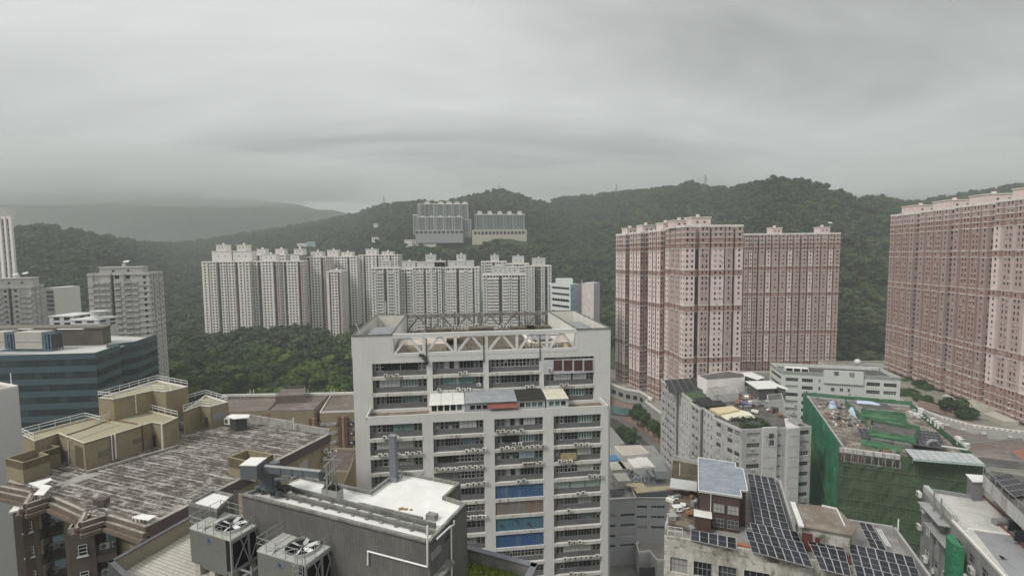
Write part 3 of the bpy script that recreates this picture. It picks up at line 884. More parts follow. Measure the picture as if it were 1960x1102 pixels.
# ---- grey towers at the left
GT = dict(ledges=lambda a, z: [(z - .1, .5)] + [(a + k * 3.0, .14) for k in range(1, int((z - a) / 3.0))], panes=(0, 0, 1), wall={'face': 0, 'mid': 0, 'deep': 3, 'jog': 0}, ac=.3, face=(3.0, 1.2, 1.3), mid=(2.6, 1.9, 1.7), deep=(2.4, 1.4, 2.0), jog=(0, 0, 0), sill=.85, balcony=('mid',))
GM = [W_BEIGE, W_GREY, W_GREY, W_DARK, W_BEIGE, C_ROOF]
def grey(label, a, b_, ytop, Y, d, front, heads, z0=0, rot=0.0, side=None):
    ya_, yb_ = Y - 4, Y + 4; z1 = at_y((a + b_) / 2, ytop, Y).z; A_, B2 = Vector((xy(a, ya_), ya_)), Vector((xy(b_ - 26, yb_), yb_)); rot = math.atan2((B2 - A_).y, (B2 - A_).x); dr = (B2 - A_).normalized(); ctr = (A_ + B2) / 2 + Vector((-dr.y, dr.x)) * d / 2
    xa, xb = 0.0, (B2 - A_).length; hs = []
    for (ha, hb, yb, yt) in heads:
        hs.append((((ha + hb) / 2 - (a + b_) / 2) / (b_ - a) * xb, 0, xy(hb, Y) - xy(ha, Y), d * .45, 0, at_y(ha, yt, Y).z - z1 - 1.6, 0))
    return tower('residential_tower', label, None, ctr, rot, xb - xa, d, z0, z1, front, side or [(4, 0), (2, .6), (4, 0), (2, .6), (4, 0)], 2.85, GM, GT, heads=hs)
grey('grey balcony tower with a dish on its roof behind the blue glass office', 167, 311, 526, 248, 20, [(1.3, 0), (1.6, .6), (1.6, .6), (1.1, .4), (.8, 2.4), (1.8, .6), (.9, 0), (1.9, .6), (1.7, .6), (.6, 0), (2.4, .02)], [(199, 268, 525, 507)], rot=R(-3))
grey('grey stained tower with two dishes at the left picture edge', -18, 84, 552, 272, 22, [(1.5, 0), (1.2, .5), (1.5, 0), (.9, 2.2), (2.2, 0), (1.6, .5), (1.6, .6)], [(8, 60, 552, 529)])
for i, (px, py, Y, lab) in enumerate(((31, 527, 283, 'white satellite dish on the grey tower at the edge, left of two'), (50, 525, 283, 'white satellite dish on the grey tower at the edge, right of two'), (243, 503, 258, 'white satellite dish on top of the grey balcony tower'), (1588, 428, 372, 'white dish on the lift house of the pink end tower'))):
    p = at_y(px, py, Y); r = thing('satellite_dish', lab, 'dish', (p.x, p.y, p.z - 1.2), 'roof dishes')
    db = MB()
    rings = []
    for k in range(4):
        q = 1.6 * k / 3; rings.append([(p.x + q * math.cos(a) * .95, p.y - .5 + q * math.sin(a) * .8 + .0, p.z + .5 + .25 * (q / 1.6) ** 2 + q * math.sin(a) * .35) for a in [2 * math.pi * j / 12 for j in range(12)]])
    for k in range(3):
        for j in range(12):
            db.quad(rings[k][j], rings[k + 1][j], rings[k + 1][(j + 1) % 12], rings[k][(j + 1) % 12])
    db.build('reflector', F_WHITE, r)
    sb = MB(); sb.tube(((p.x, p.y, p.z - 1.2), (p.x, p.y - .4, p.z + .5)), .12, 5); sb.tube(((p.x, p.y - .5, p.z + .5), (p.x, p.y - 1.3, p.z + 1.3)), .05, 4); sb.build('stand', F_GREY, r)
# tall tower with white fins
r = thing('office_tower', 'tall pale green tower with white upright fins at the left edge', 'tower', (-305, 318, 0))
xa, xb = xy(-60, 300), xy(33, 300); z1 = at_y(0, 415, 300).z
b = MB(); b.prism([(xa, 300), (xb, 300), (xb - 14, 314), (xa - 14, 314)], 0, z1)
b.build('wall', mat('curtain_wall_pale_green', (0.24, 0.29, 0.28), rough=.3, var=.15), r)
b = MB(); b.box((xy(-6, 300) - 4, 308, z1 + 3), (10, 9, 6)); b.build('roof_house', W_WHITE, r)
for k, (fa, fb) in enumerate(((-30, -22), (-16, -9), (-3, 3), (7, 13), (19, 23), (28.5, 33.5))):
    f = MB(); f.box(((xy(fa, 300) + xy(fb, 300)) / 2, 299.5, z1 / 2), (xy(fb, 300) - xy(fa, 300), 1.2, z1 + .6)); f.build('fin', W_WHITE, r)
b = MB()
z = 6
while z < z1 - 2:
    b.box(((xa + xb) / 2, 299.95, z), (xb - xa - .4, .2, 1.1)); z += 3.4
b.build('window_band', G_TEAL, r, stuff=True)
b = MB(); b.box(((xa + xb) / 2, 299.7, z1 - .6), (xb - xa + .3, 1, 1.4)); b.build('cornice', W_WHITE, r)
# small white slab behind
r = thing('apartment_block', 'narrow white block with strip balconies behind the edge towers', 'building', (xy(92, 330), 340, 0))
xa, xb = xy(80, 330), xy(101, 330); z1 = at_y(92, 551, 330).z
b = MB(); b.box(((xa + xb) / 2, 340, z1 / 2), (xb - xa, 20, z1)); b.build('wall', W_WHITE, r)
for k in range(5):
    q = MB(); q.box((xb - 2.6, 329.8, z1 - 2.8 - k * 2.9), (4.2, .5, 1.2)); q.build('balcony', W_DARK, r)

# ---- estates on the hillside
E_CONC = mat('estate_grey', (0.29, 0.30, 0.30), var=.08)
E_BEIGE = mat('estate_beige', (0.44, 0.395, 0.33), var=.08)
E_GREEN = mat('estate_green', (0.20, 0.225, 0.215), var=.1)
EM = [E_CONC, E_GREEN, E_BEIGE, W_DARK, W_WHITE, C_ROOF]
ES = dict(ledges=lambda a, z: [(z - .1, .8), (a + .2, .6)], panes=(0, 1), wall={'face': 0, 'mid': 1, 'deep': 3, 'jog': 0}, ac=0, face=(2.8, 1.2, 1.6), mid=(2.6, 1.9, 1.9), deep=(2.4, 1.4, 2.0), jog=(0, 0, 0), sill=.8)
def estate(label, a, b_, yt, yb, Y, heads, mi=None, st=None):
    xa, xb = xy(a, Y), xy(b_, Y); z1 = at_y((a + b_) / 2, yt, Y).z; z0 = at_y((a + b_) / 2, yb, Y).z
    fr = [(2.0, 0), (3.2, 1.1 - .3), (1.0, 2.0), (3.2, .8), (1.2, 0)]
    hs = [((xy((p + q) / 2, Y) - (xa + xb) / 2), 0, xy(q, Y) - xy(p, Y), 9, 0, at_y(p, t_, Y).z - z1 - 1.6, 4) for p, q, t_ in heads]
    return tower('apartment_block', label, 'blocks of the hillside estates', ((xa + xb) / 2, Y + 9), 0, xb - xa, 18, z0 - 6, z1, fr, [(3, 0), (2, .8), (3, 0)], 3.0, EM, st or ES, heads=hs)
for k, (a, b_) in enumerate(((802, 836), (837, 853), (854, 868), (869, 883), (884, 898))):
    estate(('wide block at the left of the upper hillside row', 'second block of the upper hillside row', 'third block of the upper hillside row', 'fourth block of the upper hillside row', 'right end block of the upper hillside row')[k], a, b_, 391, 425, 905, [((a + b_) / 2 - 4, (a + b_) / 2 + 5, 385)])
for k, (a, b_) in enumerate(((793, 801), (802, 818), (819, 834), (835, 852), (853, 869), (870, 887))):
    estate(('pale slim block at the left of the lower hillside row', 'second block from the left of the lower hillside row', 'third block from the left of the lower hillside row', 'fourth block from the left of the lower hillside row', 'fifth block from the left of the lower hillside row', 'right end block of the lower hillside row')[k], a, b_, 412 if k == 0 else 416, 442, 852, [((a + b_) / 2 - 2, (a + b_) / 2 + 3, 412 if k else 410)])
for k, (a, b_) in enumerate(((910, 929), (930, 948), (949, 967), (968, 985), (986, 1006))):
    estate(('left block above the beige hillside podium', 'second block above the beige hillside podium', 'middle block above the beige hillside podium', 'fourth block above the beige hillside podium', 'right block above the beige hillside podium')[k], a, b_, 411, 440, 842, [((a + b_) / 2 - 4, (a + b_) / 2 + 4, 403)], st=dict(ES, wall={'face': 1, 'mid': 1, 'deep': 3, 'jog': 1}))
def plain_block(name, label, cat, a, b_, yt, yb, Y, d, wm, rows=1, pitch=4.0, ww=2.4, wh=2.2, deepz=8, group=None, roof=None, pane=0):
    xa, xb = xy(a, Y), xy(b_, Y); z1 = at_y((a + b_) / 2, yt, Y).z; z0 = at_y((a + b_) / 2, yb, Y).z
    r = thing(name, label, cat, ((xa + xb) / 2, Y, z0), group)
    Wb, Pb = MB(), MB(); L = xb - xa; fh = (z1 - z0) / max(rows, 1)
    cols = even(L, pitch, ww, .5); rw = [(z0 + fh * (k + .28), z0 + fh * (k + .28) + min(wh, fh * .6)) for k in range(rows)]
    facade(Wb, Pb, (xa, Y), (xb, Y), z0 - deepz, z1, cols, rw, .3, 0, (0, 0, 1))
    for p, q in (((xb, Y), (xb, Y + d)), ((xb, Y + d), (xa, Y + d)), ((xa, Y + d), (xa, Y))):
        facade(Wb, Pb, p, q, z0 - deepz, z1, even(Vector((p[0] - q[0], p[1] - q[1])).length, pitch, ww), rw if p[0] == q[0] else [], .3, 0, (0, 0, 1))
    Wb.box(((xa + xb) / 2, Y + d / 2, z1 + .15), (L + .5, d + .5, .5), 0, 1)
    Wb.build('wall', [wm, roof or P_LEDGE], r); Pb.build('window', [G_DARK, G_MID, G_PALE], r, stuff=True)
    return r
plain_block('podium_building', 'long beige podium with square openings on the green hillside', 'building', 905, 1009, 440, 452, 838, 40, E_BEIGE, 1, 6.2, 4.4, 5.0, 14)
plain_block('podium_building', 'grey podium on stilts under the lower hillside row', 'building', 797, 888, 441, 449, 846, 40, E_CONC, 1, 7.5, 5.0, 4.0, 14)
plain_block('annex_building', 'pale annex beside the lower hillside row', 'building', 889, 903, 420, 443, 860, 20, E_CONC, 5, 4, 2.2, 2, 10)
for k, (a, b_, yt, yb, Y, lab) in enumerate(((776, 790, 459, 469, 770, 'white terraced house on the hillside, left of three'), (792, 808, 459, 468, 775, 'white terraced house on the hillside, middle of three'), (811, 836, 459, 468, 778, 'long white house on the hillside, right of three'),
                               (571, 590, 466, 478, 640, 'pale low school block above the white towers'), (590, 606, 463, 476, 655, 'low block with a blue green end beside the school'), (714, 734, 454, 461, 800, 'small ruined white house high on the hillside'), (718, 726, 428, 433, 1000, 'tiny white hut at a mast on the ridge flank'))):
    Y = hill_hit((a + b_) / 2, yb) - 12
    plain_block('house', lab, 'house', a, b_, yt, yb, Y, 12, W_WHITE if k != 4 else mat('paint_blue_green', (.30, .45, .45)), 2, 3.4, 1.8, 1.5, 6, 'scattered white houses on the hillside')
# laboratory building right of the white towers
LBW = mat('paint_bright_white', (.55, .57, .565), var=.05, streak=.08)
r = thing('institute_building', 'white building with round windows and pale blue corner', 'building', (xy(1075, 330), 330, 0))
Wb, Pb = MB(), MB()
A, B_, C_, D_ = at_y(1054, 560, 335).xy, at_y(1092, 560, 318).xy, at_y(1104, 560, 326).xy, at_y(1116, 560, 334).xy
zt = at_y(1075, 547, 325).z
for k in range(8):
    zb = zt - 4.2 - 4.0 * k
    if zb < 10: break
    facade(Wb, Pb, A, B_, zb, zb + 4.0, even((B_ - A).length, (B_ - A).length, (B_ - A).length - 2.4, 1.0), [(zb + 1.9, zb + 3.4)], .5, 0, (0, 0, 1))
facade(Wb, Pb, A, B_, zt - .2, zt + 1.2, [], [])
facade(Wb, Pb, A, B_, 0, zb, [], [])
facade(Wb, Pb, B_, C_, 0, zt + 1.2, [(1.2, 2.0), (3.6, 4.4)], floors(0, zt, 4.0, 1.0, 1.6), .25, 1, (0,))
facade(Wb, Pb, C_, D_, 0, zt + .8, [], [], wm=2)
Wb.face([(A.x, A.y, zt), (B_.x, B_.y, zt), (C_.x, C_.y, zt), (D_.x, D_.y, zt), (D_.x - 4, D_.y + 16, zt), (A.x, A.y + 20, zt)], 0)
d = (B_ - A).normalized(); n_ = Vector((d.y, -d.x))
for rowk in (2, 3):
    for i in range(6):
        q = A + d * (3.0 + i * ((B_ - A).length - 5) / 5.5) + n_ * .03
        Pb.disc((q.x, q.y, zt - 4.2 * rowk - 1.6 + 1.0), .75, 10, 0, (n_.x, n_.y, 0))
Wb.box((xy(1082, 334), 340, zt + 2), (11, 8, 4.0), 0, 0)
Wb.build('wall', [LBW, mat('paint_pale_blue', (.40, .48, .54)), mat('paint_lilac_grey', (.42, .42, .46))], r); Pb.build('window', [G_DARK, G_MID], r, stuff=True)
r = thing('slab_building', 'plain windowless slab with a cream front and lilac side', 'building', (xy(1125, 335), 335, 0))
b = MB(); A, B_, C_ = at_y(1114, 560, 315).xy, at_y(1136, 560, 312).xy, at_y(1148, 560, 322).xy; zt = at_y(1125, 542, 313).z
b.quad((A.x, A.y, 0), (B_.x, B_.y, 0), (B_.x, B_.y, zt), (A.x, A.y, zt), 0)
b.quad((B_.x, B_.y, 0), (C_.x, C_.y, 0), (C_.x, C_.y, zt), (B_.x, B_.y, zt), 1)
D_ = A + (C_ - B_)
b.quad((C_.x, C_.y, 0), (D_.x, D_.y, 0), (D_.x, D_.y, zt), (C_.x, C_.y, zt), 1)
b.quad((D_.x, D_.y, 0), (A.x, A.y, 0), (A.x, A.y, zt), (D_.x, D_.y, zt), 1)
b.face([(q.x, q.y, zt) for q in (A, B_, C_, D_)], 1)
b.build('wall', [mat('paint_cream', (.56, .52, .48), streak=.15), mat('paint_lilac', (.44, .45, .52), var=.12)], r)
b = MB()
for q in (A, B_):
    b.tube(((q.x, q.y, 0), (q.x, q.y, zt + 2)), .25, 5)
b.build('downpipe', F_WHITE, r)
# pylons on the ridge
for k, (px, yb, yt, Y, lab) in enumerate(((735, 391, 376, 1230, 'lattice pylon on the middle ridge'), (955, 366, 350, 1240, 'thin mast on the highest hump of the middle ridge'), (1180, 371, 352, 1150, 'pylon on the ridge left of the wooded hilltop'), (1350, 358, 335, 960, 'pylon beside the wooded hilltop'))):
    p = at_y(px, yb + 4, Y); h = at_y(px, yt, Y).z - p.z
    r = thing('pylon', lab, 'pylon', p, 'pylons on the ridge')
    b = MB()
    for sx, sy in ((-1, -1), (1, -1), (1, 1), (-1, 1)):
        b.tube(((p.x + sx * 2.6, p.y + sy * 2.6, p.z - 6), (p.x + sx * .3, p.y + sy * .3, p.z + h)), .28, 4)
    b.build('leg', F_GREY, r)
    for q in (.62, .78, .92):
        c = MB(); c.beam((p.x - 6 * (1.15 - q) * 2, p.y, p.z + h * q), (p.x + 6 * (1.15 - q) * 2, p.y, p.z + h * q), .5, .5); c.build('cross_arm', F_GREY, r)
# ================================================================== central industrial building
CC = mat('facade_concrete', (0.60, 0.595, 0.575), var=.05, scale=.2, fine=.04, streak=.3, dirt=(0.37, 0.355, 0.33))
CS = mat('spandrel_grey', (0.125, 0.125, 0.125), var=.15, streak=.35, dirt=(0.22, 0.2, 0.18))
CI = mat('infill_grey', (0.15, 0.15, 0.15), var=.15)
BEAM = patchy('beam_concrete', (0.57, 0.56, 0.535), (0.45, 0.425, 0.39), scale=0.5, lo=.42, hi=.68, third=(0.24, 0.20, 0.16), stretch=(1, 1, .25), bump=.1)
FA, FB = at_z(700, 800, 70.5).xy, at_z(1157, 778, 70.5).xy          # front line of the lower block
d_ = (FB - FA).normalized(); nrm = Vector((d_.y, -d_.x))            # nrm: out of the facade, towards us
FA = FA.copy(); FB = FA + d_ * ((at_z(1165, 778, 70.5).xy - FA).dot(d_))
SETB, DEPTH = 6.5, 42.0
UA, UB = FA - nrm * SETB, FB - nrm * SETB
UA = UA + d_ * ((on_wall(673, 640, UA, UB).xy - UA).dot(d_)); UB = UA + d_ * ((on_wall(1168.5, 630, UA, UB).xy - UA).dot(d_))
cb = thing('factory_building', 'wide white concrete factory block with truss parapet and air conditioners', 'factory', (FA.x, FA.y, 0))
ROT = math.atan2(d_.y, d_.x)
def uu(px, py, a, b_):
    return (on_wall(px, py, a, b_).xy - Vector(a)).dot(d_)
FH = 3.74
Z_TOP = 68.9
lo_bays = [(709, 809.5), (830, 926.5), (947, 1040), (1060, 1150.5)]
lo_cols = [(uu(a, 870, FA, FB), uu(b_, 870, FA, FB)) for a, b_ in lo_bays]
up_bays = [(712.5, 817), (828, 925.5), (935.5, 1033), (1041, 1137)]
up_cols = [(uu(a, 720, UA, UB), uu(b_, 720, UA, UB)) for a, b_ in up_bays]
HOLE_H = 3.0
wb, sb = MB(), MB()
slots = []
def slot(p, rot, w, h, n):
    slots.append((Vector(p), rot, w, h))
rows = [(Z_TOP - FH * k - HOLE_H, Z_TOP - FH * k) for k in range(18)]
LW = (FB - FA).length
facade(wb, None, FA, FB, 0, 70.6, lo_cols, [r for r in rows if r[0] > 0][::-1], .55, 0, hole=slot)
n_lo = len(slots)
z1u = 86.95
u_rows = [(80.55 - FH * k - HOLE_H, 80.55 - FH * k) for k in range(3)]
LU = (UB - UA).length
# upper front: solid from the beam under the truss down, end towers to the top
tA, tB = uu(750, 660, UA, UB), uu(1104.5, 655, UA, UB)
DECK = 82.2
facade(wb, None, UA, UB, 66.0, DECK, up_cols, u_rows[::-1], .6, 0, hole=slot)
def Q(base, u, back=0.0):
    return base + d_ * u - nrm * back
def vq(b, a, c, z0, z1, mi=0):
    b.quad((a.x, a.y, z0), (c.x, c.y, z0), (c.x, c.y, z1), (a.x, a.y, z1), mi)
vq(wb, Q(UA, 0), Q(UA, tA), DECK, z1u); vq(wb, Q(UA, tB), Q(UA, LU), DECK, z1u)
# lower returns, wing walls of the upper block down to the ground
vq(wb, Q(UA, 0), Q(UA, LU), 0, 66.0)
vq(wb, FA - nrm * SETB, FA, 0, 70.6); vq(wb, FB, FB - nrm * SETB, 0, 70.6)
bL, bR = Q(UA, 0, DEPTH - SETB), Q(UA, LU, DEPTH - SETB)
vq(wb, bL, UA, 0, z1u); vq(wb, Q(UA, LU), bR, 0, z1u); vq(wb, bR, bL, 0, DECK)
wb.build('wall', CC, cb)
for base, rws, cls in ((FA, rows[:12], lo_cols), (UA, u_rows[:2], up_cols)):
    for r0, r1 in rws:
        for a, c in cls:
            q = Q(base, (a + c) / 2, -.03); bm = MB(); bm.box((q.x, q.y, r0 - .37), (c - a + .3, .08, .70), ROT); bm.build('floor_beam', BEAM, cb)
# terrace floor, parapet coping, soil
TERR = patchy('terrace_soil', (0.16, 0.125, 0.095), (0.26, 0.22, 0.17), scale=.5, third=(.09, .08, .06))
tb = MB(); tb.face([(p.x, p.y, 69.4) for p in (FA + nrm * -.3, FB + nrm * -.3, Q(FA, LW, SETB), Q(FA, 0, SETB))]); tb.build('terrace', TERR, cb)
cp = MB(); q = Q(FA, LW / 2, .15); cp.box((q.x, q.y, 70.66), (LW, .32, .12), ROT)
for u in (0.12, LW - .12):
    q = Q(FA, u, SETB / 2); cp.box((q.x, q.y, 70.3), (.25, SETB, .9), ROT)
cp.build('parapet', CC, cb)

# roof deck, end towers (open wells), truss in front and at the back
deck = MB()
DK_M = patchy('roof_deck_brown', (0.085, 0.07, 0.052), (0.14, 0.12, 0.095), scale=.22, third=(.2, .18, .15))
deck.face([(p.x, p.y, DECK) for p in (Q(UA, .2, .2), Q(UA, LU - .2, .2), Q(UA, LU - .2, DEPTH - SETB - .2), Q(UA, .2, DEPTH - SETB - .2))])
deck.build('roof', DK_M, cb)
IN_W = mat('well_white', (0.62, 0.61, 0.57), var=.1, streak=.2)
W_IN = patchy('tank_cover_grey', (0.20, 0.21, 0.22), (0.27, 0.28, 0.29), scale=.6)
for u0, u1 in ((0.0, tA), (tB, LU)):
    D2 = DEPTH - SETB; pt = MB()
    for a, c in ((Q(UA, u0, 0.3), Q(UA, u0, D2)), (Q(UA, u1, D2), Q(UA, u1, 0.3)), (Q(UA, u0, D2), Q(UA, u1, D2))):
        m = (a + c) / 2; L = (c - a).length
        pt.box((m.x, m.y, (DECK + z1u) / 2), (L, .34, z1u - DECK - .02), math.atan2((c - a).y, (c - a).x))
    pt.build('tower_wall', IN_W, cb)
for u0, u1 in ((0.0, tA), (tB, LU)):
    D2 = DEPTH - SETB; rimm = MB()
    P4 = [Q(UA, u0, 0), Q(UA, u1, 0), Q(UA, u1, D2), Q(UA, u0, D2)]
    for k in range(4):
        a, c = P4[k], P4[(k + 1) % 4]; m = (a + c) / 2
        rimm.box((m.x, m.y, z1u + .08), ((c - a).length + .3, .4, .16), math.atan2((c - a).y, (c - a).x))
    rimm.build('coping', mat('coping_dark', (.12, .115, .1), var=.3), cb)
for side, (u0, u1) in enumerate(((1.5, tA - 1.2), (tB + 1.5, LU - 1.5))):
    k = MB()
    q = Q(UA, (u0 + u1) / 2, 12); k.box((q.x, q.y, 83.9), (u1 - u0, 20, 3.2), ROT); k.build('tank_cover', W_IN, cb)
def truss(base, back, u0, u1, z0, z1, n, m, w, tops, post_ext=0, name='truss'):
    t = MB()
    a, c = Q(base, u0, back), Q(base, u1, back)
    for z, h in tops:
        t.beam((a.x, a.y, z), (c.x, c.y, z), w, h)
    st = (u1 - u0) / n
    for i in range(n + 1):
        p = Q(base, u0 + i * st, back); t.beam((p.x, p.y, z0), (p.x, p.y, z1 + post_ext), w * .8, w * .8)
    t.build('truss_frame', m, cb)
    for i in range(n):
        dg = MB()
        p, q, s = Q(base, u0 + i * st + .1, back), Q(base, u0 + (i + .5) * st, back), Q(base, u0 + (i + 1) * st - .1, back)
        dg.beam((p.x, p.y, z0), (q.x, q.y, z1), w * .62, w * .62); dg.beam((s.x, s.y, z0), (q.x, q.y, z1), w * .62, w * .62)
        dg.build('truss_diagonal', m, cb)
truss(UA, .35, tA, tB, DECK - .1, z1u - .55, 6, CC, .8, ((z1u - .35, .95), (DECK + .1, .8)))
TR_D = patchy('truss_dirty', (0.16, 0.15, 0.13), (0.30, 0.29, 0.27), scale=.8)
truss(UA, DEPTH - SETB - .4, tA, tB, DECK - .1, z1u - .7, 6, TR_D, .75, ((z1u - .4, 1.0),), 1.0)
# things on the deck
r = thing('roof_hut', 'white sheet covered hut behind the truss at the left of the roof', 'hut', (*Q(UA, tA + 5, 9), DECK))
b = MB(); q = Q(UA, tA + 6.4, 8); b.box((q.x, q.y, DECK + .9), (11, 9, 1.7), ROT); b.build('wall', patchy('hut_wall', (.5, .47, .43), (.36, .28, .2), scale=.5), r)
b = MB(); q = Q(UA, tA + 8.2, 15); b.box((q.x, q.y, DECK + 1.5), (14, 8, .2), ROT, tilt=Matrix.Rotation(R(-6), 3, 'X')); b.build('roof', P_LEDGE, r)
r = thing('roof_hut', 'hut with curved white roof edges behind the truss at the right of the roof', 'hut', (*Q(UA, tB - 6, 9), DECK))
b = MB(); q = Q(UA, tB - 5, 9); b.box((q.x, q.y, DECK + .6), (11, 10, 1.0), ROT); b.build('wall', patchy('hut_floor', (.52, .48, .44), (.3, .26, .2), scale=.6), r)
b = MB(); q = Q(UA, tB - 10.4, 9); b.box((q.x, q.y, DECK + 1.3), (.6, 11, .35), ROT); q = Q(UA, tB - 5, 14.3); b.box((q.x, q.y, DECK + 1.6), (12, .6, .5), ROT); b.build('roof_edge', P_LEDGE, r)
b = MB(); q = Q(UA, tB - 7, 8); b.box((q.x, q.y, DECK + 1.6), (4.5, 4.5, .3), ROT); b.box((q.x, q.y + 3.5, DECK + 1.7), (3.5, 1.5, .5), ROT); b.build('skylight', W_IN, r)
# row of condensers along the back of the roof and inside the front parapet
for i in range(17):
    u = tA + 9 + i * .95 + (2.0 if i > 8 else 0) + (3.5 if i > 12 else 0)
    q = Q(UA, u, DEPTH - SETB - 3 + random.uniform(-.4, .4))
    for k in range(1 + (random.random() < .55)):
        ac_at(cb, (q.x, q.y, DECK + .6 + k * .72), ROT)
for u in (tA + 15.2, tA + 17.6, tA + 30, tA + 31.6, tA + 36, tA + 37.4):
    q = Q(UA, u, 1.6); ac_at(cb, (q.x, q.y, DECK + .5), ROT)
b = MB()
for u in (tA + 9.5, tA + 21.5, tA + 33.4, tA + 38):
    q = Q(UA, u, DEPTH - SETB - 6); b.box((q.x, q.y, DECK + .7), (7, 3, 1.2), ROT)
b.build('plant_bench', DK_M, cb)
b = MB(); q = Q(UA, tA + 20.3, 1.2); b.box((q.x, q.y, DECK + .7), (1.1, .9, 1.5), ROT); b.build('water_tank', mat('tank_pale_blue', (.45, .52, .55)), cb)
b = MB(); q = Q(UA, tA + 39.6, 1.2); b.box((q.x, q.y, DECK + .7), (.9, .9, 1.1), ROT); b.build('cabinet', mat('cabinet_cream', (.55, .47, .3)), cb)
# white antenna arms at both roof corners
for k, (u, s) in enumerate(((1.0, -1), (LU - 3.0, 1))):
    q = Q(UA, u, 4 if s < 0 else 8); b = MB(); b.tube(((q.x, q.y, z1u), (q.x + .9 * s, q.y, z1u + 2.4)), .09, 5); b.build('antenna', F_WHITE, cb)
q = Q(UA, tA - 5.5, DEPTH - SETB - 3); b = MB(); b.tube(((q.x, q.y, z1u - 2), (q.x, q.y, z1u + 4.5)), .09, 5)
for k in range(5):
    b.tube(((q.x - 1.1, q.y, z1u + 1.6 + k * .5), (q.x + 1.1 - k * .12, q.y, z1u + 1.6 + k * .5)), .04, 4)
b.build('antenna', F_WHITE, cb)
# drainpipe, black bent flue
for px in (817, 926, 1033.5):
    u = uu(px, 690, UA, UB); p = Q(UA, u, -.12); b = MB(); b.tube(((p.x, p.y, z1u - 1), (p.x, p.y, 80)), .12, 5); b.build('downpipe', F_DARK, cb)
b = MB()
ps = [on_wall(x, y, UA + nrm * .4, UB + nrm * .4) for x, y in ((802, 679), (810, 680), (815, 690), (818, 694), (816, 698))]
b.tube(ps, .36, 7); b.build('flue_pipe', F_DARK, cb)

# ---- the window bays: grey spandrel, infill with single lights at both ends and two wide banks of lights
PANES = [G_DARK, G_MID, G_PALE, G_TEAL]
def bay_mesh(seed, w, h):
    rg = random.Random(seed)
    fr, pn, sp = MB(), MB(), MB()
    sh = h * .36
    sp.quad((0, 0, 0), (w, 0, 0), (w, 0, sh), (0, 0, sh)); sp.quad((0, 0, sh), (w, 0, sh), (w, .12, sh), (0, .12, sh))
    hw = h - sh
    lay = [('s', .06), ('n', .065), ('s', .03), ('n', .065), ('s', .03), ('w', .30), ('s', .02), ('w', .30), ('s', .03), ('n', .065), ('s', .025), ('n', .065), ('s', .015)]
    tot = sum(a for _, a in lay); x = 0
    fm = rg.choice((0, 1, 1, 1, 2)); 
    for kd, a in lay:
        ww = a / tot * w
        if kd == 's':
            fr.box((x + ww / 2, .1, sh + hw / 2), (ww, .12, hw), mi=2)
        else:
            pm = rg.choice((0, 0, 0, 0, 1, 2, 3)) if kd == 'w' else rg.choice((0, 0, 1))
            f2 = fm if rg.random() < .7 else rg.choice((0, 1))
            k = 1 if kd == 'n' else rg.choice((3, 4, 4, 5)); m = 2 if kd == 'n' else rg.choice((1, 2, 2))
            top = rg.choice((0, 0, .12)) if kd == 'w' else 0
            for i in range(k):
                for j in range(m):
                    mm = pm if rg.random() < .9 else rg.choice((0, 1, 2))
                    a0, a1 = x + ww * i / k, x + ww * (i + 1) / k; b0, b1 = sh + hw * j / m, sh + hw * (j + 1) / m
                    pn.quad((a0, .16, b0), (a1, .16, b0), (a1, .16, b1), (a0, .16, b1), mm)
            for i in range(k + 1):
                fr.box((x + ww * i / k, .1, sh + hw / 2), (.09, .1, hw), mi=f2)
            for j in range(m + 1):
                fr.box((x + ww / 2, .11, sh + hw * min(max(j / m, .03), .97)), (ww, .09, .08), mi=f2)
        x += ww
    return fr.mesh('window', [F_WHITE, F_GREY, CI]), pn.mesh('pane', PANES), sp.mesh('spandrel', CS)
BAYV = [bay_mesh(100 + k, 1.0 * 10.6, HOLE_H) for k in range(14)]
def cover(name, m, p, rot, w, h, ribs=0, fill=1.0):
    b = MB(); n_ = Vector((math.sin(rot), -math.cos(rot))); dd = Vector((math.cos(rot), math.sin(rot)))
    k = max(1, ribs)
    for i in range(k):
        a, c = p.xy + dd * (w * i / k) + n_ * .25, p.xy + dd * (w * (i + 1) / k) + n_ * .25
        off = n_ * (.05 * (i % 2))
        mI = (a + c) / 2 + off; b.box((mI.x, mI.y, p.z + h * (1 - fill / 2)), (w / k, .06, h * fill), rot)
    return b.build(name, m, cb)
BLUE = patchy('cladding_blue', (0.055, 0.11, 0.22), (0.085, 0.145, 0.24), scale=.35, third=(.13, .17, .22), stretch=(1, 1, .3))
BLUE2 = patchy('cladding_blue_bright', (0.04, 0.095, 0.23), (0.055, 0.11, 0.21), scale=.3, third=(.09, .14, .21), stretch=(1, 1, .3))
TEALC = patchy('cladding_teal', (0.07, 0.15, 0.20), (0.085, 0.16, 0.20), scale=.3)
RUST = patchy('cladding_rusty', (0.20, 0.18, 0.165), (0.22, 0.13, 0.08), scale=.5, lo=.5, hi=.6, third=(.3, .28, .26), stretch=(1.6, 1.6, .2))
acn = random.Random(21)
bays_n = 0
special = {}
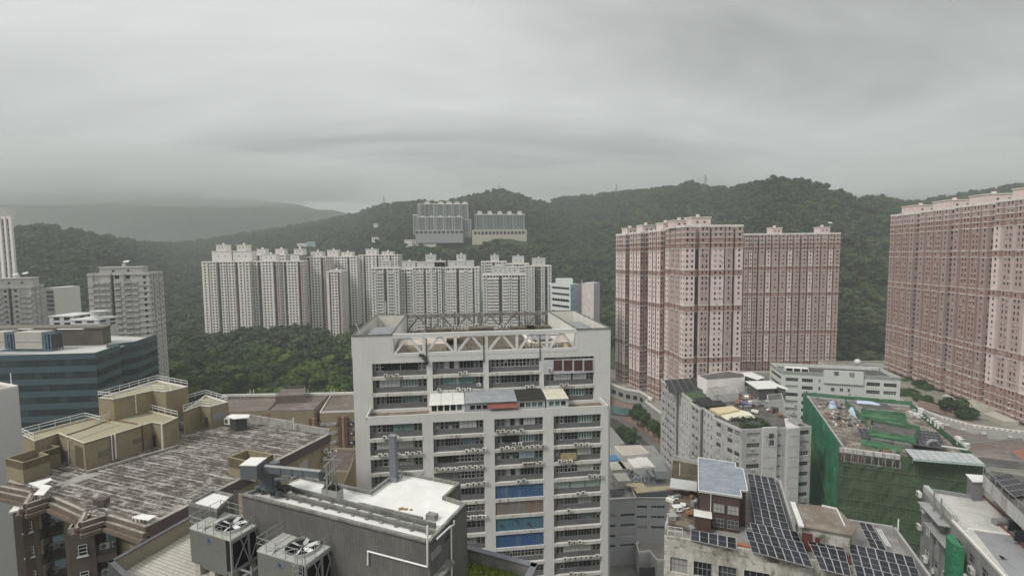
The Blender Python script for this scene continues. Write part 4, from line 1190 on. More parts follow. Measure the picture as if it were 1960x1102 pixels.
# slots are listed row by row from the bottom row upwards, four bays per row
lo_rows = [r for r in rows if r[0] > 0][::-1]
for i, (p, rot, w, h) in enumerate(slots):
    if i < n_lo:
        ri = len(lo_rows) - 1 - i // 4; ci = i % 4; up = False
    else:
        j = i - n_lo; ri = 2 - j // 4; ci = j % 4; up = True
    if not up and ri > 11:
        continue                                          # below the edge of the photograph: plain recess
    fr, pn, sp = BAYV[acn.randrange(14)]
    o = place('window', fr, cb, p, rot); o.scale = (w / 10.6, 1, 1)
    sub('pane', pn, o)
    s_ = place('spandrel', sp, cb, p, rot); s_.scale = (w / 10.6, 1, 1)
    if not up and ci == 2 and ri in (4, 5, 6, 7):
        cover('cladding_panel', {4: BLUE, 5: RUST, 6: TEALC, 7: BLUE2}[ri], p, rot, w, h, 22)
        if ri == 6:
            dd = Vector((math.cos(rot), math.sin(rot)))
            for f_, g_ in ((.12, .45), (.43, .78), (.68, .48)):
                q = p.xy + dd * (w * f_) + nrm * .4; v = MB(); v.tube(((q.x, q.y, p.z + h * g_), (q.x + nrm.x * .35, q.y + nrm.y * .35, p.z + h * g_)), .22, 8); v.build('vent_cowl', F_DARK, cb)
        continue
    # air conditioners on brackets in front of the spandrel
    if up and ri == 2:
        continue
    runs = {(0, 0): [(.24, 3)], (0, 2): [(.02, 4), (.5, 1)], (1, 0): [(.14, 4), (.66, 4)], (1, 1): [(.62, 4)], (1, 2): [(.1, 4), (.5, 5), (.35, 2)], (2, 1): [(.02, 5), (.55, 5)], (2, 2): [(.55, 5), (.6, 2)],
            (2, 3): [(.08, 3)], (3, 1): [(.62, 4)], (3, 3): [(.7, 4)], (5, 1): [(.6, 4), (.64, 4)], (8, 3): [(.18, 7)], (4, 3): [(.45, 2)], (9, 3): [(.3, 3)]}.get((ri, ci)) if not up else {(0, 1): [(.5, 2)], (1, 1): [(.08, 1), (.45, 3), (.85, 1)], (1, 3): [(.3, 2)], (1, 2): [(.7, 2)]}.get((ri, ci))
    if runs is None:
        runs = [(acn.uniform(.05, .6), acn.randrange(1, 4))] if acn.random() < .5 else []
    dd = Vector((math.cos(rot), math.sin(rot)))
    for k, (f_, cnt) in enumerate(runs):
        for m_ in range(cnt):
            u = w * f_ + m_ * 1.22 + acn.uniform(-.08, .08)
            if u > w - .4: break
            q = p.xy + dd * (u + .5) + nrm * .66
            ac_at(cb, (q.x, q.y, p.z + acn.uniform(-.15, .1) + (.85 if k == 2 else 0)), rot)
# shop-like dark red windows high on the right, green glass, cream board
UN = UA + nrm * .02
for k in range(4):
    a, c = 1059.5 + k * 19.5, 1075.5 + k * 19.5
    pa, pc = on_wall(a, 709, UA, UB), on_wall(c, 688.5, UA, UB)
    wI = (pc.xy - pa.xy).length
    b = MB(); m = (pa.xy + pc.xy) / 2 + nrm * .1
    b.box((m.x, m.y, (pa.z + pc.z) / 2), (wI, .1, pc.z - pa.z), ROT); b.build('roller_shutter', mat('shutter_maroon', (0.075, 0.04, 0.033), var=.25, scale=1.2), cb)
b = MB(); pa, pc = on_wall(1040, 716, UA, UB), on_wall(1137, 685, UA, UB); m = (pa.xy + pc.xy) / 2 + nrm * .04
b.box((m.x, m.y, (pa.z + pc.z) / 2), ((pc - pa).xy.length, .08, pc.z - pa.z), ROT); b.build('wall_panel', mat('panel_lilac_white', (.47, .47, .49)), cb)
pa, pc = on_wall(1073, 880.5, FA, FB), on_wall(1103, 865, FA, FB); m = (pa.xy + pc.xy) / 2 + nrm * .1
b = MB(); b.box((m.x, m.y, (pa.z + pc.z) / 2), ((pc - pa).xy.length, .12, pc.z - pa.z), ROT); b.build('signboard', patchy('board_ochre', (.36, .31, .17), (.27, .24, .14), scale=.8), cb)
# ---- sheds on the terrace
def lean_shed(label, a, b_, yb, ym, yf, wall, roof, wins=0, ribs=0, name='terrace_shed'):
    """pitched shed between px a and b_: roof back edge row yb, eave row ym, wall foot row yf"""
    ua, ub = uu(a, ym, FA, FB), uu(b_, ym, FA, FB)
    p = Q(FA, (ua + ub) / 2, .8)
    r = thing(name, label, 'shed', (p.x, p.y, 69.4))
    back = SETB - .15
    ze = z_over(Q(FA, (ua + ub) / 2, .7), ym); zr = z_over(Q(FA, (ua + ub) / 2, back), yb)
    w = MB(); f0, f1 = Q(FA, ua, .75), Q(FA, ub, .75); k0, k1 = Q(FA, ua, back), Q(FA, ub, back)
    cols = even(ub - ua, 1.35, 1.05, .5) if wins else []
    pn = MB()
    facade(w, pn, f0, f1, 69.4, ze - .05, cols, [(71.0, 71.0 + wins)] if wins else [], .12, 0, (0, 3))
    for s, t_ in ((k0, f0), (f1, k1)):
        w.face([(s.x, s.y, 69.4), (t_.x, t_.y, 69.4), (t_.x, t_.y, ze - .05 if t_ in (f0, f1) else zr - .05), (s.x, s.y, zr - .05 if s in (k0, k1) else ze - .05)])
    w.build('wall', wall, r)
    if pn.v: pn.build('window', PANES, r)
    n = max(1, ribs)
    for i in range(n):
        b = MB()
        g0, g1 = Q(FA, ua + (ub - ua) * i / n + .03, .35), Q(FA, ua + (ub - ua) * (i + 1) / n - .03, .35); h0, h1 = Q(FA, ua + (ub - ua) * i / n + .03, back), Q(FA, ua + (ub - ua) * (i + 1) / n - .03, back)
        t4 = [(g0.x, g0.y, ze), (g1.x, g1.y, ze), (h1.x, h1.y, zr), (h0.x, h0.y, zr)]
        b.face([(x, y, z + .1) for x, y, z in t4]); b.face(t4[::-1])
        for q in range(4):
            s, t_ = t4[q], t4[(q + 1) % 4]; b.quad(s, t_, (t_[0], t_[1], t_[2] + .1), (s[0], s[1], s[2] + .1))
        b.build('roof' if n == 1 else 'roof_sheet', roof, r)
    return r
WHT = mat('sheet_white', (.62, .62, .59), var=.08)
s1 = lean_shed('shed with white sheet roof and green windows on the factory terrace', 820.5, 889.5, 752, 774, 797, W_WHITE, WHT, 1.3, 3)
for k in range(11):
    q = Q(FA, uu(831 + k * 9.2, 790, FA, FB), .55); ac_at(s1, (q.x, q.y, 69.95 + (k % 3 == 0) * .1), ROT)
s2 = lean_shed('shed with grey patched roof on the factory terrace', 890, 990.5, 747, 769, 792, mat('shed_wall_grey', (.35, .36, .37)), patchy('roof_felt_grey', (.25, .265, .28), (.32, .33, .34), scale=.4), .9)
b = MB(); a0, a1 = uu(933, 776, FA, FB), uu(991, 773, FA, FB)
q0, q1, h0, h1 = Q(FA, a0, -.4), Q(FA, a1, -.4), Q(FA, a0, .8), Q(FA, a1, .8); zz = z_over(Q(FA, a0, .8), 770)
b.face([(q0.x, q0.y, zz - 1.05), (q1.x, q1.y, zz - 1.05), (h1.x, h1.y, zz - .2), (h0.x, h0.y, zz - .2)]); b.build('awning', mat('awning_red', (.22, .075, .06), var=.2), s2)
lean_shed('shed under a black felt roof on the factory terrace', 991, 1044.5, 745, 765, 786, mat('shed_wall_pale', (.45, .45, .43)), mat('felt_black', (.028, .027, .025), var=.3), 1.0)
lean_shed('small shed with ribbed cream roof at the end of the sheds', 1047, 1089.5, 745, 763, 784, mat('shed_wall_white', (.52, .53, .53)), mat('sheet_cream', (.58, .56, .46), var=.12), 1.0, 6)

# odd infills seen in single bays: green glass, pale sheeting, dark boards painted as the shade of an open front, bluish screens
G_SHEET = mat('sheeting_pale_green', (.30, .36, .34), rough=.4, var=.15); B_SHEET = mat('sheeting_bluish', (.30, .36, .42), rough=.4, var=.2); W_SHEET = mat('sheeting_grey_white', (.40, .41, .40), var=.15); D_OPEN = mat('opening_shade', (.025, .02, .016), var=.3)
n_rows = len(lo_rows)
for ri, ci, fa, fb_, m_, up in ((0, 0, .45, .82, G_TEAL, 0), (0, 1, .52, .86, W_SHEET, 0), (0, 2, .6, .84, W_SHEET, 0), (1, 0, .12, .42, W_SHEET, 0), (1, 2, .16, .48, G_DARK, 0), (2, 1, .06, .45, D_OPEN, 0), (2, 2, .5, .82, B_SHEET, 0), (3, 3, .5, .85, W_SHEET, 0), (3, 1, .0, .48, CI, 0),
                               (4, 3, .0, .34, G_SHEET, 0), (4, 3, .36, .66, G_SHEET, 0), (4, 3, .68, .99, G_SHEET, 0), (8, 3, .2, .8, W_SHEET, 0), (2, 3, .5, .8, W_SHEET, 0), (0, 0, .2, .5, G_DARK, 1), (0, 0, .52, .84, G_DARK, 1), (1, 1, .2, .46, G_TEAL, 1), (1, 1, .5, .8, G_TEAL, 1), (1, 0, .12, .5, W_SHEET, 1), (1, 3, .2, .55, W_SHEET, 1), (1, 3, .58, .86, W_SHEET, 1)):
    idx = (n_rows - 1 - ri) * 4 + ci if not up else n_lo + (2 - ri) * 4 + ci
    p, rot, w, h = slots[idx]; dd = Vector((math.cos(rot), math.sin(rot))); nn = Vector((dd.y, -dd.x)); k = max(2, round((fb_ - fa) * w / .9))
    o = place('window_infill', MB().mesh('window_infill', m_), cb, p, rot); b = MB()
    for i in range(k):
        u0, u1 = w * (fa + (fb_ - fa) * i / k) + .03, w * (fa + (fb_ - fa) * (i + 1) / k) - .03
        b.box(((u0 + u1) / 2, -.02, h * .70), (u1 - u0, .06, h * .56))
    o.data = b.mesh('window_infill', m_)
# ================================================================== foreground building with white roof
ZR = 85.0
GW = patchy('tile_wall_grey', (0.135, 0.132, 0.125), (0.165, 0.16, 0.15), scale=.4, bump=.1)
def tile_wall(name, c1, c2, mortar, w, h):
    m = bpy.data.materials.new(name); m.use_nodes = True
    t = m.node_tree; b = t.nodes['Principled BSDF']; L = t.links.new
    b.inputs['Roughness'].default_value = .7
    tcn = N(t, 'ShaderNodeTexCoord'); sp = N(t, 'ShaderNodeSeparateXYZ'); L(tcn.outputs['Object'], sp.inputs[0])
    mu = N(t, 'ShaderNodeMath', operation='MULTIPLY_ADD'); mu.inputs[1].default_value = .92; L(sp.outputs[0], mu.inputs[0])
    mv = N(t, 'ShaderNodeMath', operation='MULTIPLY'); mv.inputs[1].default_value = -.39 * -1; L(sp.outputs[1], mv.inputs[0]); L(mv.outputs[0], mu.inputs[2])
    cb_ = N(t, 'ShaderNodeCombineXYZ'); L(sp.outputs[2], cb_.inputs[0]); L(mu.outputs[0], cb_.inputs[1])
    br = N(t, 'ShaderNodeTexBrick'); br.inputs['Scale'].default_value = 1.0; br.inputs['Brick Width'].default_value = h; br.inputs['Row Height'].default_value = w
    br.inputs['Mortar Size'].default_value = .02; br.inputs['Color1'].default_value = (*c1, 1); br.inputs['Color2'].default_value = (*c2, 1); br.inputs['Mortar'].default_value = (*mortar, 1)
    L(cb_.outputs[0], br.inputs['Vector'])
    n1 = N(t, 'ShaderNodeTexNoise'); n1.inputs['Scale'].default_value = .5; n1.inputs['Detail'].default_value = 7; L(tcn.outputs['Object'], n1.inputs['Vector'])
    mr = N(t, 'ShaderNodeMapRange'); mr.inputs['From Min'].default_value = .3; mr.inputs['From Max'].default_value = .7; mr.inputs['To Min'].default_value = .82; mr.inputs['To Max'].default_value = 1.15; L(n1.outputs['Fac'], mr.inputs['Value'])
    mm = N(t, 'ShaderNodeMix', data_type='RGBA', blend_type='MULTIPLY'); mm.inputs[0].default_value = 1; L(br.outputs['Color'], mm.inputs[6]); L(mr.outputs[0], mm.inputs[7])
    L(mm.outputs[2], b.inputs['Base Color'])
    return m
GT_ = tile_wall('wall_tiles_grey', (.098, .096, .09), (.122, .118, .11), (.085, .083, .078), .2, .9)
WR = mat('roof_white_coating', (0.66, 0.655, 0.63), var=.10, scale=.7, fine=.06)
PAR = patchy('parapet_grey', (0.22, 0.22, 0.205), (0.15, 0.148, 0.135), scale=1.2, third=(.4, .39, .36), bump=.2)
fbase = at_z(600, 1000, 79)
fb = thing('office_block', 'grey tiled plant room block with white coated roof in the foreground', 'building', (fbase.x, fbase.y, 0))
PX = [(463, 944.5), (822, 1036), (893, 962), (853, 949.5), (881.5, 923), (762.5, 899.5), (709, 938.5), (573, 908)]
poly = [at_z(x, y, ZR + .35).xy for x, y in PX]
poly = ccw(poly)
DECKZ = 79.0
wb = MB(); n = len(poly)
for i in range(n):
    a, c = poly[i], poly[(i + 1) % n]
    vq(wb, a, c, DECKZ - 3.5, ZR + .2)
wb.build('wall', GT_, fb)
rb = MB(); rb.face([(p.x, p.y, ZR) for p in poly]); rb.build('roof', WR, fb)
pb = MB(); pb.ring(poly, .22, ZR + .03, ZR + .38); pb.build('parapet', PAR, fb)
ib = MB(); inn = offset(poly, -.26)
for i in range(n):          # white upstand inside the parapet
    a, c = inn[i], inn[(i + 1) % n]; vq(ib, c, a, ZR + .01, ZR + .14)
ib.build('upstand', WR, fb)
FA_, FB_, FC_ = poly_z([PX[0], PX[1], PX[2]], ZR + .35)
fd = (FB_ - FA_).normalized(); fn = Vector((fd.y, -fd.x)); fr_ = math.atan2(fd.y, fd.x)
FROT = fr_
sd_ = (FC_ - FB_).normalized(); sn = Vector((sd_.y, -sd_.x))
# lower part of the front wall: piers over a flat dark sheet painted as shaded recesses under the big pipe
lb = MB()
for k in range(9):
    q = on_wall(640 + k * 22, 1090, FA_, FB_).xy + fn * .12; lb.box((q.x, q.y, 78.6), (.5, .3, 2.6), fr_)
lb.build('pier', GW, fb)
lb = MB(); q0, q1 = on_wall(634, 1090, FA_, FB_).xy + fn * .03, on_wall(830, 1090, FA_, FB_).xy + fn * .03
vq(lb, q0, q1, 77, 79.6); lb.build('recess_shade', mat('recess_shade_brown', (.05, .04, .032)), fb)
# rails of the crane along the front edge
RAILM = patchy('rail_steel', (0.20, 0.20, 0.19), (0.13, 0.13, 0.12), scale=1.0)
for a, c, w, h in (((541, 944), (836, 1017), .15, .2), ((560, 934), (833.5, 1003.5), .17, .22)):
    p, q = at_z(*a, ZR + .3), at_z(*c, ZR + .3); b = MB(); b.beam(p, q, w, h); b.beam((p.x, p.y, ZR + .10), (q.x, q.y, ZR + .10), w * 1.2, .08)
    b.build('crane_rail', RAILM, fb)
    b = MB()
    for k in range(11):
        m = p.lerp(q, (k + .5) / 11); b.box((m.x, m.y, ZR + .06), (.22, .5, .1), fr_)
    b.build('rail_sleeper', PAR, fb)
p, q = at_z(686, 964, ZR + .2), at_z(809, 993, ZR + .2); b = MB(); b.beam(p, q, .16, .3); b.build('kerb', PAR, fb)
p = at_z(827, 988, ZR + .2); b = MB(); b.box((p.x, p.y, ZR + .22), (.8, .5, .4), fr_); b.build('kerb', PAR, fb)
for x, y, s in ((768, 974, .25), (777, 975, .18), (787, 976, .12), (701, 968, .16)):
    p = at_z(x, y, ZR); b = MB(); b.box((p.x, p.y, ZR + .05), (s * 1.6, s, .1), .4); tag(b.build('rubble_piece', mat('rubble_ochre', (.28, .2, .09))), 'small ochre rubble piece lying on the white roof', 'rubble', 'rubble pieces on the white roof')
# square flue
p = at_z(754, 920, ZR); h = z_over(p, 834) - ZR
flue = thing('roof_flue', 'square grey steel flue standing on the white roof', 'flue', (p.x, p.y, ZR))
b = MB(); b.box((p.x, p.y, ZR + h / 2), (.55, .5, h), fr_ + .2); b.build('shaft', mat('flue_blue_grey', (.17, .18, .2), rough=.5, var=.08), flue)
b = MB(); b.box((p.x, p.y, ZR + h + .04), (.62, .56, .08), fr_ + .2); b.box((p.x, p.y, ZR + .2), (.68, .62, .4), fr_ + .2); b.box((p.x + .5, p.y + .1, ZR + .35), (.5, .3, .3), fr_); b.build('collar', F_GREY, flue)
# white pipes on the walls
WP = mat('pipe_white', (.7, .7, .68), rough=.4, var=.04)
def wall_pipe(pts, a, c, nn, r=.07, m=WP):
    b = MB(); b.tube([on_wall(x, y, a + nn * .15, c + nn * .15) for x, y in pts], r, 6); b.build('wall_pipe', m, fb)
wall_pipe([(704, 1080), (704, 1054), (818, 1084), (818, 1006)], FA_, FB_, fn)
wall_pipe([(836, 1031), (861.5, 1007), (869, 1003), (869, 996)], FB_, FC_, sn)
wall_pipe([(863.5, 1007), (864.5, 1104)], FB_, FC_, sn)
wall_pipe([(842, 1102), (857, 1081)], FB_, FC_, sn)
def wall_panel(name, x0, y0, x1, y1, a, c, nn, m, t=.1):
    p, q = on_wall(x0, y0, a, c), on_wall(x1, y1, a, c); mI = (p.xy + q.xy) / 2 + nn * t / 2
    b = MB(); b.box((mI.x, mI.y, (p.z + q.z) / 2), ((p.xy - q.xy).length, t, abs(p.z - q.z)), math.atan2((c - a).y, (c - a).x)); return b.build(name, m, fb)
wall_panel('louvre_panel', 824, 1071, 841, 1041, FB_, FC_, sn, mat('louvre_grey', (.2, .2, .2)), .15)
wall_panel('window', 851, 1037, 859, 1022, FB_, FC_, sn, G_DARK, .02)
p, q = on_wall(824, 1098, FB_, FC_), on_wall(856, 1071, FB_, FC_); b = MB(); b.beam(Vector((p.x, p.y, q.z)) + Vector((*sn, 0)) * .3, q + Vector((*sn, 0)) * .3, .7, .15); b.build('ledge', PAR, fb)
# big grey pipe with red joints along the foot of the wall
BP = mat('pipe_grey_lagged', (.27, .3, .31), rough=.5, var=.1)
pp = thing('water_pipe', 'thick grey water pipe with red joints below the tiled wall', 'pipe', at_z(700, 1078, 79.9))
b = MB(); a, c = at_z(634, 1059, 80.2), at_z(800, 1108, 80.2); b.tube((a, c), .2, 10); b.build('pipe_run', BP, pp)
b = MB(); a2 = at_z(659, 1066, 80.2); c2 = at_z(612, 1104, 79.9); b.tube((a2, c2), .12, 8); b.build('pipe_branch', BP, pp)
for f in (.14, .27, .62):
    m = a.lerp(c, f); b = MB(); b.tube((m - (c - a).normalized() * .1, m + (c - a).normalized() * .1), .23, 10); b.build('flange', mat('flange_red', (.26, .1, .07)), pp)
for f in (.1, .5, .9):
    m = a.lerp(c, f); b = MB(); b.box((m.x, m.y, 79.4), (.2, .2, 1.4)); b.build('stand', F_GREY, pp)
# left white-topped plant room and parapet walk of the deck
lp = [(360, 965), (415, 979), (447, 949), (408, 940)]
P4 = ccw(poly_z(lp, 83.6))
b = MB(); b.prism(P4, DECKZ, 83.55, 0, 1); b.build('plant_room', [GT_, WR], fb)
b = MB(); b.ring(P4, .12, 83.56, 83.8); b.build('parapet', PAR, fb)
b = MB(); q = at_z(470, 978, 81); b.box((q.x, q.y, 81), (1.6, .1, 3.2), fr_); b.build('door', mat('door_buff', (.30, .26, .2)), fb)
b = MB(); q0, q1 = at_z(447, 949, 82.0).xy, at_z(478, 950, 82.0).xy; vq(b, q0, q1, DECKZ, 82.6); b.build('link_wall', GT_, fb)
# tiled deck
TILE = bpy.data.materials.new('deck_tiles'); TILE.use_nodes = True
t = TILE.node_tree; bs = t.nodes['Principled BSDF']; bs.inputs['Roughness'].default_value = .8
tcn = N(t, 'ShaderNodeTexCoord'); mpn = N(t, 'ShaderNodeMapping'); mpn.inputs['Rotation'].default_value = (0, 0, -fr_); t.links.new(tcn.outputs['Object'], mpn.inputs[0])
br = N(t, 'ShaderNodeTexBrick'); br.offset = 0; br.inputs['Scale'].default_value = 1; br.inputs['Brick Width'].default_value = .33; br.inputs['Row Height'].default_value = .33; br.inputs['Mortar Size'].default_value = .03
br.inputs['Color1'].default_value = (.50, .48, .43, 1); br.inputs['Color2'].default_value = (.42, .40, .35, 1); br.inputs['Mortar'].default_value = (.22, .2, .17, 1)
t.links.new(mpn.outputs[0], br.inputs['Vector']); t.links.new(br.outputs['Color'], bs.inputs['Base Color'])
deckp = poly_z([(213, 1076), (363, 992), (560, 1000), (840, 1110), (800, 1400), (330, 1400)], DECKZ)
b = MB(); b.prism(deckp, DECKZ - 1.5, DECKZ, 1, 0); b.build('deck', [TILE, F_DARK], fb)
CP_ = patchy('coping_slate', (.10, .105, .11), (.14, .14, .14), scale=1)
WALLB = mat('parapet_buff', (.27, .245, .19), var=.1, streak=.15)
a, c, e = at_z(213, 1075.5, 80.3), at_z(372, 986, 80.3), at_z(252, 1112, 80.3)
for u, v in ((a, c), (a, e)):
    dd = (v.xy - u.xy).normalized(); m = (u.xy + v.xy) / 2; L = (v.xy - u.xy).length; rr = math.atan2(dd.y, dd.x)
    b = MB(); b.box((m.x, m.y, 79.5), (L, .25, 1.6), rr); b.build('deck_parapet', WALLB, fb)
    b = MB(); b.box((m.x, m.y, 80.36), (L + .35, .36, .1), rr); b.build('coping', CP_, fb)
b = MB(); off = (a.xy - c.xy).normalized() * .05
vq(b, a.xy + Vector((-.15, -.15)), e.xy + Vector((-.15, -.15)), 40, 80.3); vq(b, c.xy + Vector((-.2, 0)), a.xy + Vector((-.15, -.15)), 40, 80.3); b.build('outer_wall', mat('outer_wall_slate', (.06, .065, .07), rough=.4), fb)
# green roof in front right
GZ = 78.2
gp = poly_z([(893, 1047), (1012, 1081), (985, 1135), (845, 1160)], GZ + .9)
gl = offset(ccw(gp), -.05)
GRASS_B = patchy('lawn_soil', (.06, .075, .02), (.10, .09, .045), scale=.5)
b = MB(); b.face([(p.x, p.y, GZ) for p in ccw(gp)]); b.build('planting_bed', GRASS_B, fb)
CPB = patchy('coping_blue_grey', (.15, .155, .175), (.18, .18, .19), scale=.8)
e0, e1, e2 = at_z(893, 1046, GZ + 1.3), at_z(1022, 1080, GZ + 1.3), at_z(1000, 1125, GZ + 1.3)
for u, v in ((e0, e1), (e1, e2)):
    dd = (v.xy - u.xy).normalized(); m = (u.xy + v.xy) / 2; L = (v.xy - u.xy).length; rr = math.atan2(dd.y, dd.x)
    b = MB(); b.box((m.x, m.y, GZ + .55), (L, .3, 1.3), rr); b.build('bed_wall', patchy('bed_wall_grey', (.26, .25, .24), (.2, .19, .18), scale=.8), fb)
    b = MB(); b.box((m.x, m.y, GZ + 1.26), (L + .45, .55, .12), rr); b.build('coping', CPB, fb)
b = MB(); vq(b, e2.xy, e1.xy + Vector((.2, .1)), 30, GZ + 1.2); vq(b, e1.xy + Vector((.2, .1)), e0.xy + Vector((0, .2)), 30, GZ + 1.2); b.build('outer_wall', bpy.data.materials['outer_wall_slate'], fb)
# lawn
GR = leaf_mat('lawn_blades', (.20, .28, .035), (.33, .40, .09))
b = MB(); rg = random.Random(4)
g0 = ccw(gp); 
def inside(p, poly):
    r_ = False
    for i in range(len(poly)):
        a, c = poly[i], poly[i - 1]
        if (a.y > p[1]) != (c.y > p[1]) and p[0] < (c.x - a.x) * (p[1] - a.y) / (c.y - a.y) + a.x:
            r_ = not r_
    return r_
x0, x1 = min(p.x for p in g0), max(p.x for p in g0); y0, y1 = min(p.y for p in g0), max(p.y for p in g0)
k = 0
while k < 9000:
    p = (rg.uniform(x0, x1), rg.uniform(max(y0, 24), y1))
    if not inside(p, g0): continue
    k += 1
    cl_ = math.sin(p[0] * 2.1) * math.sin(p[1] * 1.7 + 1) + math.sin(p[0] * .9 + p[1] * 1.3)
    if rg.random() > .62 + .25 * cl_: continue
    h = rg.uniform(.1, .28) * (1 + .4 * cl_ * (cl_ > 0)); a = rg.uniform(0, 6.28); w = rg.uniform(.04, .08)
    dx, dy = math.cos(a), math.sin(a); l = rg.uniform(-.1, .1)
    b.face([(p[0] - dx * w, p[1] - dy * w, GZ), (p[0] + dx * w, p[1] + dy * w, GZ), (p[0] + dx * w * .5 - dy * l, p[1] + dy * w * .5 + dx * l, GZ + h), (p[0] - dx * w * .5 - dy * l, p[1] - dy * w * .5 + dx * l, GZ + h * .9)])
lw = b.build('lawn_grass', GR); lw['kind'] = 'stuff'

# ================================================================== cooling towers
CT_P = mat('casing_grey', (0.135, 0.14, 0.13), rough=.6, var=.06, streak=.08)
CT_D = mat('casing_deck', (0.40, 0.40, 0.38), rough=.6, var=.12)
CT_F = mat('fan_blade_pale', (0.62, 0.63, 0.62), rough=.5, var=.05)
CT_B = mat('inside_shade_black', (0.012, 0.012, 0.012))
CT_R = mat('rail_galvanised', (0.24, 0.25, 0.25), rough=.5, var=.1)
CT_L = mat('emblem_blue', (0.03, 0.09, 0.28))
CONC = patchy('plinth_concrete', (.42, .40, .36), (.34, .32, .28), scale=1.5)
CW, CD, CH, LEG = 4.75, 2.75, 2.65, 1.2
def cooling_tower(label, cx, cy, ladder):
    Z0 = DECKZ; zb, zt = Z0 + LEG, Z0 + LEG + CH
    r = thing('cooling_tower', label, 'cooling tower', (cx, cy, Z0), 'rooftop cooling towers')
    e1 = Vector((math.cos(FROT), math.sin(FROT))); e2 = Vector((-e1.y, e1.x))
    def G(u, v):
        return Vector((cx, cy)) + e1 * u + e2 * v
    def bx(b, u, v, z, su, sv, sz, mi=0):
        q = G(u, v); b.box((q.x, q.y, z), (su, sv, sz), FROT, mi)
    b = MB(); bx(b, -.3, 0, (zb + zt) / 2, CW - .6, CD, CH); b.build('casing', CT_P, r)
    b = MB(); bx(b, CW / 2 - .35, 0, (zb + zt) / 2 + .1, .5, CD - .1, CH - .3); b.build('open_end_shade', CT_B, r)  # black box painted as the unlit inside of the open end
    b = MB()
    for v in (-CD / 2, 0.15, CD / 2):
        bx(b, CW / 2 + .02, v, (zb + zt) / 2, .12, .14, CH)
    bx(b, CW / 2 + .02, 0, zt - .1, .14, CD, .2); bx(b, CW / 2 + .02, 0, zb + .1, .16, CD, .2)
    b.build('end_frame', CT_R, r)
    for v0, v1 in ((-CD / 2 + .1, .1), (.2, CD / 2 - .1)):
        for s in (0, 1):
            a, c = G(CW / 2 + .08, v0 if s else v1), G(CW / 2 + .08, v1 if s else v0)
            if not s:
                c = G(CW / 2 + .08, (v0 + v1) / 2)
            b = MB(); b.beam((a.x, a.y, zb + .2), (c.x, c.y, zt - .2), .07, .07); b.build('brace', CT_R, r)
    b = MB(); bx(b, 0, 0, zt + .06, CW + .05, CD + .05, .12); bx(b, -1.95, 0, zt + .14, .9, CD - .3, .05); bx(b, -1.45, -.9, zt + .2, 1.0, .5, .12); b.build('top_deck', CT_D, r)
    b = MB(); bx(b, -.86, 0, zt + .13, .05, CD, .05); b.build('deck_seam', CT_P, r)
    # fan: ring, flat black disc painted as the well's shade, hub, blades
    fc = G(.62, 0.05); FR = 1.22
    b = MB(); k = 28
    for i in range(k):
        a0, a1 = 2 * math.pi * i / k, 2 * math.pi * (i + 1) / k
        p = lambda a, q, z: (fc.x + q * math.cos(a), fc.y + q * math.sin(a), z)
        b.quad(p(a0, FR + .14, zt + .12), p(a1, FR + .14, zt + .12), p(a1, FR + .05, zt + .36), p(a0, FR + .05, zt + .36))
        b.quad(p(a0, FR + .05, zt + .36), p(a1, FR + .05, zt + .36), p(a1, FR, zt + .36), p(a0, FR, zt + .36))
        b.quad(p(a0, FR, zt + .36), p(a1, FR, zt + .36), p(a1, FR, zt + .13), p(a0, FR, zt + .13))
    b.build('fan_ring', CT_D, r)
    b = MB(); b.disc((fc.x, fc.y, zt + .125), FR, 28); b.build('fan_well_shade', CT_B, r)
    b = MB(); b.tube(((fc.x, fc.y, zt + .13), (fc.x, fc.y, zt + .34)), .17, 10); hub = b.build('fan_hub', CT_P, r)
    for i in range(6):
        a = 2 * math.pi * i / 6 + .5; b = MB(); c_, s_ = math.cos(a), math.sin(a)
        def q(rad, t_, z): return (fc.x + c_ * rad - s_ * t_, fc.y + s_ * rad + c_ * t_, z)
        b.quad(q(.16, -.05, zt + .2), q(.42, -.07, zt + .2), q(.42, .07, zt + .26), q(.16, .05, zt + .26)); b.quad(q(.4, -.13, zt + .18), q(1.14, -.15, zt + .2), q(1.14, .15, zt + .32), q(.4, .13, zt + .3)); b.quad(q(.4, .13, zt + .285), q(1.14, .15, zt + .305), q(1.14, -.15, zt + .185), q(.4, -.13, zt + .165))
        o = b.build('fan_blade', CT_F, r)
    # railing round the top, legs, blue emblem, ladder, frame beside
    b = MB(); cs = [G(-CW / 2, -CD / 2), G(CW / 2, -CD / 2), G(CW / 2, CD / 2), G(-CW / 2, CD / 2)]
    b.railing([(p.x, p.y, zt + .1) for p in cs], 1.0, .95, .026, (1.0, .55), 5, True); b.build('railing', CT_R, r)
    for u in (-CW / 2 + .45, -.2, CW / 2 - .5):
        for v in (-CD / 2 + .4, CD / 2 - .4):
            b = MB(); bx(b, u, v, Z0 + LEG / 2, .62, .5, LEG); b.build('plinth', CONC, r)
    b = MB(); bx(b, 0, 0, zb - .06, CW, CD, .18); bx(b, .2, -CD / 2 + .1, zb - .22, CW * .62, .1, .35); b.build('base_frame', CT_P, r)
    b = MB(); q0 = G(-.15, -CD / 2 - .015)
    for dz, tl in ((.1, .5), (-.1, .5), (0, -.5)):
        b.box((q0.x, q0.y, zb + CH * .80 + dz), (.34, .03, .08), FROT, 0, Matrix.Rotation(tl, 3, 'Y'))
    b.build('emblem', CT_L, r)
    b = MB()
    u0 = CW / 2 - .25 if ladder else CW / 2 + .6
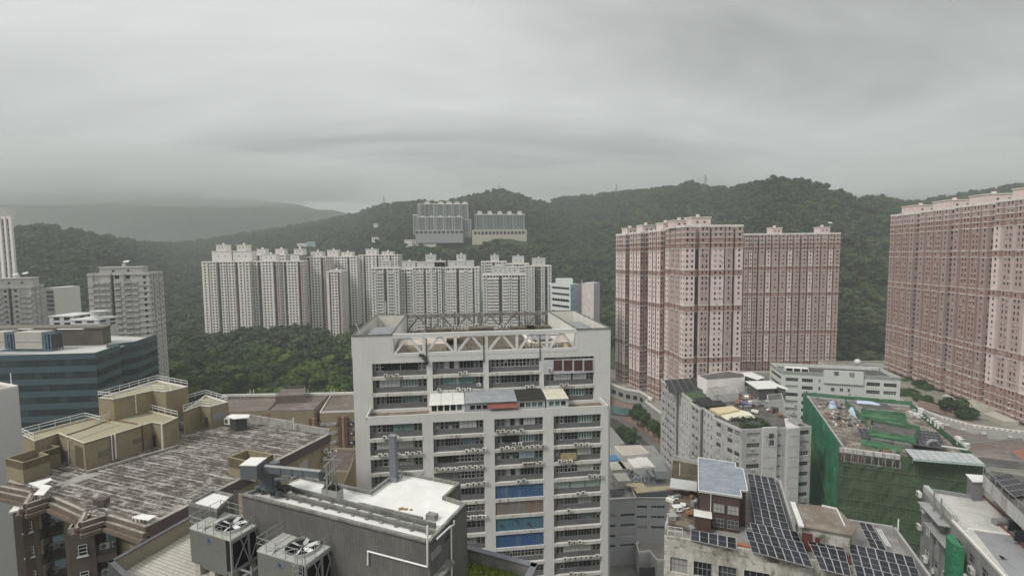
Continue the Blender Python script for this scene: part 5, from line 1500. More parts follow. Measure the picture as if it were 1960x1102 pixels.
    if ladder:
        for u in (-.22, .22):
            p = G(u0 + u, -CD / 2 - .25); b.tube(((p.x, p.y, Z0 + .2), (p.x, p.y, zt + 1.2)), .03, 5)
        for k in range(13):
            p, q_ = G(u0 - .22, -CD / 2 - .25), G(u0 + .22, -CD / 2 - .25); z = Z0 + .4 + k * .32; b.tube(((p.x, p.y, z), (q_.x, q_.y, z)), .02, 4)
        for k in range(7):
            z = Z0 + 1.9 + k * .42
            ring = [G(u0 + .36 * math.cos(a), -CD / 2 - .3 + .55 * math.sin(a)) for a in [math.pi + j * math.pi / 6 for j in range(7)]]
            b.tube([(p.x, p.y, z) for p in ring], .018, 4)
        b.build('ladder', CT_R, r)
    b = MB()
    for v in (-.9, .9):
        for z in (Z0 + .5, Z0 + 1.4):
            p, q_ = G(CW / 2 + .1, v), G(CW / 2 + 1.6, v); b.beam((p.x, p.y, z), (q_.x, q_.y, z), .1, .12)
        p = G(CW / 2 + 1.5, v); b.beam((p.x, p.y, Z0), (p.x, p.y, Z0 + 1.9), .1, .1)
    b.build('side_frame', CT_R, r)
    p, q_ = G(CW / 2 + .7, -1.2), G(CW / 2 + .7, 1.4); b = MB(); b.tube(((p.x, p.y, Z0 + .9), (q_.x, q_.y, Z0 + .9)), .16, 8); b.build('inlet_pipe', BP, r)
    return r
def mean_z(pts, z):
    q = [at_z(x, y, z) for x, y in pts]; return sum(p.x for p in q) / len(q), sum(p.y for p in q) / len(q)
ZT = DECKZ + LEG + CH + .1
cx_, cy_ = mean_z([(365, 1007), (442, 1033.5), (494, 1000.6), (427, 978.6)], ZT)
cooling_tower('grey cooling tower with railed fan deck beside the tiled parapet walk', cx_, cy_, False)
cx_, cy_ = mean_z([(495, 1054), (588, 1078), (633, 1042), (547.5, 1016)], ZT)
cooling_tower('grey cooling tower with caged ladder beside the plant room wall', cx_, cy_, True)
p = at_z(521, 1010, DECKZ + 2); b = MB(); b.tube([(p.x, p.y, DECKZ), (p.x, p.y, DECKZ + 5.3), (p.x + .15, p.y, DECKZ + 5.5), (p.x + .3, p.y, DECKZ + 5.4)], .06, 6); b.build('vent_pipe', WP, fb)

# ================================================================== roof crane and its cradle
BM = mat('crane_grey', (.115, .125, .135), rough=.5, var=.1)
mp_ = at_z(521, 944, ZR)
cr = thing('maintenance_crane', 'dark grey roof crane with long jib on rails of the white roof', 'crane', mp_)
tip = at_z(619, 908, 87.35); cwp = at_z(486, 900, 87.6)
jd = (tip.xy - cwp.xy).normalized(); jr = math.atan2(jd.y, jd.x)
b = MB()
for dv in (-.45, .45):
    for du in (-.9, .9):
        q = mp_.xy + jd * 0 + fd * du + Vector((-fd.y, fd.x)) * dv; b.box((q.x, q.y, ZR + .42), (.9, .3, .35), fr_)
b.box((mp_.x, mp_.y, ZR + .62), (1.9, 1.3, .2), fr_); b.build('carriage', BM, cr)
for du in (-.8, .8):
    for dv in (-.55, .55):
        q = mp_.xy + fd * du + Vector((-fd.y, fd.x)) * dv; b = MB(); b.tube(((q.x, q.y, ZR + .45), (q.x + fn.x * .2, q.y + fn.y * .2, ZR + .45)), .2, 10); b.build('wheel', F_DARK, cr)
q = mp_.xy + fd * .9; b = MB(); b.box((q.x + .3, q.y, ZR + .65), (1.2, .6, .4), fr_); b.tube(((q.x + .4, q.y, ZR + .7), (q.x + 1.3, q.y - .3, ZR + .7)), .17, 8); b.build('drive_unit', F_DARK, cr)
b = MB(); b.box((mp_.x - .25, mp_.y, ZR + 1.35), (1.15, .9, 1.35), jr); b.build('winch_house', BM, cr)
b = MB(); b.box((mp_.x + .35, mp_.y - .1, ZR + 1.6), (.6, .6, 1.9), jr); b.tube(((mp_.x + .35, mp_.y - .1, ZR + 2.4), (mp_.x + .35, mp_.y - .1, ZR + 2.75)), .42, 12); b.build('mast', BM, cr)
q = mp_.xy + jd * 1.25; b = MB(); b.box((q.x, q.y, ZR + 1.45), (.55, .5, 1.1), jr); b.build('control_cabinet', mat('cabinet_buff', (.42, .38, .3)), cr)
s0 = cwp.xy + jd * .9; s1 = tip.xy
b = MB(); b.beam((s0.x, s0.y, 87.75), (s1.x, s1.y, 87.35), .34, .5); b.build('jib', BM, cr)
b = MB(); b.beam((s0.x, s0.y, 88.03), (s1.x, s1.y, 87.63), .36, .05); b.build('jib_top_plate', mat('jib_top_pale', (.3, .31, .31)), cr)
for f in (.28, .48, .66):
    m = s0.lerp(s1, f); b = MB(); b.box((m.x, m.y, 87.72 - .4 * f + .02), (.09, .42, .6), jr); b.build('jib_joint', BM, cr)
m = s0.lerp(s1, .42); b = MB(); b.tube(((m.x, m.y, 87.0), (m.x - jd.x * 1.2, m.y - jd.y * 1.2, 86.9)), .14, 8); b.build('luffing_ram', BM, cr)
b = MB(); b.box((cwp.x, cwp.y, 87.75), (1.35, 1.5, 1.15), jr); b.build('counterweight', BM, cr)
b = MB(); b.box((cwp.x, cwp.y, 88.35), (1.4, 1.55, .06), jr); b.build('counterweight_cover', WR, cr)
b = MB(); b.box((tip.x, tip.y, 87.3), (.5, .5, .75), jr); b.build('jib_head', F_DARK, cr)
tt = tip.xy + jd * .6
b = MB()
for dv in (-.8, .8):
    q = tt + Vector((-jd.y, jd.x)) * dv; b.beam((q.x, q.y, 86.2), (q.x, q.y, 88.5), .08, .08)
a_, c_ = tt + Vector((-jd.y, jd.x)) * -1.2, tt + Vector((-jd.y, jd.x)) * 1.2
for z in (88.5, 87.6, 86.7):
    b.beam((a_.x, a_.y, z), (c_.x, c_.y, z), .07, .07)
for k in range(4):
    q = tt + Vector((-jd.y, jd.x)) * (-.6 + .4 * k); b.beam((q.x, q.y, 86.8), (q.x, q.y, 88.4), .04, .04)
q0, q1 = tt - jd * .5, tt + jd * .9; b.beam((q0.x, q0.y, 88.6), (q1.x, q1.y, 88.6), .06, .06)
b.build('spreader_frame', CT_R, cr)
gp_ = at_z(637, 955, ZR)
gd = thing('work_cradle', 'open grey work cradle standing on the white roof under the crane jib', 'cradle', gp_)
b = MB(); GL, GWD = 1.6, .7
for v, hh in ((-GWD / 2, .85), (GWD / 2, .85)):
    q = gp_.xy + Vector((-fd.y, fd.x)) * v; b.box((q.x, q.y, ZR + .1 + hh / 2), (GL, .04, hh), fr_)
for u in (-GL / 2, GL / 2):
    q = gp_.xy + fd * u; b.box((q.x, q.y, ZR + .52), (.04, GWD, .85), fr_)
b.box((gp_.x, gp_.y, ZR + .12), (GL, GWD, .05), fr_); b.build('basket', mat('cradle_aluminium', (.33, .33, .31), rough=.5, var=.12), gd)
b = MB()
for u in (-.7, .7):
    for v in (-.3, .3):
        q = gp_.xy + fd * u + Vector((-fd.y, fd.x)) * v; t2 = gp_.xy + fd * u * .55
        b.tube(((q.x, q.y, ZR + .8), (t2.x, t2.y, ZR + 2.3)), .035, 5)
q0, q1 = gp_.xy - fd * .75, gp_.xy + fd * .75; b.tube(((q0.x, q0.y, ZR + 2.0), (q1.x, q1.y, ZR + 2.0)), .035, 5); b.build('hanger_frame', CT_R, gd)
for u in (-.45, 0, .4):
    q = gp_.xy + fd * u; b = MB(); b.box((q.x, q.y, ZR + .95), (.3, .35, .5), fr_); b.tube(((q.x, q.y, ZR + 1.1), (q.x + .1, q.y, ZR + 1.5)), .06, 6); b.build('hoist', F_DARK, gd)
b = MB()
for u in (-.5, .5):
    q = gp_.xy + fd * u; t2 = tt + fd * u * .3; b.tube(((q.x, q.y, ZR + 2.2), (t2.x, t2.y, 86.8)), .02, 4)
b.build('cable', F_DARK, gd)
for u in (-.6, .6):
    q = gp_.xy + fd * u; b = MB(); b.tube(((q.x, q.y - .3, ZR + .1), (q.x, q.y + .3, ZR + .1)), .09, 8); b.build('wheel', F_DARK, gd)
# ================================================================== blue glass office
BG_T = mat('cladding_teal_grey', (0.052, 0.086, 0.102), rough=.35, var=.08, spec=.5)
BG_G = glass('ribbon_glass_dark', (0.026, 0.034, 0.042), rough=.1)
BROWN = patchy('penthouse_brown', (0.115, 0.098, 0.082), (0.09, 0.078, 0.066), scale=.3)
ZB_ = 73.3
bo = thing('office_building', 'blue green glass office block with ribbon windows and brown roof house', 'office', (-170, 165, 0))
bp = [(-300, 156), at_z(0, 680, ZB_).xy, at_z(181.5, 675, ZB_).xy, at_z(229.5, 659.5, ZB_).xy, Vector((at_z(229.5, 659.5, ZB_).x - 4.5, at_z(229.5, 659.5, ZB_).y + .3)), at_z(259, 653, ZB_).xy, at_z(299, 639.7, ZB_).xy, (-215, 215), (-300, 215)]
bp = [Vector(p) for p in bp]
b = MB(); b.prism(bp, 0, ZB_ - 1.1, 0, 1); b.build('wall', [BG_T, C_ROOF], bo)
fh = 4.1
z = ZB_
for k in range(11):
    zt_, zb_ = ZB_ - fh * k, ZB_ - fh * k - 1.95
    b = MB(); o = offset(bp, .12)
    for i in range(len(o) - 3):
        vq(b, o[i], o[i + 1], zb_, zt_)
        m0, m1 = offset(bp, -.25)[i], offset(bp, -.25)[i + 1]
        b.quad((o[i].x, o[i].y, zt_), (o[i + 1].x, o[i + 1].y, zt_), (m1.x, m1.y, zt_), (m0.x, m0.y, zt_)); b.quad((o[i].x, o[i].y, zb_), (o[i + 1].x, o[i + 1].y, zb_), (m1.x, m1.y, zb_), (m0.x, m0.y, zb_))
        if k == 0:
            vq(b, m1, m0, ZB_ - 1.2, zt_)
    b.build('spandrel_band', BG_T, bo)
    g = MB(); o2 = offset(bp, .03); mu = MB()
    for i in range(len(o2) - 3):
        L = (o2[i + 1] - o2[i]).length; n_ = max(1, round(L / 2.4)); dd = (o2[i + 1] - o2[i]) / n_
        for q in range(n_):
            g_ = o2[i] + dd * q; vq(g, g_, g_ + dd, zb_ - 2.15, zb_, random.choice((0, 0, 0, 1)))
        nn = Vector((dd.y, -dd.x)).normalized()
        for q in range(n_ + 1):
            g_ = o2[i] + dd * q + nn * .02; mu.box((g_.x, g_.y, zb_ - 1.07), (.07, .05, 2.14), math.atan2(dd.y, dd.x))
    w_ = g.build('window_band', [BG_G, glass('ribbon_glass_grey', (.04, .05, .055))], bo); 
    m_ = mu.mesh('mullion', F_DARK, parent_loc(bo)); sub('mullion', m_, w_)
b = MB(); b.face([(p.x, p.y, ZB_ - 1.05) for p in ccw([at_z(181.5, 675, ZB_).xy + Vector((-1, 1)), at_z(229.5, 659.5, ZB_).xy + Vector((-.6, -.6)), at_z(298, 640.5, ZB_).xy + Vector((-.6, -.6)), (-190, 205), (-190, 170)])]); b.build('roof_sheet', mat('roof_sheet_pale', (.46, .455, .44), var=.08), bo)
# brown roof house with slab, cooling sets
pA, pB = at_z(70, 662, ZB_), at_z(198, 655, ZB_)
ztop = z_over(pB, 628)
b = MB(); pc = ccw([(pB.x, pB.y), (pB.x - 2, pB.y + 6), (-240, pB.y + 6), (-240, pA.y + 5), (pA.x - 2, pA.y + 5)]); b.prism(pc, ZB_ - 1, ztop, 0, 1); b.build('roof_house', [BROWN, C_ROOF], bo)
b = MB(); b.prism(offset(pc, .5), ztop + .02, ztop + .6, 0, 0, True); b.build('roof_slab', mat('slab_grey', (.15, .14, .125)), bo)
for (x0, x1, y0, y1) in ((110, 160, 629, 626), (36, 62, 632, 630)):
    q = at_z((x0 + x1) / 2, 629.5, ztop + .7); b = MB(); b.box((q.x, q.y, ztop + .7), ((x1 - x0) / 950 * q.y, 1.2, .2), -.03); b.build('roof_slab_strip', P_LEDGE, bo)
for k, (x0, x1, lab) in enumerate(((-22, 8, 'beige plant container cut by the left picture edge'), (27, 80, 'beige plant container with blue frame on the glass office roof'))):
    q = at_z((x0 + x1) / 2, 673, ZB_ - .9); r = thing('chiller_unit', lab, 'chiller', q, 'plant containers on the glass office')
    wd_ = (x1 - x0) / 950 * q.y; h = z_over(q, 638) - q.z
    b = MB(); b.box((q.x, q.y + 3, q.z + h / 2 + .6), (wd_, 5, h - .6), -.02); b.build('casing', mat('container_beige', (.42, .40, .36), var=.06), r)
    b = MB(); b.box((q.x, q.y + .46, q.z + h * .52), (wd_ + .04, .06, .12), -.02); b.build('seam', F_GREY, r)
    f = MB()
    for e in (.5, 1.6, 2.7):
        for yy_ in (.8, 5.2):
            f.beam((q.x + wd_ / 2 + e, q.y + yy_, q.z - .2), (q.x + wd_ / 2 + e, q.y + yy_, q.z + h + .3), .25, .25)
    f.beam((q.x + wd_ / 2, q.y + .8, q.z + h + .2), (q.x + wd_ / 2 + 3, q.y + .8, q.z + h + .2), .3, .3); f.beam((q.x - wd_ / 2, q.y + .4, q.z + .2), (q.x + wd_ / 2 + 4, q.y + .4, q.z + .2), .3, .3)
    f.beam((q.x + wd_ / 2 + .5, q.y + .8, q.z + .4), (q.x + wd_ / 2 + 1.6, q.y + .8, q.z + h), .16, .16)
    f.build('frame', mat('frame_blue', (.10, .19, .26)), r)
    c = MB(); c.box((q.x + wd_ / 2 + 1.6, q.y + 3.2, q.z + h / 2), (2.6, 3.4, h * .8)); c.build('louvre', F_DARK, r)
# low pale roofs behind the office
for (a_, b_, yt, yb, Y, d, lab, wm) in ((88, 136, 606, 626, 236, 14, 'flat grey roofed building between the edge tower and the balcony tower', W_GREY), (128, 182, 613, 628, 205, 10, 'pale roof house with boxes behind the glass office', W_GREY)):
    plain_block('low_building', lab, 'building', a_, b_, yt, yb, Y, d, wm, 2, 5, 3, 1.6, 60, roof=W_GREY)
p = at_y(168, 606, 205); b = MB(); b.box((p.x, 210, p.z + .6), (4, 3, 2.2)); b.box((p.x + 2, 209, p.z + 1.9), (6, 4, .3)); tag(b.build('roof_tank', LBW), 'white roof tank under a flat cover behind the glass office', 'tank')

# ================================================================== white wall building at the left edge
wbld = thing('blank_wall_building', 'tall blank pale wall at the left picture edge', 'building', (-108, 100, 0))
a_, c_ = at_y(-160, 737, 98), at_y(34.5, 738, 98); zt = c_.z
wc = Vector((c_.x, 98.0)); g1, g2 = Vector((.92, -.39)), Vector((.39, .92)); wpl = [wc - g1 * 40 - g2 * 40, wc - g2 * 40, wc, wc - g1 * 40]
b = MB(); b.prism(wpl, 0, zt - .4, 0, 1); b.build('wall', [patchy('wall_pale', (.56, .56, .55), (.53, .53, .52), scale=.15, stretch=(1, 1, .4), bump=.05, grain=.03), C_ROOF], wbld)
b = MB(); b.ring(wpl, .35, zt - .38, zt + .1); b.build('parapet', W_WHITE, wbld)
q = at_y(22, 737, 99); b = MB(); b.tube(((q.x, 99, zt), (q.x, 99, zt + 2.4)), .09, 5); b.build('post', WP, wbld)

# ================================================================== tan factory with the big striped roof
ZT_ = 71.0
TAN = patchy('render_tan', (0.265, 0.225, 0.145), (0.235, 0.20, 0.135), scale=.25, third=(.20, .17, .12), stretch=(1, 1, .4), bump=.1)
TAN_R = patchy('render_tan_roof', (0.31, 0.28, 0.20), (0.28, 0.255, 0.18), scale=.3, bump=.1)
SAWD = mat('underside_brown', (.09, .07, .06))
PLUM = mat('cornice_plum', (0.105, 0.08, 0.08), var=.12, streak=.1)
STRIPE = patchy('cornice_brown', (0.16, 0.125, 0.10), (0.12, 0.095, 0.075), scale=.8)
BRK = tile_wall('brick_plum', (.125, .09, .08), (.105, .078, .07), (.085, .07, .06), .1, .3)
tf = thing('factory_building', 'tan factory with broad dark striped roof and stepped front', 'factory', (-60, 78, 0))
RA, RB, RC = at_z(283, 1005, ZT_).xy, at_z(631, 829.5, ZT_).xy, at_z(477, 805, ZT_).xy
saw = [(5, 928), (64, 940), (52, 962), (101, 946.5), (167, 975.5), (158, 997), (207.5, 981.5), (283, 1005)]
fpts = poly_z(saw, ZT_)
foot = fpts + [RB, RC, at_z(354, 795, ZT_).xy, at_z(70, 858, ZT_).xy]
# striped roof: worn pale seams over dark panels, two directions
RM = bpy.data.materials.new('roof_dark_panels'); RM.use_nodes = True
t = RM.node_tree; bs = t.nodes['Principled BSDF']; bs.inputs['Roughness'].default_value = .95; bs.inputs['Specular IOR Level'].default_value = .1; L_ = t.links.new
ang = math.atan2((RB - RA).y, (RB - RA).x) - math.pi / 2
tcn = N(t, 'ShaderNodeTexCoord'); mpn = N(t, 'ShaderNodeMapping'); mpn.inputs['Rotation'].default_value = (0, 0, -ang); L_(tcn.outputs['Object'], mpn.inputs[0])
sx = N(t, 'ShaderNodeSeparateXYZ'); L_(mpn.outputs[0], sx.inputs[0])
def seam(axis, period, width, seed, keep):
    """worn seam lines every `period` metres: noise moves, thins and breaks them"""
    nzz = N(t, 'ShaderNodeTexNoise', noise_dimensions='4D'); nzz.inputs['W'].default_value = seed; nzz.inputs['Scale'].default_value = .9; nzz.inputs['Detail'].default_value = 6; nzz.inputs['Roughness'].default_value = .7
    L_(mpn.outputs[0], nzz.inputs['Vector'])
    sh = N(t, 'ShaderNodeMath', operation='MULTIPLY_ADD'); sh.inputs[1].default_value = .5; L_(nzz.outputs['Fac'], sh.inputs[0]); L_(sx.outputs[axis], sh.inputs[2])
    dv = N(t, 'ShaderNodeMath', operation='PINGPONG'); dv.inputs[1].default_value = period / 2; L_(sh.outputs[0], dv.inputs[0])
    n2 = N(t, 'ShaderNodeTexNoise', noise_dimensions='4D'); n2.inputs['W'].default_value = seed + 4; n2.inputs['Scale'].default_value = .35; n2.inputs['Detail'].default_value = 7; n2.inputs['Roughness'].default_value = .75
    L_(mpn.outputs[0], n2.inputs['Vector'])
    wd2 = N(t, 'ShaderNodeMapRange'); wd2.inputs['From Min'].default_value = keep; wd2.inputs['From Max'].default_value = keep + .25; wd2.inputs['To Min'].default_value = -.02; wd2.inputs['To Max'].default_value = width
    L_(n2.outputs['Fac'], wd2.inputs['Value'])
    lt = N(t, 'ShaderNodeMath', operation='SUBTRACT'); L_(wd2.outputs[0], lt.inputs[0]); L_(dv.outputs[0], lt.inputs[1])
    r_ = N(t, 'ShaderNodeMapRange'); r_.inputs['From Min'].default_value = -.05; r_.inputs['From Max'].default_value = .1; L_(lt.outputs[0], r_.inputs['Value'])
    return r_.outputs[0]
sA = seam(1, 2.35, .34, 2.0, .40); sB = seam(0, 3.1, .2, 9.0, .45); sC = seam(1, .78, .2, 15.0, .43)
mxx = N(t, 'ShaderNodeMath', operation='MAXIMUM'); L_(sA, mxx.inputs[0]); L_(sB, mxx.inputs[1])
mx2 = N(t, 'ShaderNodeMath', operation='MAXIMUM'); L_(mxx.outputs[0], mx2.inputs[0]); L_(sC, mx2.inputs[1])
n3 = N(t, 'ShaderNodeTexNoise'); n3.inputs['Scale'].default_value = .8; n3.inputs['Detail'].default_value = 9; n3.inputs['Roughness'].default_value = .72; mp3 = N(t, 'ShaderNodeMapping'); mp3.inputs['Scale'].default_value = (.65, 1, 1); L_(mpn.outputs[0], mp3.inputs[0]); L_(mp3.outputs[0], n3.inputs['Vector'])
b3 = N(t, 'ShaderNodeMapRange'); b3.inputs['From Min'].default_value = .48; b3.inputs['From Max'].default_value = .66; b3.inputs['To Max'].default_value = .95; L_(n3.outputs['Fac'], b3.inputs['Value'])
mx3 = N(t, 'ShaderNodeMath', operation='MAXIMUM'); L_(mx2.outputs[0], mx3.inputs[0]); L_(b3.outputs[0], mx3.inputs[1])
n4 = N(t, 'ShaderNodeTexNoise'); n4.inputs['Scale'].default_value = 3.2; n4.inputs['Detail'].default_value = 5; n4.inputs['Roughness'].default_value = .75; L_(mpn.outputs[0], n4.inputs['Vector'])
r4 = N(t, 'ShaderNodeMapRange'); r4.inputs['From Min'].default_value = .36; r4.inputs['From Max'].default_value = .6; r4.inputs['To Min'].default_value = .25; r4.inputs['To Max'].default_value = .95; L_(n4.outputs['Fac'], r4.inputs['Value'])
ml = N(t, 'ShaderNodeMath', operation='MULTIPLY'); L_(mx3.outputs[0], ml.inputs[0]); L_(r4.outputs[0], ml.inputs[1])
mc = N(t, 'ShaderNodeMix', data_type='RGBA'); L_(ml.outputs[0], mc.inputs[0]); mc.inputs[6].default_value = (.078, .066, .060, 1); mc.inputs[7].default_value = (.52, .49, .44, 1)
L_(mc.outputs[2], bs.inputs['Base Color'])
bpn = N(t, 'ShaderNodeBump'); bpn.inputs['Strength'].default_value = .5; bpn.inputs['Distance'].default_value = .08; L_(n4.outputs['Fac'], bpn.inputs['Height']); L_(bpn.outputs[0], bs.inputs['Normal'])
b = MB(); b.face([(p.x, p.y, ZT_ - .35) for p in ccw(foot)]); b.build('roof', RM, tf)
EDGE = patchy('edge_mortar', (.36, .34, .30), (.24, .22, .2), scale=.7, third=(.44, .42, .38))
# right side wall with plum cornice
sv = (RB - RA).normalized(); sno = Vector((sv.y, -sv.x)); srot = math.atan2(sv.y, sv.x)
wb = MB(); vq(wb, RA, RB, 0, ZT_ - 1.0)
b = MB(); m = (RA + RB) / 2; b.box((m.x + sno.x * .1, m.y + sno.y * .1, ZT_ - .75), ((RB - RA).length, .4, 1.5), srot); b.build('cornice', PLUM, tf)
b = MB(); b.box((m.x, m.y, ZT_ + .03), ((RB - RA).length, .6, .08), srot); b.build('roof_edge', EDGE, tf)
vq(wb, RB, RC, 0, ZT_ + .6); wb.build('wall', TAN, tf)
b = MB(); bd = (RC - RB).normalized()
for f0, f1, hh in ((0, .42, .9), (.44, 1.0, 1.3)):
    a, c = RB.lerp(RC, f0), RB.lerp(RC, f1); m = (a + c) / 2; b.box((m.x, m.y, ZT_ + hh / 2 - .3), ((c - a).length, .3, hh + .6), math.atan2(bd.y, bd.x))
b.build('parapet', patchy('parapet_mottled', (.33, .325, .30), (.22, .215, .2), scale=.6, third=(.42, .41, .38)), tf)
q = at_z(562, 822, ZT_); b = MB(); b.tube(((q.x, q.y, ZT_), (q.x, q.y, ZT_ + 2.3)), .12, 6); b.build('post', WP, tf)
for k, (x, y) in enumerate(((621, 862), (628, 868), (619, 878))):
    q = on_wall(x, y, RA + sno * .3, RB + sno * .3); ac_at(tf, (q.x, q.y, q.z - .3), srot)
q = on_wall(581, 890, RA, RB); b = MB(); b.box((q.x, q.y, q.z), (2.0, .1, 1.6), srot); b.build('window', G_PALE, tf)
# stepped front: cornices, walls, windows, plum bay towers
for i in range(len(fpts) - 1):
    a, c = fpts[i], fpts[i + 1]; dd = (c - a).normalized(); L = (c - a).length; nn = Vector((dd.y, -dd.x)); rr = math.atan2(dd.y, dd.x)
    if L < .5: continue
    m = (a + c) / 2
    for k in range(3):
        b = MB(); off = nn * (.05 + .38 * k)
        b.box((m.x + off.x, m.y + off.y, ZT_ - .28 - .62 * k), (L + .3 * (k + 1), .8, .5), rr); b.build('cornice', STRIPE, tf)
        if k < 2:
            b = MB(); off = nn * (.2 + .38 * k); b.box((m.x + off.x, m.y + off.y, ZT_ - .02 - .62 * k), (L + .2, .35, .05), rr); b.build('cornice_edge', EDGE, tf)
    w_ = MB()
    fl = [(ZT_ - 2.2 - 3.7 * k - 2.0, ZT_ - 2.2 - 3.7 * k) for k in range(9)][::-1]
    if L > 3.6:
        cols = [(L * .1, L * .46), (L * .56, L * .92)]
        facade(w_, None, a - nn * .9, c - nn * .9, 30, ZT_ - 1.6, cols, fl, .35, 0, hole=lambda p, rot, w, h, n: window_at(tf, p, rot, w, h, None, 3, F_WHITE if random.random() < .4 else F_GREY))
    else:
        vq(w_, a - nn * 3.2, c - nn * 3.2, 30, ZT_ - 1.6)
    w_.build('wall', TAN if L > 3.6 else mat('recess_shade_umber', (.10, .078, .06), var=.2), tf)  # set-back walls coloured darker, as recess shade
for k, (x0, x1, ytop, yy_) in enumerate(((24, 75, 978, 3.6), (129.5, 180, 1019, 3.6))):
    base = at_z((x0 + x1) / 2, ytop, ZT_ - 1.9)
    p0, p1 = at_z(x0, ytop + 2, ZT_ - 2.2).xy, at_z(x1, ytop - 8, ZT_ - 2.2).xy
    dd = (p1 - p0).normalized(); nn = Vector((-dd.y, dd.x)); pc = ccw([p0, p1, p1 + nn * 4.6, p0 + nn * 4.6])
    b = MB(); b.prism(pc, 30, ZT_ - 2.25, 0, 1); b.build('bay_tower', [BRK, C_ROOF], tf)
    b = MB()
    if k == 0: b.prism(offset(pc, .3), ZT_ - 2.2, ZT_ - 1.95, 0, 0, True); b.build('bay_roof', WR, tf)
    else: b.ring(pc, .2, ZT_ - 2.2, ZT_ - 1.6); b.build('bay_parapet', EDGE, tf)
    rr = math.atan2(dd.y, dd.x); pm = p0.lerp(p1, .52)
    for j in range(5):
        z = ZT_ - 5.5 - 3.7 * j
        q = pm - nn * .02; o = window_at(tf, (pm.x - dd.x * .45 - nn.x * .12, pm.y - dd.y * .45 - nn.y * .12, z), rr, .95, 1.5, 1, 3, F_WHITE, G_DARK)
        b = MB(); b.box((pm.x - nn.x * .1, pm.y - nn.y * .1, z - .12), (1.25, .3, .16), rr); b.build('sill', F_WHITE, tf)
    # service balconies with condensers on the right side of the bay
    for j in range(5):
        z = ZT_ - 6.0 - 3.7 * j
        s0, s1 = p1 - nn * -.3, p1 + dd * 3.4 + nn * .3
        b = MB(); m = p1 + dd * 1.7 + nn * 1.2; b.box((m.x, m.y, z), (3.4, 2.2, .2), rr); b.box((m.x - nn.x * 1.05, m.y - nn.y * 1.05, z - .5), (3.4, .1, 1.1), rr); b.build('balcony_slab', BRK, tf)
        b = MB(); f0 = p1 + nn * .15; f1 = p1 + dd * 3.4 + nn * .15; b.railing([(f0.x, f0.y, z + .1), (f1.x, f1.y, z + .1)], 1.1, 1.2, .03, (1.0, .75, .5, .25), 4); b.build('railing', F_GREY, tf)
        for e in range(1 + (j + k) % 2):
            q = p1 + dd * (.8 + e * 1.3) + nn * 1.2; o = ac_at(tf, (q.x, q.y, z + .35 + .0), rr); o.scale = (1.25, 1.2, 1.35)
# white sheet canopy (kinked), small white table roofs, ladder frame on the roof
cnp = thing('sheet_canopy', 'kinked white sheet canopy at the stepped edge of the tan factory roof', 'canopy', at_z(70, 950, ZT_))
pts_ = poly_z([(54, 924.5), (96, 914), (101, 917), (82, 926), (99, 929), (83, 946.5), (63.5, 946), (77, 933.5)], ZT_ + 1.0)
b = MB(); b.prism(pts_, ZT_ + .92, ZT_ + 1.0, 0, 0, True); b.build('sheet', WR, cnp)
b = MB()
for x, y in ((60, 928), (95, 918), (80, 943), (66, 944)):
    p = at_z(x, y, ZT_ + .9); b.tube(((p.x, p.y, ZT_ - .4), (p.x, p.y, ZT_ + .9)), .05, 5)
b.build('post', F_GREY, cnp)
q = at_z(285, 988, ZT_); r = thing('condenser_shelter', 'white sheet roof over condensers at the near right corner of the striped roof', 'shelter', q)
b = MB(); pc = poly_z([(253, 988), (272, 983), (300, 986), (284, 995), (262, 992)], ZT_ + .9); b.prism(pc, ZT_ + .84, ZT_ + .9, 0, 0, True); b.build('sheet', WR, r)
for k in range(4):
    p = at_z(264 + k * 7, 996, ZT_ - .2); o = ac_at(r, (p.x, p.y, ZT_ - .25), srot - 1.6)
q = at_z(457, 810, ZT_); r = thing('plant_shelter', 'white flat roofed plant hut at the far end of the striped roof', 'hut', q)
pc = poly_z([(433, 797), (444, 792.5), (478, 793), (476, 799), (447, 801.5)], ZT_ + 2.3)
b = MB(); b.prism(pc, ZT_ + 2.2, ZT_ + 2.35, 0, 0, True); b.build('roof', WR, r)
b = MB(); b.prism(offset(ccw(pc), -.5), ZT_ - .3, ZT_ + 2.2, 0); b.build('wall', F_DARK, r)
for x, y in ((455, 812), (468, 811), (440, 811)):
    p = at_z(x, y, ZT_ + .1); o = ac_at(r, (p.x, p.y, ZT_ + .2), -.3); o.scale = (1.7, 1.5, 1.9)
b = MB(); p = at_z(172, 966, ZT_); 
for (x0, y0, x1, y1) in ((172, 985, 172, 965), (168, 986, 180, 968)):
    a_, c_ = at_z(x0, y0, ZT_ - .3), at_z(x1, 978, ZT_ + (1.6 if x0 == 172 else 1.3)); b.beam(a_, c_, .16, .16)
b.build('prop', WP, tf)
b = MB(); p = at_z(195, 968, ZT_ - .3); b.box((p.x, p.y, ZT_ + .4), (1.6, 1.0, .8), srot - 1.3); b.build('hatch', SAWD, tf)
# roof houses along the left of the roof
def house(label, px, z, zb, wallm=TAN, roofm=TAN_R, par=.35, rail=None, edge=P_LEDGE, name='penthouse'):
    pl = ccw(poly_z(px, z)); c = sum((p for p in pl), Vector((0, 0))) / len(pl)
    b = MB(); b.prism(pl, zb, z - par, 0, 1)
    for i in range(len(pl)):
        vq(b, pl[i], pl[(i + 1) % len(pl)], z - par, z - .02)
    b.build(name, [wallm, roofm], tf)
    b = MB(); b.ring(pl, .25, z - par + .02, z + .02); b.build('parapet', edge, tf)
    return pl
YEL = mat('edge_pale_yellow', (.50, .47, .36), var=.08)
pA_ = house('', [(161, 848), (291, 808), (312, 811.5), (341, 798.5), (268, 780), (217, 789), (163, 801), (42, 832), (66, 844), (111, 828.5), (116, 831)], 75.2, ZT_ - .4, edge=YEL)
pB_ = house('', [(188, 761), (217, 763.5), (291.5, 747), (317, 749.5), (360, 739), (301, 727)], 78.9, 73.5)
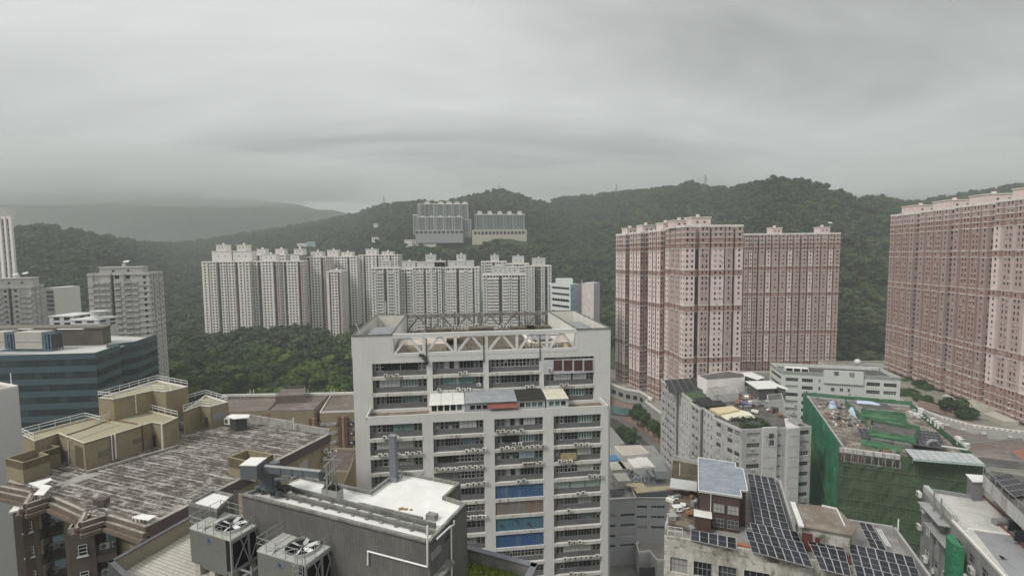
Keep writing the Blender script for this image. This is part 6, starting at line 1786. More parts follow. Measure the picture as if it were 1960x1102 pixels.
pC_ = house('', [(350, 787.5), (383, 775.7), (402, 778), (437, 768.5), (394, 755)], 75.2, ZT_ - .4)
pD_ = house('', [(10, 877), (43, 885.5), (94, 869), (79, 865), (115, 853.5), (95, 850)], 73.8, ZT_ - 3, par=1.2, edge=TAN, roofm=SAWD)
pE_ = house('', [(436, 874.5), (474, 859.5), (523, 868.8), (487, 886)], ZT_ + 2.5, ZT_ - .4, par=1.6, roofm=SAWD, edge=TAN)
def rails(px, z, closed=False):
    b = MB(); b.railing([(*at_z(x, y, z).xy, z) for x, y in px], 1.05, 2.2, .05, (1.0, .55), 4, closed); b.build('railing', WP, tf)
rails([(188, 760), (217, 762.5), (291, 746.5), (316, 749)], 78.95); rails([(188, 760), (301, 727.5), (359, 739)], 78.95)
rails([(351, 786), (383, 775), (402, 777), (436, 768), (394, 755.5), (352, 768)], 75.25)
rails([(43, 831.5), (163, 800.5), (193, 808), (217, 798)], 75.25); rails([(270, 779.5), (340, 798)], 75.25); rails([(43, 832), (66, 843)], 75.25)
# doors, windows, pipes on the roof houses
eA, eB = at_z(161, 848, 75.2).xy, at_z(291, 808, 75.2).xy
def onA(name, x0, y0, x1, y1, m, a=eA, c=eB, t=.1):
    p, q = on_wall(x0, y1, a, c), on_wall(x1, y0, a, c); dd = (Vector(c) - Vector(a)).normalized(); nn = Vector((dd.y, -dd.x)); mI = (p.xy + q.xy) / 2 + nn * t / 2
    b = MB(); b.box((mI.x, mI.y, (p.z + q.z) / 2), ((p.xy - q.xy).length, t, abs(q.z - p.z)), math.atan2(dd.y, dd.x)); return b.build(name, m, tf)
onA('window', 189, 858, 209, 876, mat('louvre_olive', (.15, .14, .10)), t=.06); onA('window', 255, 836, 270, 850, bpy.data.materials['louvre_olive'], t=.06)
def pipeA(px, m, a=eA, c=eB, r=.08):
    dd = (Vector(c) - Vector(a)).normalized(); nn = Vector((dd.y, -dd.x)); b = MB(); b.tube([on_wall(x, y, a + nn * .15, c + nn * .15) for x, y in px], r, 5); b.build('pipe', m, tf)
RED = mat('pipe_red_brown', (.13, .045, .035))
pipeA([(213, 832), (216, 880)], WP); pipeA([(219.5, 830), (222.5, 877)], WP, r=.12); pipeA([(272, 813), (275, 862)], RED)
e2a, e2b = at_z(312, 811.5, 75.2).xy, at_z(341, 798.5, 75.2).xy
pipeA([(309, 812), (311, 858)], WP, e2a, e2b, .12)
onA('door', 291, 832, 298, 853, F_DARK, at_z(291, 808, 75.2).xy, at_z(312, 811.5, 75.2).xy)
e3a, e3b = at_z(116, 831, 75.2).xy, at_z(161, 848, 75.2).xy
onA('door', 146, 857, 158, 890, mat('doorway_dark', (.09, .075, .05)), e3a, e3b, .05); onA('door', 133, 860, 144, 889, mat('door_olive', (.17, .16, .11)), e3a, e3b, .05)
pipeA([(130, 842), (132, 886)], WP, e3a, e3b, .06)
eca, ecb = at_z(402, 778, 75.2).xy, at_z(437, 768.5, 75.2).xy
onA('roller_shutter', 408, 786, 432, 806, mat('shutter_grey', (.24, .25, .26)), eca, ecb, .06)
onA('door', 392, 798, 397, 818, F_DARK, eca, ecb, .15); 
ecc, ecd = at_z(350, 787.5, 75.2).xy, at_z(383, 775.7, 75.2).xy
onA('door', 366, 787, 376, 815, mat('door_dark_tan', (.2, .175, .12)), ecc, ecd, .05)  # door a darker tan than the wall
for x, y in ((217, 763.5), (260, 755)):
    p = at_z(x, y, 78.8); b = MB(); b.tube(((p.x, p.y - .15, 78.8), (p.x, p.y - .15, 75.2)), .09, 5); b.build('pipe', WP, tf)
p = at_z(332, 741, 78.9); b = MB()
for dx in (-.3, .3):
    b.tube(((p.x + dx, p.y - 1.0, 75.0), (p.x + dx, p.y - 1.0, 80.0)), .05, 4)
for k in range(12):
    b.tube(((p.x - .3, p.y - 1.0, 75.3 + .38 * k), (p.x + .3, p.y - 1.0, 75.3 + .38 * k)), .035, 4)
b.build('ladder', WP, tf)
for px_ in ([(115, 836), (160, 822), (203, 806), (272, 786)], [(216, 803), (262, 811)]):
    b = MB(); b.tube([(*at_z(x, y, 74.95).xy, 74.98) for x, y in px_], .09, 5); b.build('pipe', RED, tf)
b = MB(); b.tube([(*at_z(x, y, 75.0).xy, 75.02) for x, y in [(200, 804), (227, 812), (150, 839), (133, 842)]], .06, 4); b.build('pipe', YEL, tf)
# white lines of the gutter at the foot of the roof houses
b = MB(); b.beam(at_z(165, 903, ZT_ - .1), at_z(341, 853, ZT_ - .1), .35, .35); b.build('gutter_kerb', EDGE, tf)
b = MB(); b.face([(*at_z(x, y, ZT_ - .34).xy, ZT_ - .345) for x, y in ((112, 925), (165, 904), (196, 906), (118, 933))]); b.build('gutter_floor', C_ROOF, tf)

# ================================================================== low brown-roofed factory behind
ZL = 45.5
lf = thing('factory_building', 'low tan factory with brown roof and red square emblem behind the striped roof', 'factory', (*at_z(550, 790, ZL).xy, 0))
BRF = patchy('roof_brown_weathered', (.135, .11, .092), (.19, .16, .145), scale=.12, third=(.25, .22, .2), stretch=(.5, 1, 1))
pl = ccw(poly_z([(425, 789), (600, 784), (627, 757.5), (430, 763)], ZL)); b = MB(); b.prism(pl, 0, ZL - .3, 0, 1); b.build('wall', [TAN, BRF], lf)
b = MB(); b.ring(pl, .3, ZL - .28, ZL + .25); b.build('parapet', mat('parapet_plum_grey', (.2, .18, .165)), lf)
a_, c_ = at_z(513, 784, ZL), at_z(538, 760, ZL); b = MB(); b.beam((a_.x, a_.y, ZL), (c_.x, c_.y, ZL), .4, .5); b.build('roof_ridge', BRF, lf)
p2 = ccw(poly_z([(612, 789), (700, 786), (700, 757), (632, 757.5)], ZL - 1.2)); b = MB(); b.prism(p2, 0, ZL - 1.5, 0, 1); b.build('wall', [TAN, BRF], lf)
b = MB(); b.ring(p2, .3, ZL - 1.48, ZL - .9); b.build('parapet', P_LEDGE, lf)
p3 = ccw(poly_z([(527, 757), (585, 754), (583, 741), (540, 743)], ZL + 3)); b = MB(); b.prism(p3, ZL - .2, ZL + 2.7, 0, 1); b.build('roof_house', [BRF, BRF], lf)
b = MB(); b.railing([(p.x, p.y, ZL + 2.7) for p in p3], 1.1, 3, .05, (1.0, .5), 4, True); b.build('railing', F_GREY, lf)
a_, c_ = at_z(425, 757, ZL), at_z(690, 752, ZL); b = MB(); b.beam((a_.x, a_.y, ZL), (c_.x, c_.y, ZL), .8, 1.0); b.build('back_parapet', P_LEDGE, lf)
for x in (479, 486, 590, 634, 640):
    p = at_z(x, 756, ZL); b = MB(); b.tube(((p.x, p.y, ZL), (p.x, p.y, ZL + 2.6)), .13, 5); b.build('post', P_LEDGE, lf)
ea, eb = poly_z([(425, 789), (600, 784)], ZL)
# the emblem: a reddish square ring with an S-shaped pale sweep and a dot
EMB = mat('emblem_red', (.25, .07, .04), var=.2)
p, q = on_wall(503, 806, ea, eb), on_wall(518.5, 791.5, ea, eb); dd = (eb - ea).normalized(); nn = Vector((dd.y, -dd.x)); rr = math.atan2(dd.y, dd.x)
emb = bpy.data.objects.new('emblem', None); COL.objects.link(emb); emb.parent = lf; pm = (p.xy + q.xy) / 2 + nn * .08; lw_ = parent_loc(lf)
emb.location = (pm.x - lw_[0], pm.y - lw_[1], (p.z + q.z) / 2); emb.rotation_euler = (0, 0, rr)
S = (q.z - p.z)
def strip(name, pts, w):
    b = MB()
    for k in range(len(pts) - 1):
        a_, c_ = Vector((pts[k][0] * S, 0, pts[k][1] * S)), Vector((pts[k + 1][0] * S, 0, pts[k + 1][1] * S)); d2 = (c_ - a_).normalized(); s2 = Vector((-d2.z, 0, d2.x)) * w * S / 2
        b.quad(a_ - s2 - d2 * .05, c_ - s2 + d2 * .05, c_ + s2 + d2 * .05, a_ + s2 - d2 * .05)
    o = bpy.data.objects.new(name, b.mesh(name, EMB)); COL.objects.link(o); o.parent = emb
strip('emblem_stroke', [(-.36, .44), (-.46, .3), (-.47, 0), (-.4, -.2), (-.22, -.28), (-.04, -.3), (0, -.42)], .13)
strip('emblem_stroke', [(0, -.44), (.25, -.48), (.45, -.46), (.47, 0), (.46, .4), (.4, .48), (.2, .48), (.08, .38), (.08, .22), (.22, .12), (.4, .12)], .12)
strip('emblem_stroke', [(-.46, -.22), (-.46, -.44)], .1)
# wing with tall red piers
ea, eb = poly_z([(612, 789), (700, 786)], ZL - 1.2); dd = (eb - ea).normalized(); nn = Vector((dd.y, -dd.x)); rr = math.atan2(dd.y, dd.x)
REDP = mat('pier_red_brown', (.16, .06, .045), var=.1)
for x0, x1, m_ in ((593, 598, REDP), (598.5, 603, TAN), (603.5, 608, REDP), (648, 653.5, REDP), (654.5, 659.5, TAN), (660.5, 665, REDP)):
    ya = 795
    p, q = on_wall(x0, ya, ea, eb), on_wall(x1, ya, ea, eb); pm = (p.xy + q.xy) / 2 + nn * .6; zt_ = on_wall((x0 + x1) / 2, 796 if x0 > 640 else 799, ea, eb).z
    b = MB(); b.box((pm.x, pm.y, zt_ / 2), ((p.xy - q.xy).length, 1.2, zt_), rr); b.build('pier', m_, lf)
for k in range(5):
    for x0, x1 in ((575, 591), (611, 646), (667, 690)):
        y0 = 808.5 + k * 17.5; p, q = on_wall(x0, y0 + 7, ea, eb), on_wall(x1, y0, ea, eb); q0 = Vector((p.x + nn.x * .06, p.y + nn.y * .06, p.z))
        window_at(lf, q0, rr, (p.xy - q.xy).length, 1.7, None, 1, F_GREY)
        if k < 3 and x0 > 600: ac_at(lf, (q0.x + dd.x * 1.2 + nn.x * .2, q0.y + dd.y * 1.2 + nn.y * .2, p.z + .6), rr); ac_at(lf, (q0.x + dd.x * 6 + nn.x * .2, q0.y + dd.y * 6 + nn.y * .2, p.z + .7), rr)
# low roof and tan stair wall between the factories
lr = thing('low_building', 'low building with dark brown roof between the tan factory and the central block', 'building', (*at_z(650, 890, 45).xy, 0))
pc = ccw(poly_z([(590, 905), (700, 905), (700, 862), (640, 860), (615, 872)], 46)); b = MB(); b.prism(pc, 0, 46, 0, 1); b.build('wall', [TAN, patchy('roof_umber', (.10, .075, .065), (.14, .11, .1), scale=.4)], lr)
b = MB(); b.ring(pc, .3, 46.03, 46.6); b.build('parapet', TAN_R, lr)
a_, c_, e_ = at_z(652, 930, 48), at_z(672, 893, 52), at_z(680, 865, 55); b = MB()
b.face([(a_.x, a_.y, 40), (c_.x, c_.y, 40), (e_.x, e_.y, 40), (e_.x, e_.y, 55), (c_.x, c_.y, 52), (a_.x, a_.y, 47)]); b.build('stair_wall', TAN, lr)
for x, y in ((621, 864), (631, 866), (643, 864)):
    p = at_z(x, y, 46.2); ac_at(lr, p, 0)
# ================================================================== right side of the street
NC = patchy('render_grey', (.40, .395, .39), (.34, .335, .33), scale=.2, third=(.23, .225, .22), stretch=(1, 1, .3), bump=.1)
NP = patchy('render_grey_pale', (.49, .485, .475), (.43, .425, .42), scale=.25, third=(.3, .295, .29), stretch=(1, 1, .3), bump=.1)
CUTS = []
def wall_windows(root, W_, a, c, z0, z1, cols, rows, depth=.3, ncol=None, nrow=2, wm=0, ac=.2, frame=None):
    """wall a-c with single windows; now and then a condenser below one"""
    def hole(p, rot, w, h, n):
        window_at(root, p, rot, w, h, ncol, nrow, frame or (F_GREY if random.random() < .7 else F_WHITE))
        if random.random() < ac:
            dd = Vector((math.cos(rot), math.sin(rot))); q = Vector((p[0], p[1])) + dd * random.uniform(.5, max(.6, w - .6)) + Vector((n.x, n.y)) * depth
            ac_at(root, (q.x, q.y, p[2] - .75), rot)
    facade(W_, None, a, c, z0, z1, cols, rows, depth, wm, hole=hole)
def px_cols(spans, y, a, c):
    dd = (Vector(c) - Vector(a)).normalized()
    r = sorted([sorted(((on_wall(p, y, a, c).xy - Vector(a)).dot(dd), (on_wall(q, y, a, c).xy - Vector(a)).dot(dd))) for p, q in spans])
    return [tuple(x) for x in r]

# ---- grey factory with two characters on the corner shaft
ZN = 45.0
gf = thing('factory_building', 'grey stained factory block with two large characters on its corner shaft', 'factory', (*at_z(1421, 822, ZN).xy, 0))
lfp = [(1265.7, 726.7), (1295, 747.5), (1299, 746), (1325, 766), (1321, 768), (1341, 782), (1345, 779.5), (1367, 793.5), (1364, 797), (1388, 808), (1421, 822)]
left = poly_z(lfp, ZN)
front_px = [(1421, 822), (1458.5, 823.5), (1462, 829), (1485, 830), (1485, 823.5), (1504.6, 824), (1505, 829), (1526, 823), (1526, 819), (1553.6, 816)]
fr = poly_z(front_px, ZN)
fr_line = (fr[0], fr[-1])
f0, f1 = fr[0], fr[-1]; fdir = (f1 - f0).normalized(); fnn = Vector((fdir.y, -fdir.x)); frot = math.atan2(fdir.y, fdir.x)
back_r = at_z(1450, 726, ZN).xy; 
foot = left[:-1] + [f0, f1, f1 + (left[0] - left[-1]).normalized() * 62]
b = MB()
fhN = 3.6
rowsN = [(ZN - 1.2 - fhN * k - 1.55, ZN - 1.2 - fhN * k) for k in range(12)][::-1]
for i in range(len(left) - 1):
    a, c = left[i], left[i + 1]; L = (c - a).length
    if L > 6:
        white_bay = i in (2, 6)
        cols = even(L, 2.6, 1.0, .6) if white_bay else even(L, 3.1, 2.3, .7)
        wall_windows(gf, b, a, c, 0, ZN, cols, rowsN, .3, None, 2, 1 if white_bay else 0, .35)
        for k in range(int(L / 1.2)):
            pass
    else:
        vq(b, a, c, 0, ZN, 0)
dd = (f1 - f0)
colsF = px_cols([(1430, 1455)], 822, f0, f1)
s0 = px_cols([(1458.5, 1485)], 822, f0, f1)[0]; s1 = px_cols([(1485, 1504)], 822, f0, f1)[0]; s2 = px_cols([(1504, 1526)], 822, f0, f1)[0]; s3 = px_cols([(1526, 1553.6)], 822, f0, f1)[0]
def FP(u, out_=0): return f0 + fdir * u + fnn * out_
wall_windows(gf, b, f0, FP(s0[0]), 0, ZN, [(c0, c1) for c0, c1 in colsF], rowsN, .3, 5, 2, 0, .6)
shaftZ = ZN + .4
vq(b, FP(s0[0]), FP(s0[0], -.8), 0, ZN); vq(b, FP(s0[0], -.0), FP(s0[1], .0), 0, ZN)
SH = MB()
m_ = FP((s0[0] + s0[1]) / 2, .45); SH.box((m_.x, m_.y, (ZN + .6) / 2), (s0[1] - s0[0], .9, ZN + .6), frot)
m_ = FP((s2[0] + s2[1]) / 2, .7); SH.box((m_.x, m_.y, (ZN + .3) / 2), (s2[1] - s2[0], 1.4, ZN + .3), frot)
SH.build('lift_shaft', NP, gf, stuff=False)
vq(b, FP(s2[0]), FP(s2[1]), 0, ZN)
wall_windows(gf, b, FP(s0[1]), FP(s1[1]), 0, ZN, [(.9, 1.9)], [(z0, z0 + .7) for z0, z1 in rowsN], .25, 1, 1, 0, 0)
wall_windows(gf, b, FP(s3[0]), f1, 0, ZN, [(.6, s3[1] - s3[0] - .8)], rowsN, .4, 4, 2, 0, .35)
vq(b, f1, foot[-1], 0, ZN); vq(b, foot[-1], left[0], 0, ZN)
b.build('wall', [NC, NP], gf)
RBN = patchy('roof_bitumen', (.075, .07, .066), (.12, .115, .108), scale=.25, third=(.17, .165, .155))
b = MB(); b.face([(p.x, p.y, ZN - .8) for p in ccw(foot)]); b.build('roof', RBN, gf)
b = MB()
for i in range(len(left) - 1):
    a, c = left[i], left[i + 1]; L = (c - a).length
    if L > 1: m = (a + c) / 2; d2 = (c - a) / L; b.box((m.x - d2.y * -.0, m.y, ZN - .35), (L, .3, .9), math.atan2(d2.y, d2.x))
m = (f0 + f1) / 2; b.box((m.x - fnn.x * .2, m.y - fnn.y * .2, ZN - .35), ((f1 - f0).length, .3, .9), frot)
b.build('parapet', NP, gf)
# floor lines on the shafts
b = MB()
for k in range(12):
    for s_, o_ in ((s0, .93), (s2, 1.43), (s1, .03)):
        q = FP((s_[0] + s_[1]) / 2, o_); b.box((q.x, q.y, ZN - 2.4 - 3.6 * k), (s_[1] - s_[0], .05, .1), frot)
b.build('floor_line', F_GREY, gf, stuff=True)
# the lettering
def letters(txt, p, rot, size, m, parent, name='lettering'):
    cu = bpy.data.curves.new(name, 'FONT'); cu.body = txt; cu.size = size; cu.extrude = .06; cu.align_x = 'CENTER'; cu.align_y = 'CENTER'
    cu.materials.append(m)
    o = bpy.data.objects.new(name, cu); COL.objects.link(o); o.parent = parent
    bpy.context.view_layer.update(); me_ = bpy.data.meshes.new_from_object(o.evaluated_get(bpy.context.evaluated_depsgraph_get())); bpy.data.objects.remove(o)
    o = bpy.data.objects.new(name, me_); COL.objects.link(o); o.parent = parent
    l = parent_loc(parent); o.location = (p[0] - l[0], p[1] - l[1], p[2] - l[2]); o.rotation_euler = (R(90), 0, rot)
    return o
INK = mat('letter_dark', (.035, .035, .037))
cu_ = (s0[0] + s0[1]) / 2
for ch, py in (('華', 835), ('潤', 847.5)):
    q = FP(cu_ + .3, .97); z = on_wall(1477, py, f0 + fnn * .95, f1 + fnn * .95).z; letters(ch, (q.x, q.y, z), frot, 2.1, INK, gf)
# roof structures
def roof_block(root, name, px, z, zb, wm, rm=None, t=.2, edge=None):
    pl = ccw(poly_z(px, z)); b = MB(); b.prism(pl, zb, z - .3, 0, 1); o = b.build(name, [wm, rm or C_ROOF], root)
    b = MB(); b.ring(pl, .2, z - .28, z); b.build('parapet', edge or wm, root)
    return pl
roof_block(gf, 'penthouse', [(1335, 718), (1354, 727), (1425.5, 722), (1424, 714), (1395, 709)], ZN + 5.5, ZN - .8, W_WHITE, RBN)
roof_block(gf, 'penthouse', [(1352, 745), (1365, 755), (1414, 751), (1409, 742), (1380, 736)], ZN + 2.6, ZN - .8, NP, C_ROOF)
p = at_z(1369, 712, ZN + 5.5); b = MB(); b.tube(((p.x, p.y, ZN + 5.4), (p.x, p.y, ZN + 9)), .12, 5); b.tube(((p.x, p.y, ZN + 8), (p.x - 1, p.y, ZN + 9.4)), .09, 4); b.build('antenna', F_WHITE, gf)
SHEET = mat('sheet_roof_white', (.60, .60, .57), var=.08)
for px_, lab in (([(1408, 713), (1450, 726.5), (1464, 722), (1438, 711.5)], 'white sheet roofed shed at the back of the grey factory roof'), ([(1426, 729), (1449, 744), (1487, 742.5), (1485, 739), (1508, 745.5), (1507, 742), (1474, 728)], 'larger white sheet roofed shed at the right of the grey factory roof')):
    pl = ccw(poly_z(px_, ZN + 4.0)); c = sum(pl, Vector((0, 0))) / len(pl); r = thing('roof_shed', lab, 'shed', (c.x, c.y, ZN - .8), 'sheds on the grey factory roof')
    b = MB(); b.prism(pl, ZN + 3.8, ZN + 4.0, 0, 0, True); b.build('roof_sheet', SHEET, r)
    b = MB(); b.prism(offset(pl, -.7), ZN - .8, ZN + 3.8, 0); b.build('wall', mat('shed_wall_dark', (.10, .1, .1), var=.3, scale=1.0), r)
roof_block(gf, 'stair_house', [(1468, 755), (1470, 766), (1500, 764), (1496, 752)], ZN + 2.6, ZN - .8, NP, RBN)
for k in range(4):
    p = at_z(1474 + k * 6.5, 770, ZN + 1.2); window_at(gf, (p.x, p.y - .3, ZN + .2), frot, .8, 1.8, 1, 1, F_GREY, G_DARK)
# solar field on the back of the roof, one rack per panel row
SOL = mat('solar_cell', (.016, .017, .024), rough=.3, var=.2, spec=.25, objvar=.5)
SOLF = mat('solar_frame', (.30, .30, .295), rough=.5)
def solar_mesh(w, h):
    b = MB(); b.box((0, 0, 0), (w, h, .04), mi=0); t = .045
    for x in (-w / 2 + t / 2, w / 2 - t / 2): b.box((x, 0, .012), (t, h, .05), mi=1)
    for y in (-h / 2 + t / 2, h / 2 - t / 2): b.box((0, y, .012), (w - 2 * t, t, .05), mi=1)
    b.box((0, 0, .014), (w - 2 * t, .02, .02), mi=1)
    return b.mesh('solar_panel', [SOL, SOLF])
SP_A = solar_mesh(3.0, 1.7)
p0, p1, p2 = at_z(1272, 729, ZN).xy, at_z(1330, 724, ZN).xy, at_z(1345, 748, ZN).xy
ex, ey = (p1 - p0), (p2 - p1)
nxp, nyp = max(1, int(ex.length / 3.15)), max(1, int(ey.length / 2.6))
for j in range(nyp):
    for i in range(nxp):
        q = p0 + ex * ((i + .5) / nxp) + ey * ((j + .5) / nyp)
        o = place('solar_panel', SP_A, gf, (q.x, q.y, ZN + .35), math.atan2(ex.y, ex.x)); o.rotation_euler = (R(10), 0, math.atan2(ex.y, ex.x))
def flat(root, name, px, z, m, t=.12):
    b = MB(); b.prism(poly_z(px, z), z - t, z, 0, 0, True); return b.build(name, m, root)
flat(gf, 'roof_mat', [(1305, 751), (1328, 768), (1362, 765), (1342, 749)], ZN - .1, mat('mat_green', (.05, .075, .04), var=.2), .5)
flat(gf, 'roof_mat', [(1328, 762), (1350, 778), (1390, 774), (1370, 758)], ZN + .2, mat('mat_black', (.022, .022, .024), var=.2), 1.0)
flat(gf, 'roof_sheet', [(1358, 781), (1376, 792), (1416, 784), (1401, 776)], ZN + .3, mat('sheet_buff', (.52, .44, .28), var=.1), .9)
flat(gf, 'roof_sheet', [(1377, 793), (1392, 803), (1447, 799), (1434, 788), (1417, 784)], ZN - .3, mat('sheet_pale_yellow', (.60, .57, .44), var=.12), .3)
flat(gf, 'roof_sheet', [(1501, 800), (1505, 822), (1530, 815), (1512, 800)], ZN - .2, mat('roof_pinkish_white', (.52, .48, .48)), .4)
# roof clutter: tanks, planters, bits
rg = random.Random(8)
CLM = [W_WHITE, F_GREY, F_DARK, C_ROOF, mat('clutter_blue', (.1, .2, .38)), mat('clutter_red', (.28, .06, .05)), mat('clutter_rust', (.22, .12, .07))]
def clutter(root, px, z, n, seed, smin=.4, smax=1.6, mats=None):
    rg = random.Random(seed); pl = ccw(poly_z(px, z)); x0, x1 = min(p.x for p in pl), max(p.x for p in pl); y0, y1 = min(p.y for p in pl), max(p.y for p in pl); k = 0
    while k < n:
        p = (rg.uniform(x0, x1), rg.uniform(y0, y1))
        if not inside(p, pl): continue
        k += 1; b = MB(); s = rg.uniform(smin, smax); kd = rg.randrange(4)
        if kd == 0: b.tube(((p[0], p[1], z), (p[0], p[1], z + s)), s * .45, 9)
        elif kd == 1: b.box((p[0], p[1], z + s * .3), (s * 1.6, s * .8, s * .6), rg.uniform(0, 3))
        elif kd == 2:
            b.box((p[0], p[1], z + s * .8), (s * 1.8, s * 1.4, .08), rg.uniform(0, 3))
            b.box((p[0], p[1], z + s * .4), (s * 1.3, s * 1.0, s * .78), rg.uniform(0, 3))
        else: b.tube(((p[0] - s, p[1], z + .2), (p[0] + s, p[1] + rg.uniform(-1, 1) * s, z + .25)), .1, 5)
        b.build('roof_clutter', rg.choice(mats or CLM), root)
clutter(gf, [(1405, 770), (1425, 790), (1470, 790), (1500, 800), (1480, 770), (1430, 762)], ZN - .5, 44, 3)
clutter(gf, [(1410, 765), (1420, 775), (1462, 772), (1450, 762)], ZN, 12, 5, .8, 2.0)
clutter(gf, [(1345, 752), (1352, 760), (1420, 753), (1412, 746)], ZN + .2, 10, 6)
b = MB(); rg = random.Random(3); pl = ccw(poly_z([(1395, 803), (1422, 820), (1480, 821), (1468, 806), (1440, 800)], ZN - .6))
for k in range(1600):
    p = (rg.uniform(min(q.x for q in pl), max(q.x for q in pl)), rg.uniform(min(q.y for q in pl), max(q.y for q in pl)))
    if not inside(p, pl): continue
    if math.sin(p[0] * 1.1) + math.sin(p[1] * .8 + 1) < -.3: continue
    s = rg.uniform(.15, .4); a = rg.uniform(0, 6.3); z = ZN - .6 + rg.uniform(.1, 1.1)
    b.face([(p[0] + s * math.cos(a), p[1] + s * math.sin(a), z), (p[0] - s * math.sin(a), p[1] + s * math.cos(a), z + rg.uniform(-.2, .2)), (p[0] - s * math.cos(a), p[1] - s * math.sin(a), z), (p[0] + s * math.sin(a), p[1] - s * math.cos(a), z + .2)])
o = b.build('roof_garden_plants', LEAF_D, gf, stuff=True)
for k in range(4):
    p = at_z(1513 + k * 4.5, 802.5 + k * 2.6, ZN + .3); b = MB(); b.tube(((p.x - .8, p.y - .5, ZN + .3), (p.x + .8, p.y + .5, ZN + .3)), .5, 9); b.build('exhaust_duct', SOLF, gf)
# ---- pale green office with roof sign
ZC = 48.0
MC = patchy('render_pale_green', (.56, .575, .555), (.51, .52, .50), scale=.2, stretch=(1, 1, .4), bump=.1)
cb2 = thing('office_building', 'pale green factory office with two characters under its roof line', 'office', (*at_z(1610, 715, ZC).xy, 0))
cp = poly_z([(1474, 693.8), (1497, 709.6), (1724, 722), (1680.7, 702)], ZC); A, B_, C_, D_ = cp
b = MB(); fhM = 3.55
rowsM = [(ZC - 3.0 - fhM * k - 1.7, ZC - 3.0 - fhM * k) for k in range(11)][::-1]
colsM = px_cols([(1504, 1528), (1535, 1556), (1567, 1571), (1591, 1598), (1608, 1615), (1623.5, 1628), (1659, 1685), (1692, 1717)], 730, B_, C_)
wall_windows(cb2, b, B_, C_, 0, ZC, colsM, rowsM, .4, None, 2, 0, .18)
wall_windows(cb2, b, A, B_, 0, ZC, even((B_ - A).length, (B_ - A).length, (B_ - A).length - 2.4, 1), rowsM, .6, 6, 1, 0, 0, F_DARK)
vq(b, C_, D_, 0, ZC); vq(b, D_, A, 0, ZC); b.build('wall', [MC, NP], cb2)
b = MB(); b.face([(p.x, p.y, ZC - 1.6) for p in ccw(cp)]); b.build('roof', RBN, cb2)
b = MB(); b.ring(ccw(cp), .3, ZC - 1.58, ZC + .02); b.build('parapet', MC, cb2)
dd = (C_ - B_).normalized(); nn = Vector((dd.y, -dd.x)); rr = math.atan2(dd.y, dd.x)
uA, uB = px_cols([(1576, 1652)], 720, B_, C_)[0]; q = B_ + dd * ((uA + uB) / 2) + nn * .4
b = MB(); b.box((q.x, q.y, ZC - 1.4), (uB - uA, .8, 6.0), rr); b.build('sign_panel', mat('panel_pale', (.55, .56, .54), var=.05), cb2)
for ch, px_, py in (('華', 1601, 715.5), ('冠', 1630.5, 718)):
    a2, c2 = B_ + nn * .85, C_ + nn * .85; p = on_wall(px_, py, a2, c2); letters(ch, (p.x, p.y, p.z), rr, 2.2, INK, cb2)
b = MB(); uA, uB = px_cols([(1576, 1650)], 750, B_, C_)[0]; q = B_ + dd * ((uA + uB) / 2) + nn * .06; b.box((q.x, q.y, ZC - 4.6), (uB - uA, .1, .25), rr); b.build('string_course', NP, cb2)
uA, uB = px_cols([(1505, 1550)], 710, B_, C_)[0]; q = B_ + dd * ((uA + uB) / 2) - nn * 3.2
b = MB(); b.box((q.x, q.y, ZC - .2), (uB - uA, 3, 3.0), rr); b.build('roof_house', W_WHITE, cb2)
for k in range(3):
    p = B_ + dd * (uA + (uB - uA) * (k + .5) / 3) - nn * 1.65; b = MB(); b.box((p.x, p.y, ZC + .4), (2.6, .1, 1.4), rr); b.build('window', G_DARK, cb2)
p = at_z(1641, 697, ZC); r = thing('satellite_dish', 'white ball shaped aerial and lattice on the pale green office', 'dish', (p.x, p.y, ZC - 1.6)); b = MB()
for i in range(6):
    th0, th1 = math.pi * i / 6, math.pi * (i + 1) / 6
    for j in range(10):
        f0_, f1_ = 2 * math.pi * j / 10, 2 * math.pi * (j + 1) / 10
        P_ = lambda t_, f_: (p.x + 1.5 * math.sin(t_) * math.cos(f_), p.y + 1.5 * math.sin(t_) * math.sin(f_), ZC + 1.2 + 1.5 * math.cos(t_))
        b.quad(P_(th0, f0_), P_(th0, f1_), P_(th1, f1_), P_(th1, f0_))
b.build('radome', F_WHITE, r); b = MB(); b.tube(((p.x, p.y, ZC - 1.6), (p.x, p.y, ZC)), .3, 6); b.build('stand', F_GREY, r)
clutter(cb2, [(1560, 702), (1690, 710), (1675, 704), (1570, 698)], ZC - 1.5, 14, 14, .8, 2.2, [W_WHITE, F_GREY, C_ROOF, NP])
clutter(cb2, [(1672, 706), (1690, 716), (1712, 716), (1685, 704)], ZC - 1.5, 8, 15, .5, 1.6, [F_DARK, F_GREY])
b = MB(); a_, c_ = at_z(1540, 712, ZC + 1.2), at_z(1500, 712, ZC + 1.2)
for x, y in ((1496, 700), (1503, 706), (1500, 708)):
    p = at_z(x, y, ZC); b.tube(((p.x, p.y, ZC - 1.6), (p.x, p.y, ZC + 1.4)), .2, 5)
b.build('post', mat('post_mint', (.35, .48, .45)), cb2)

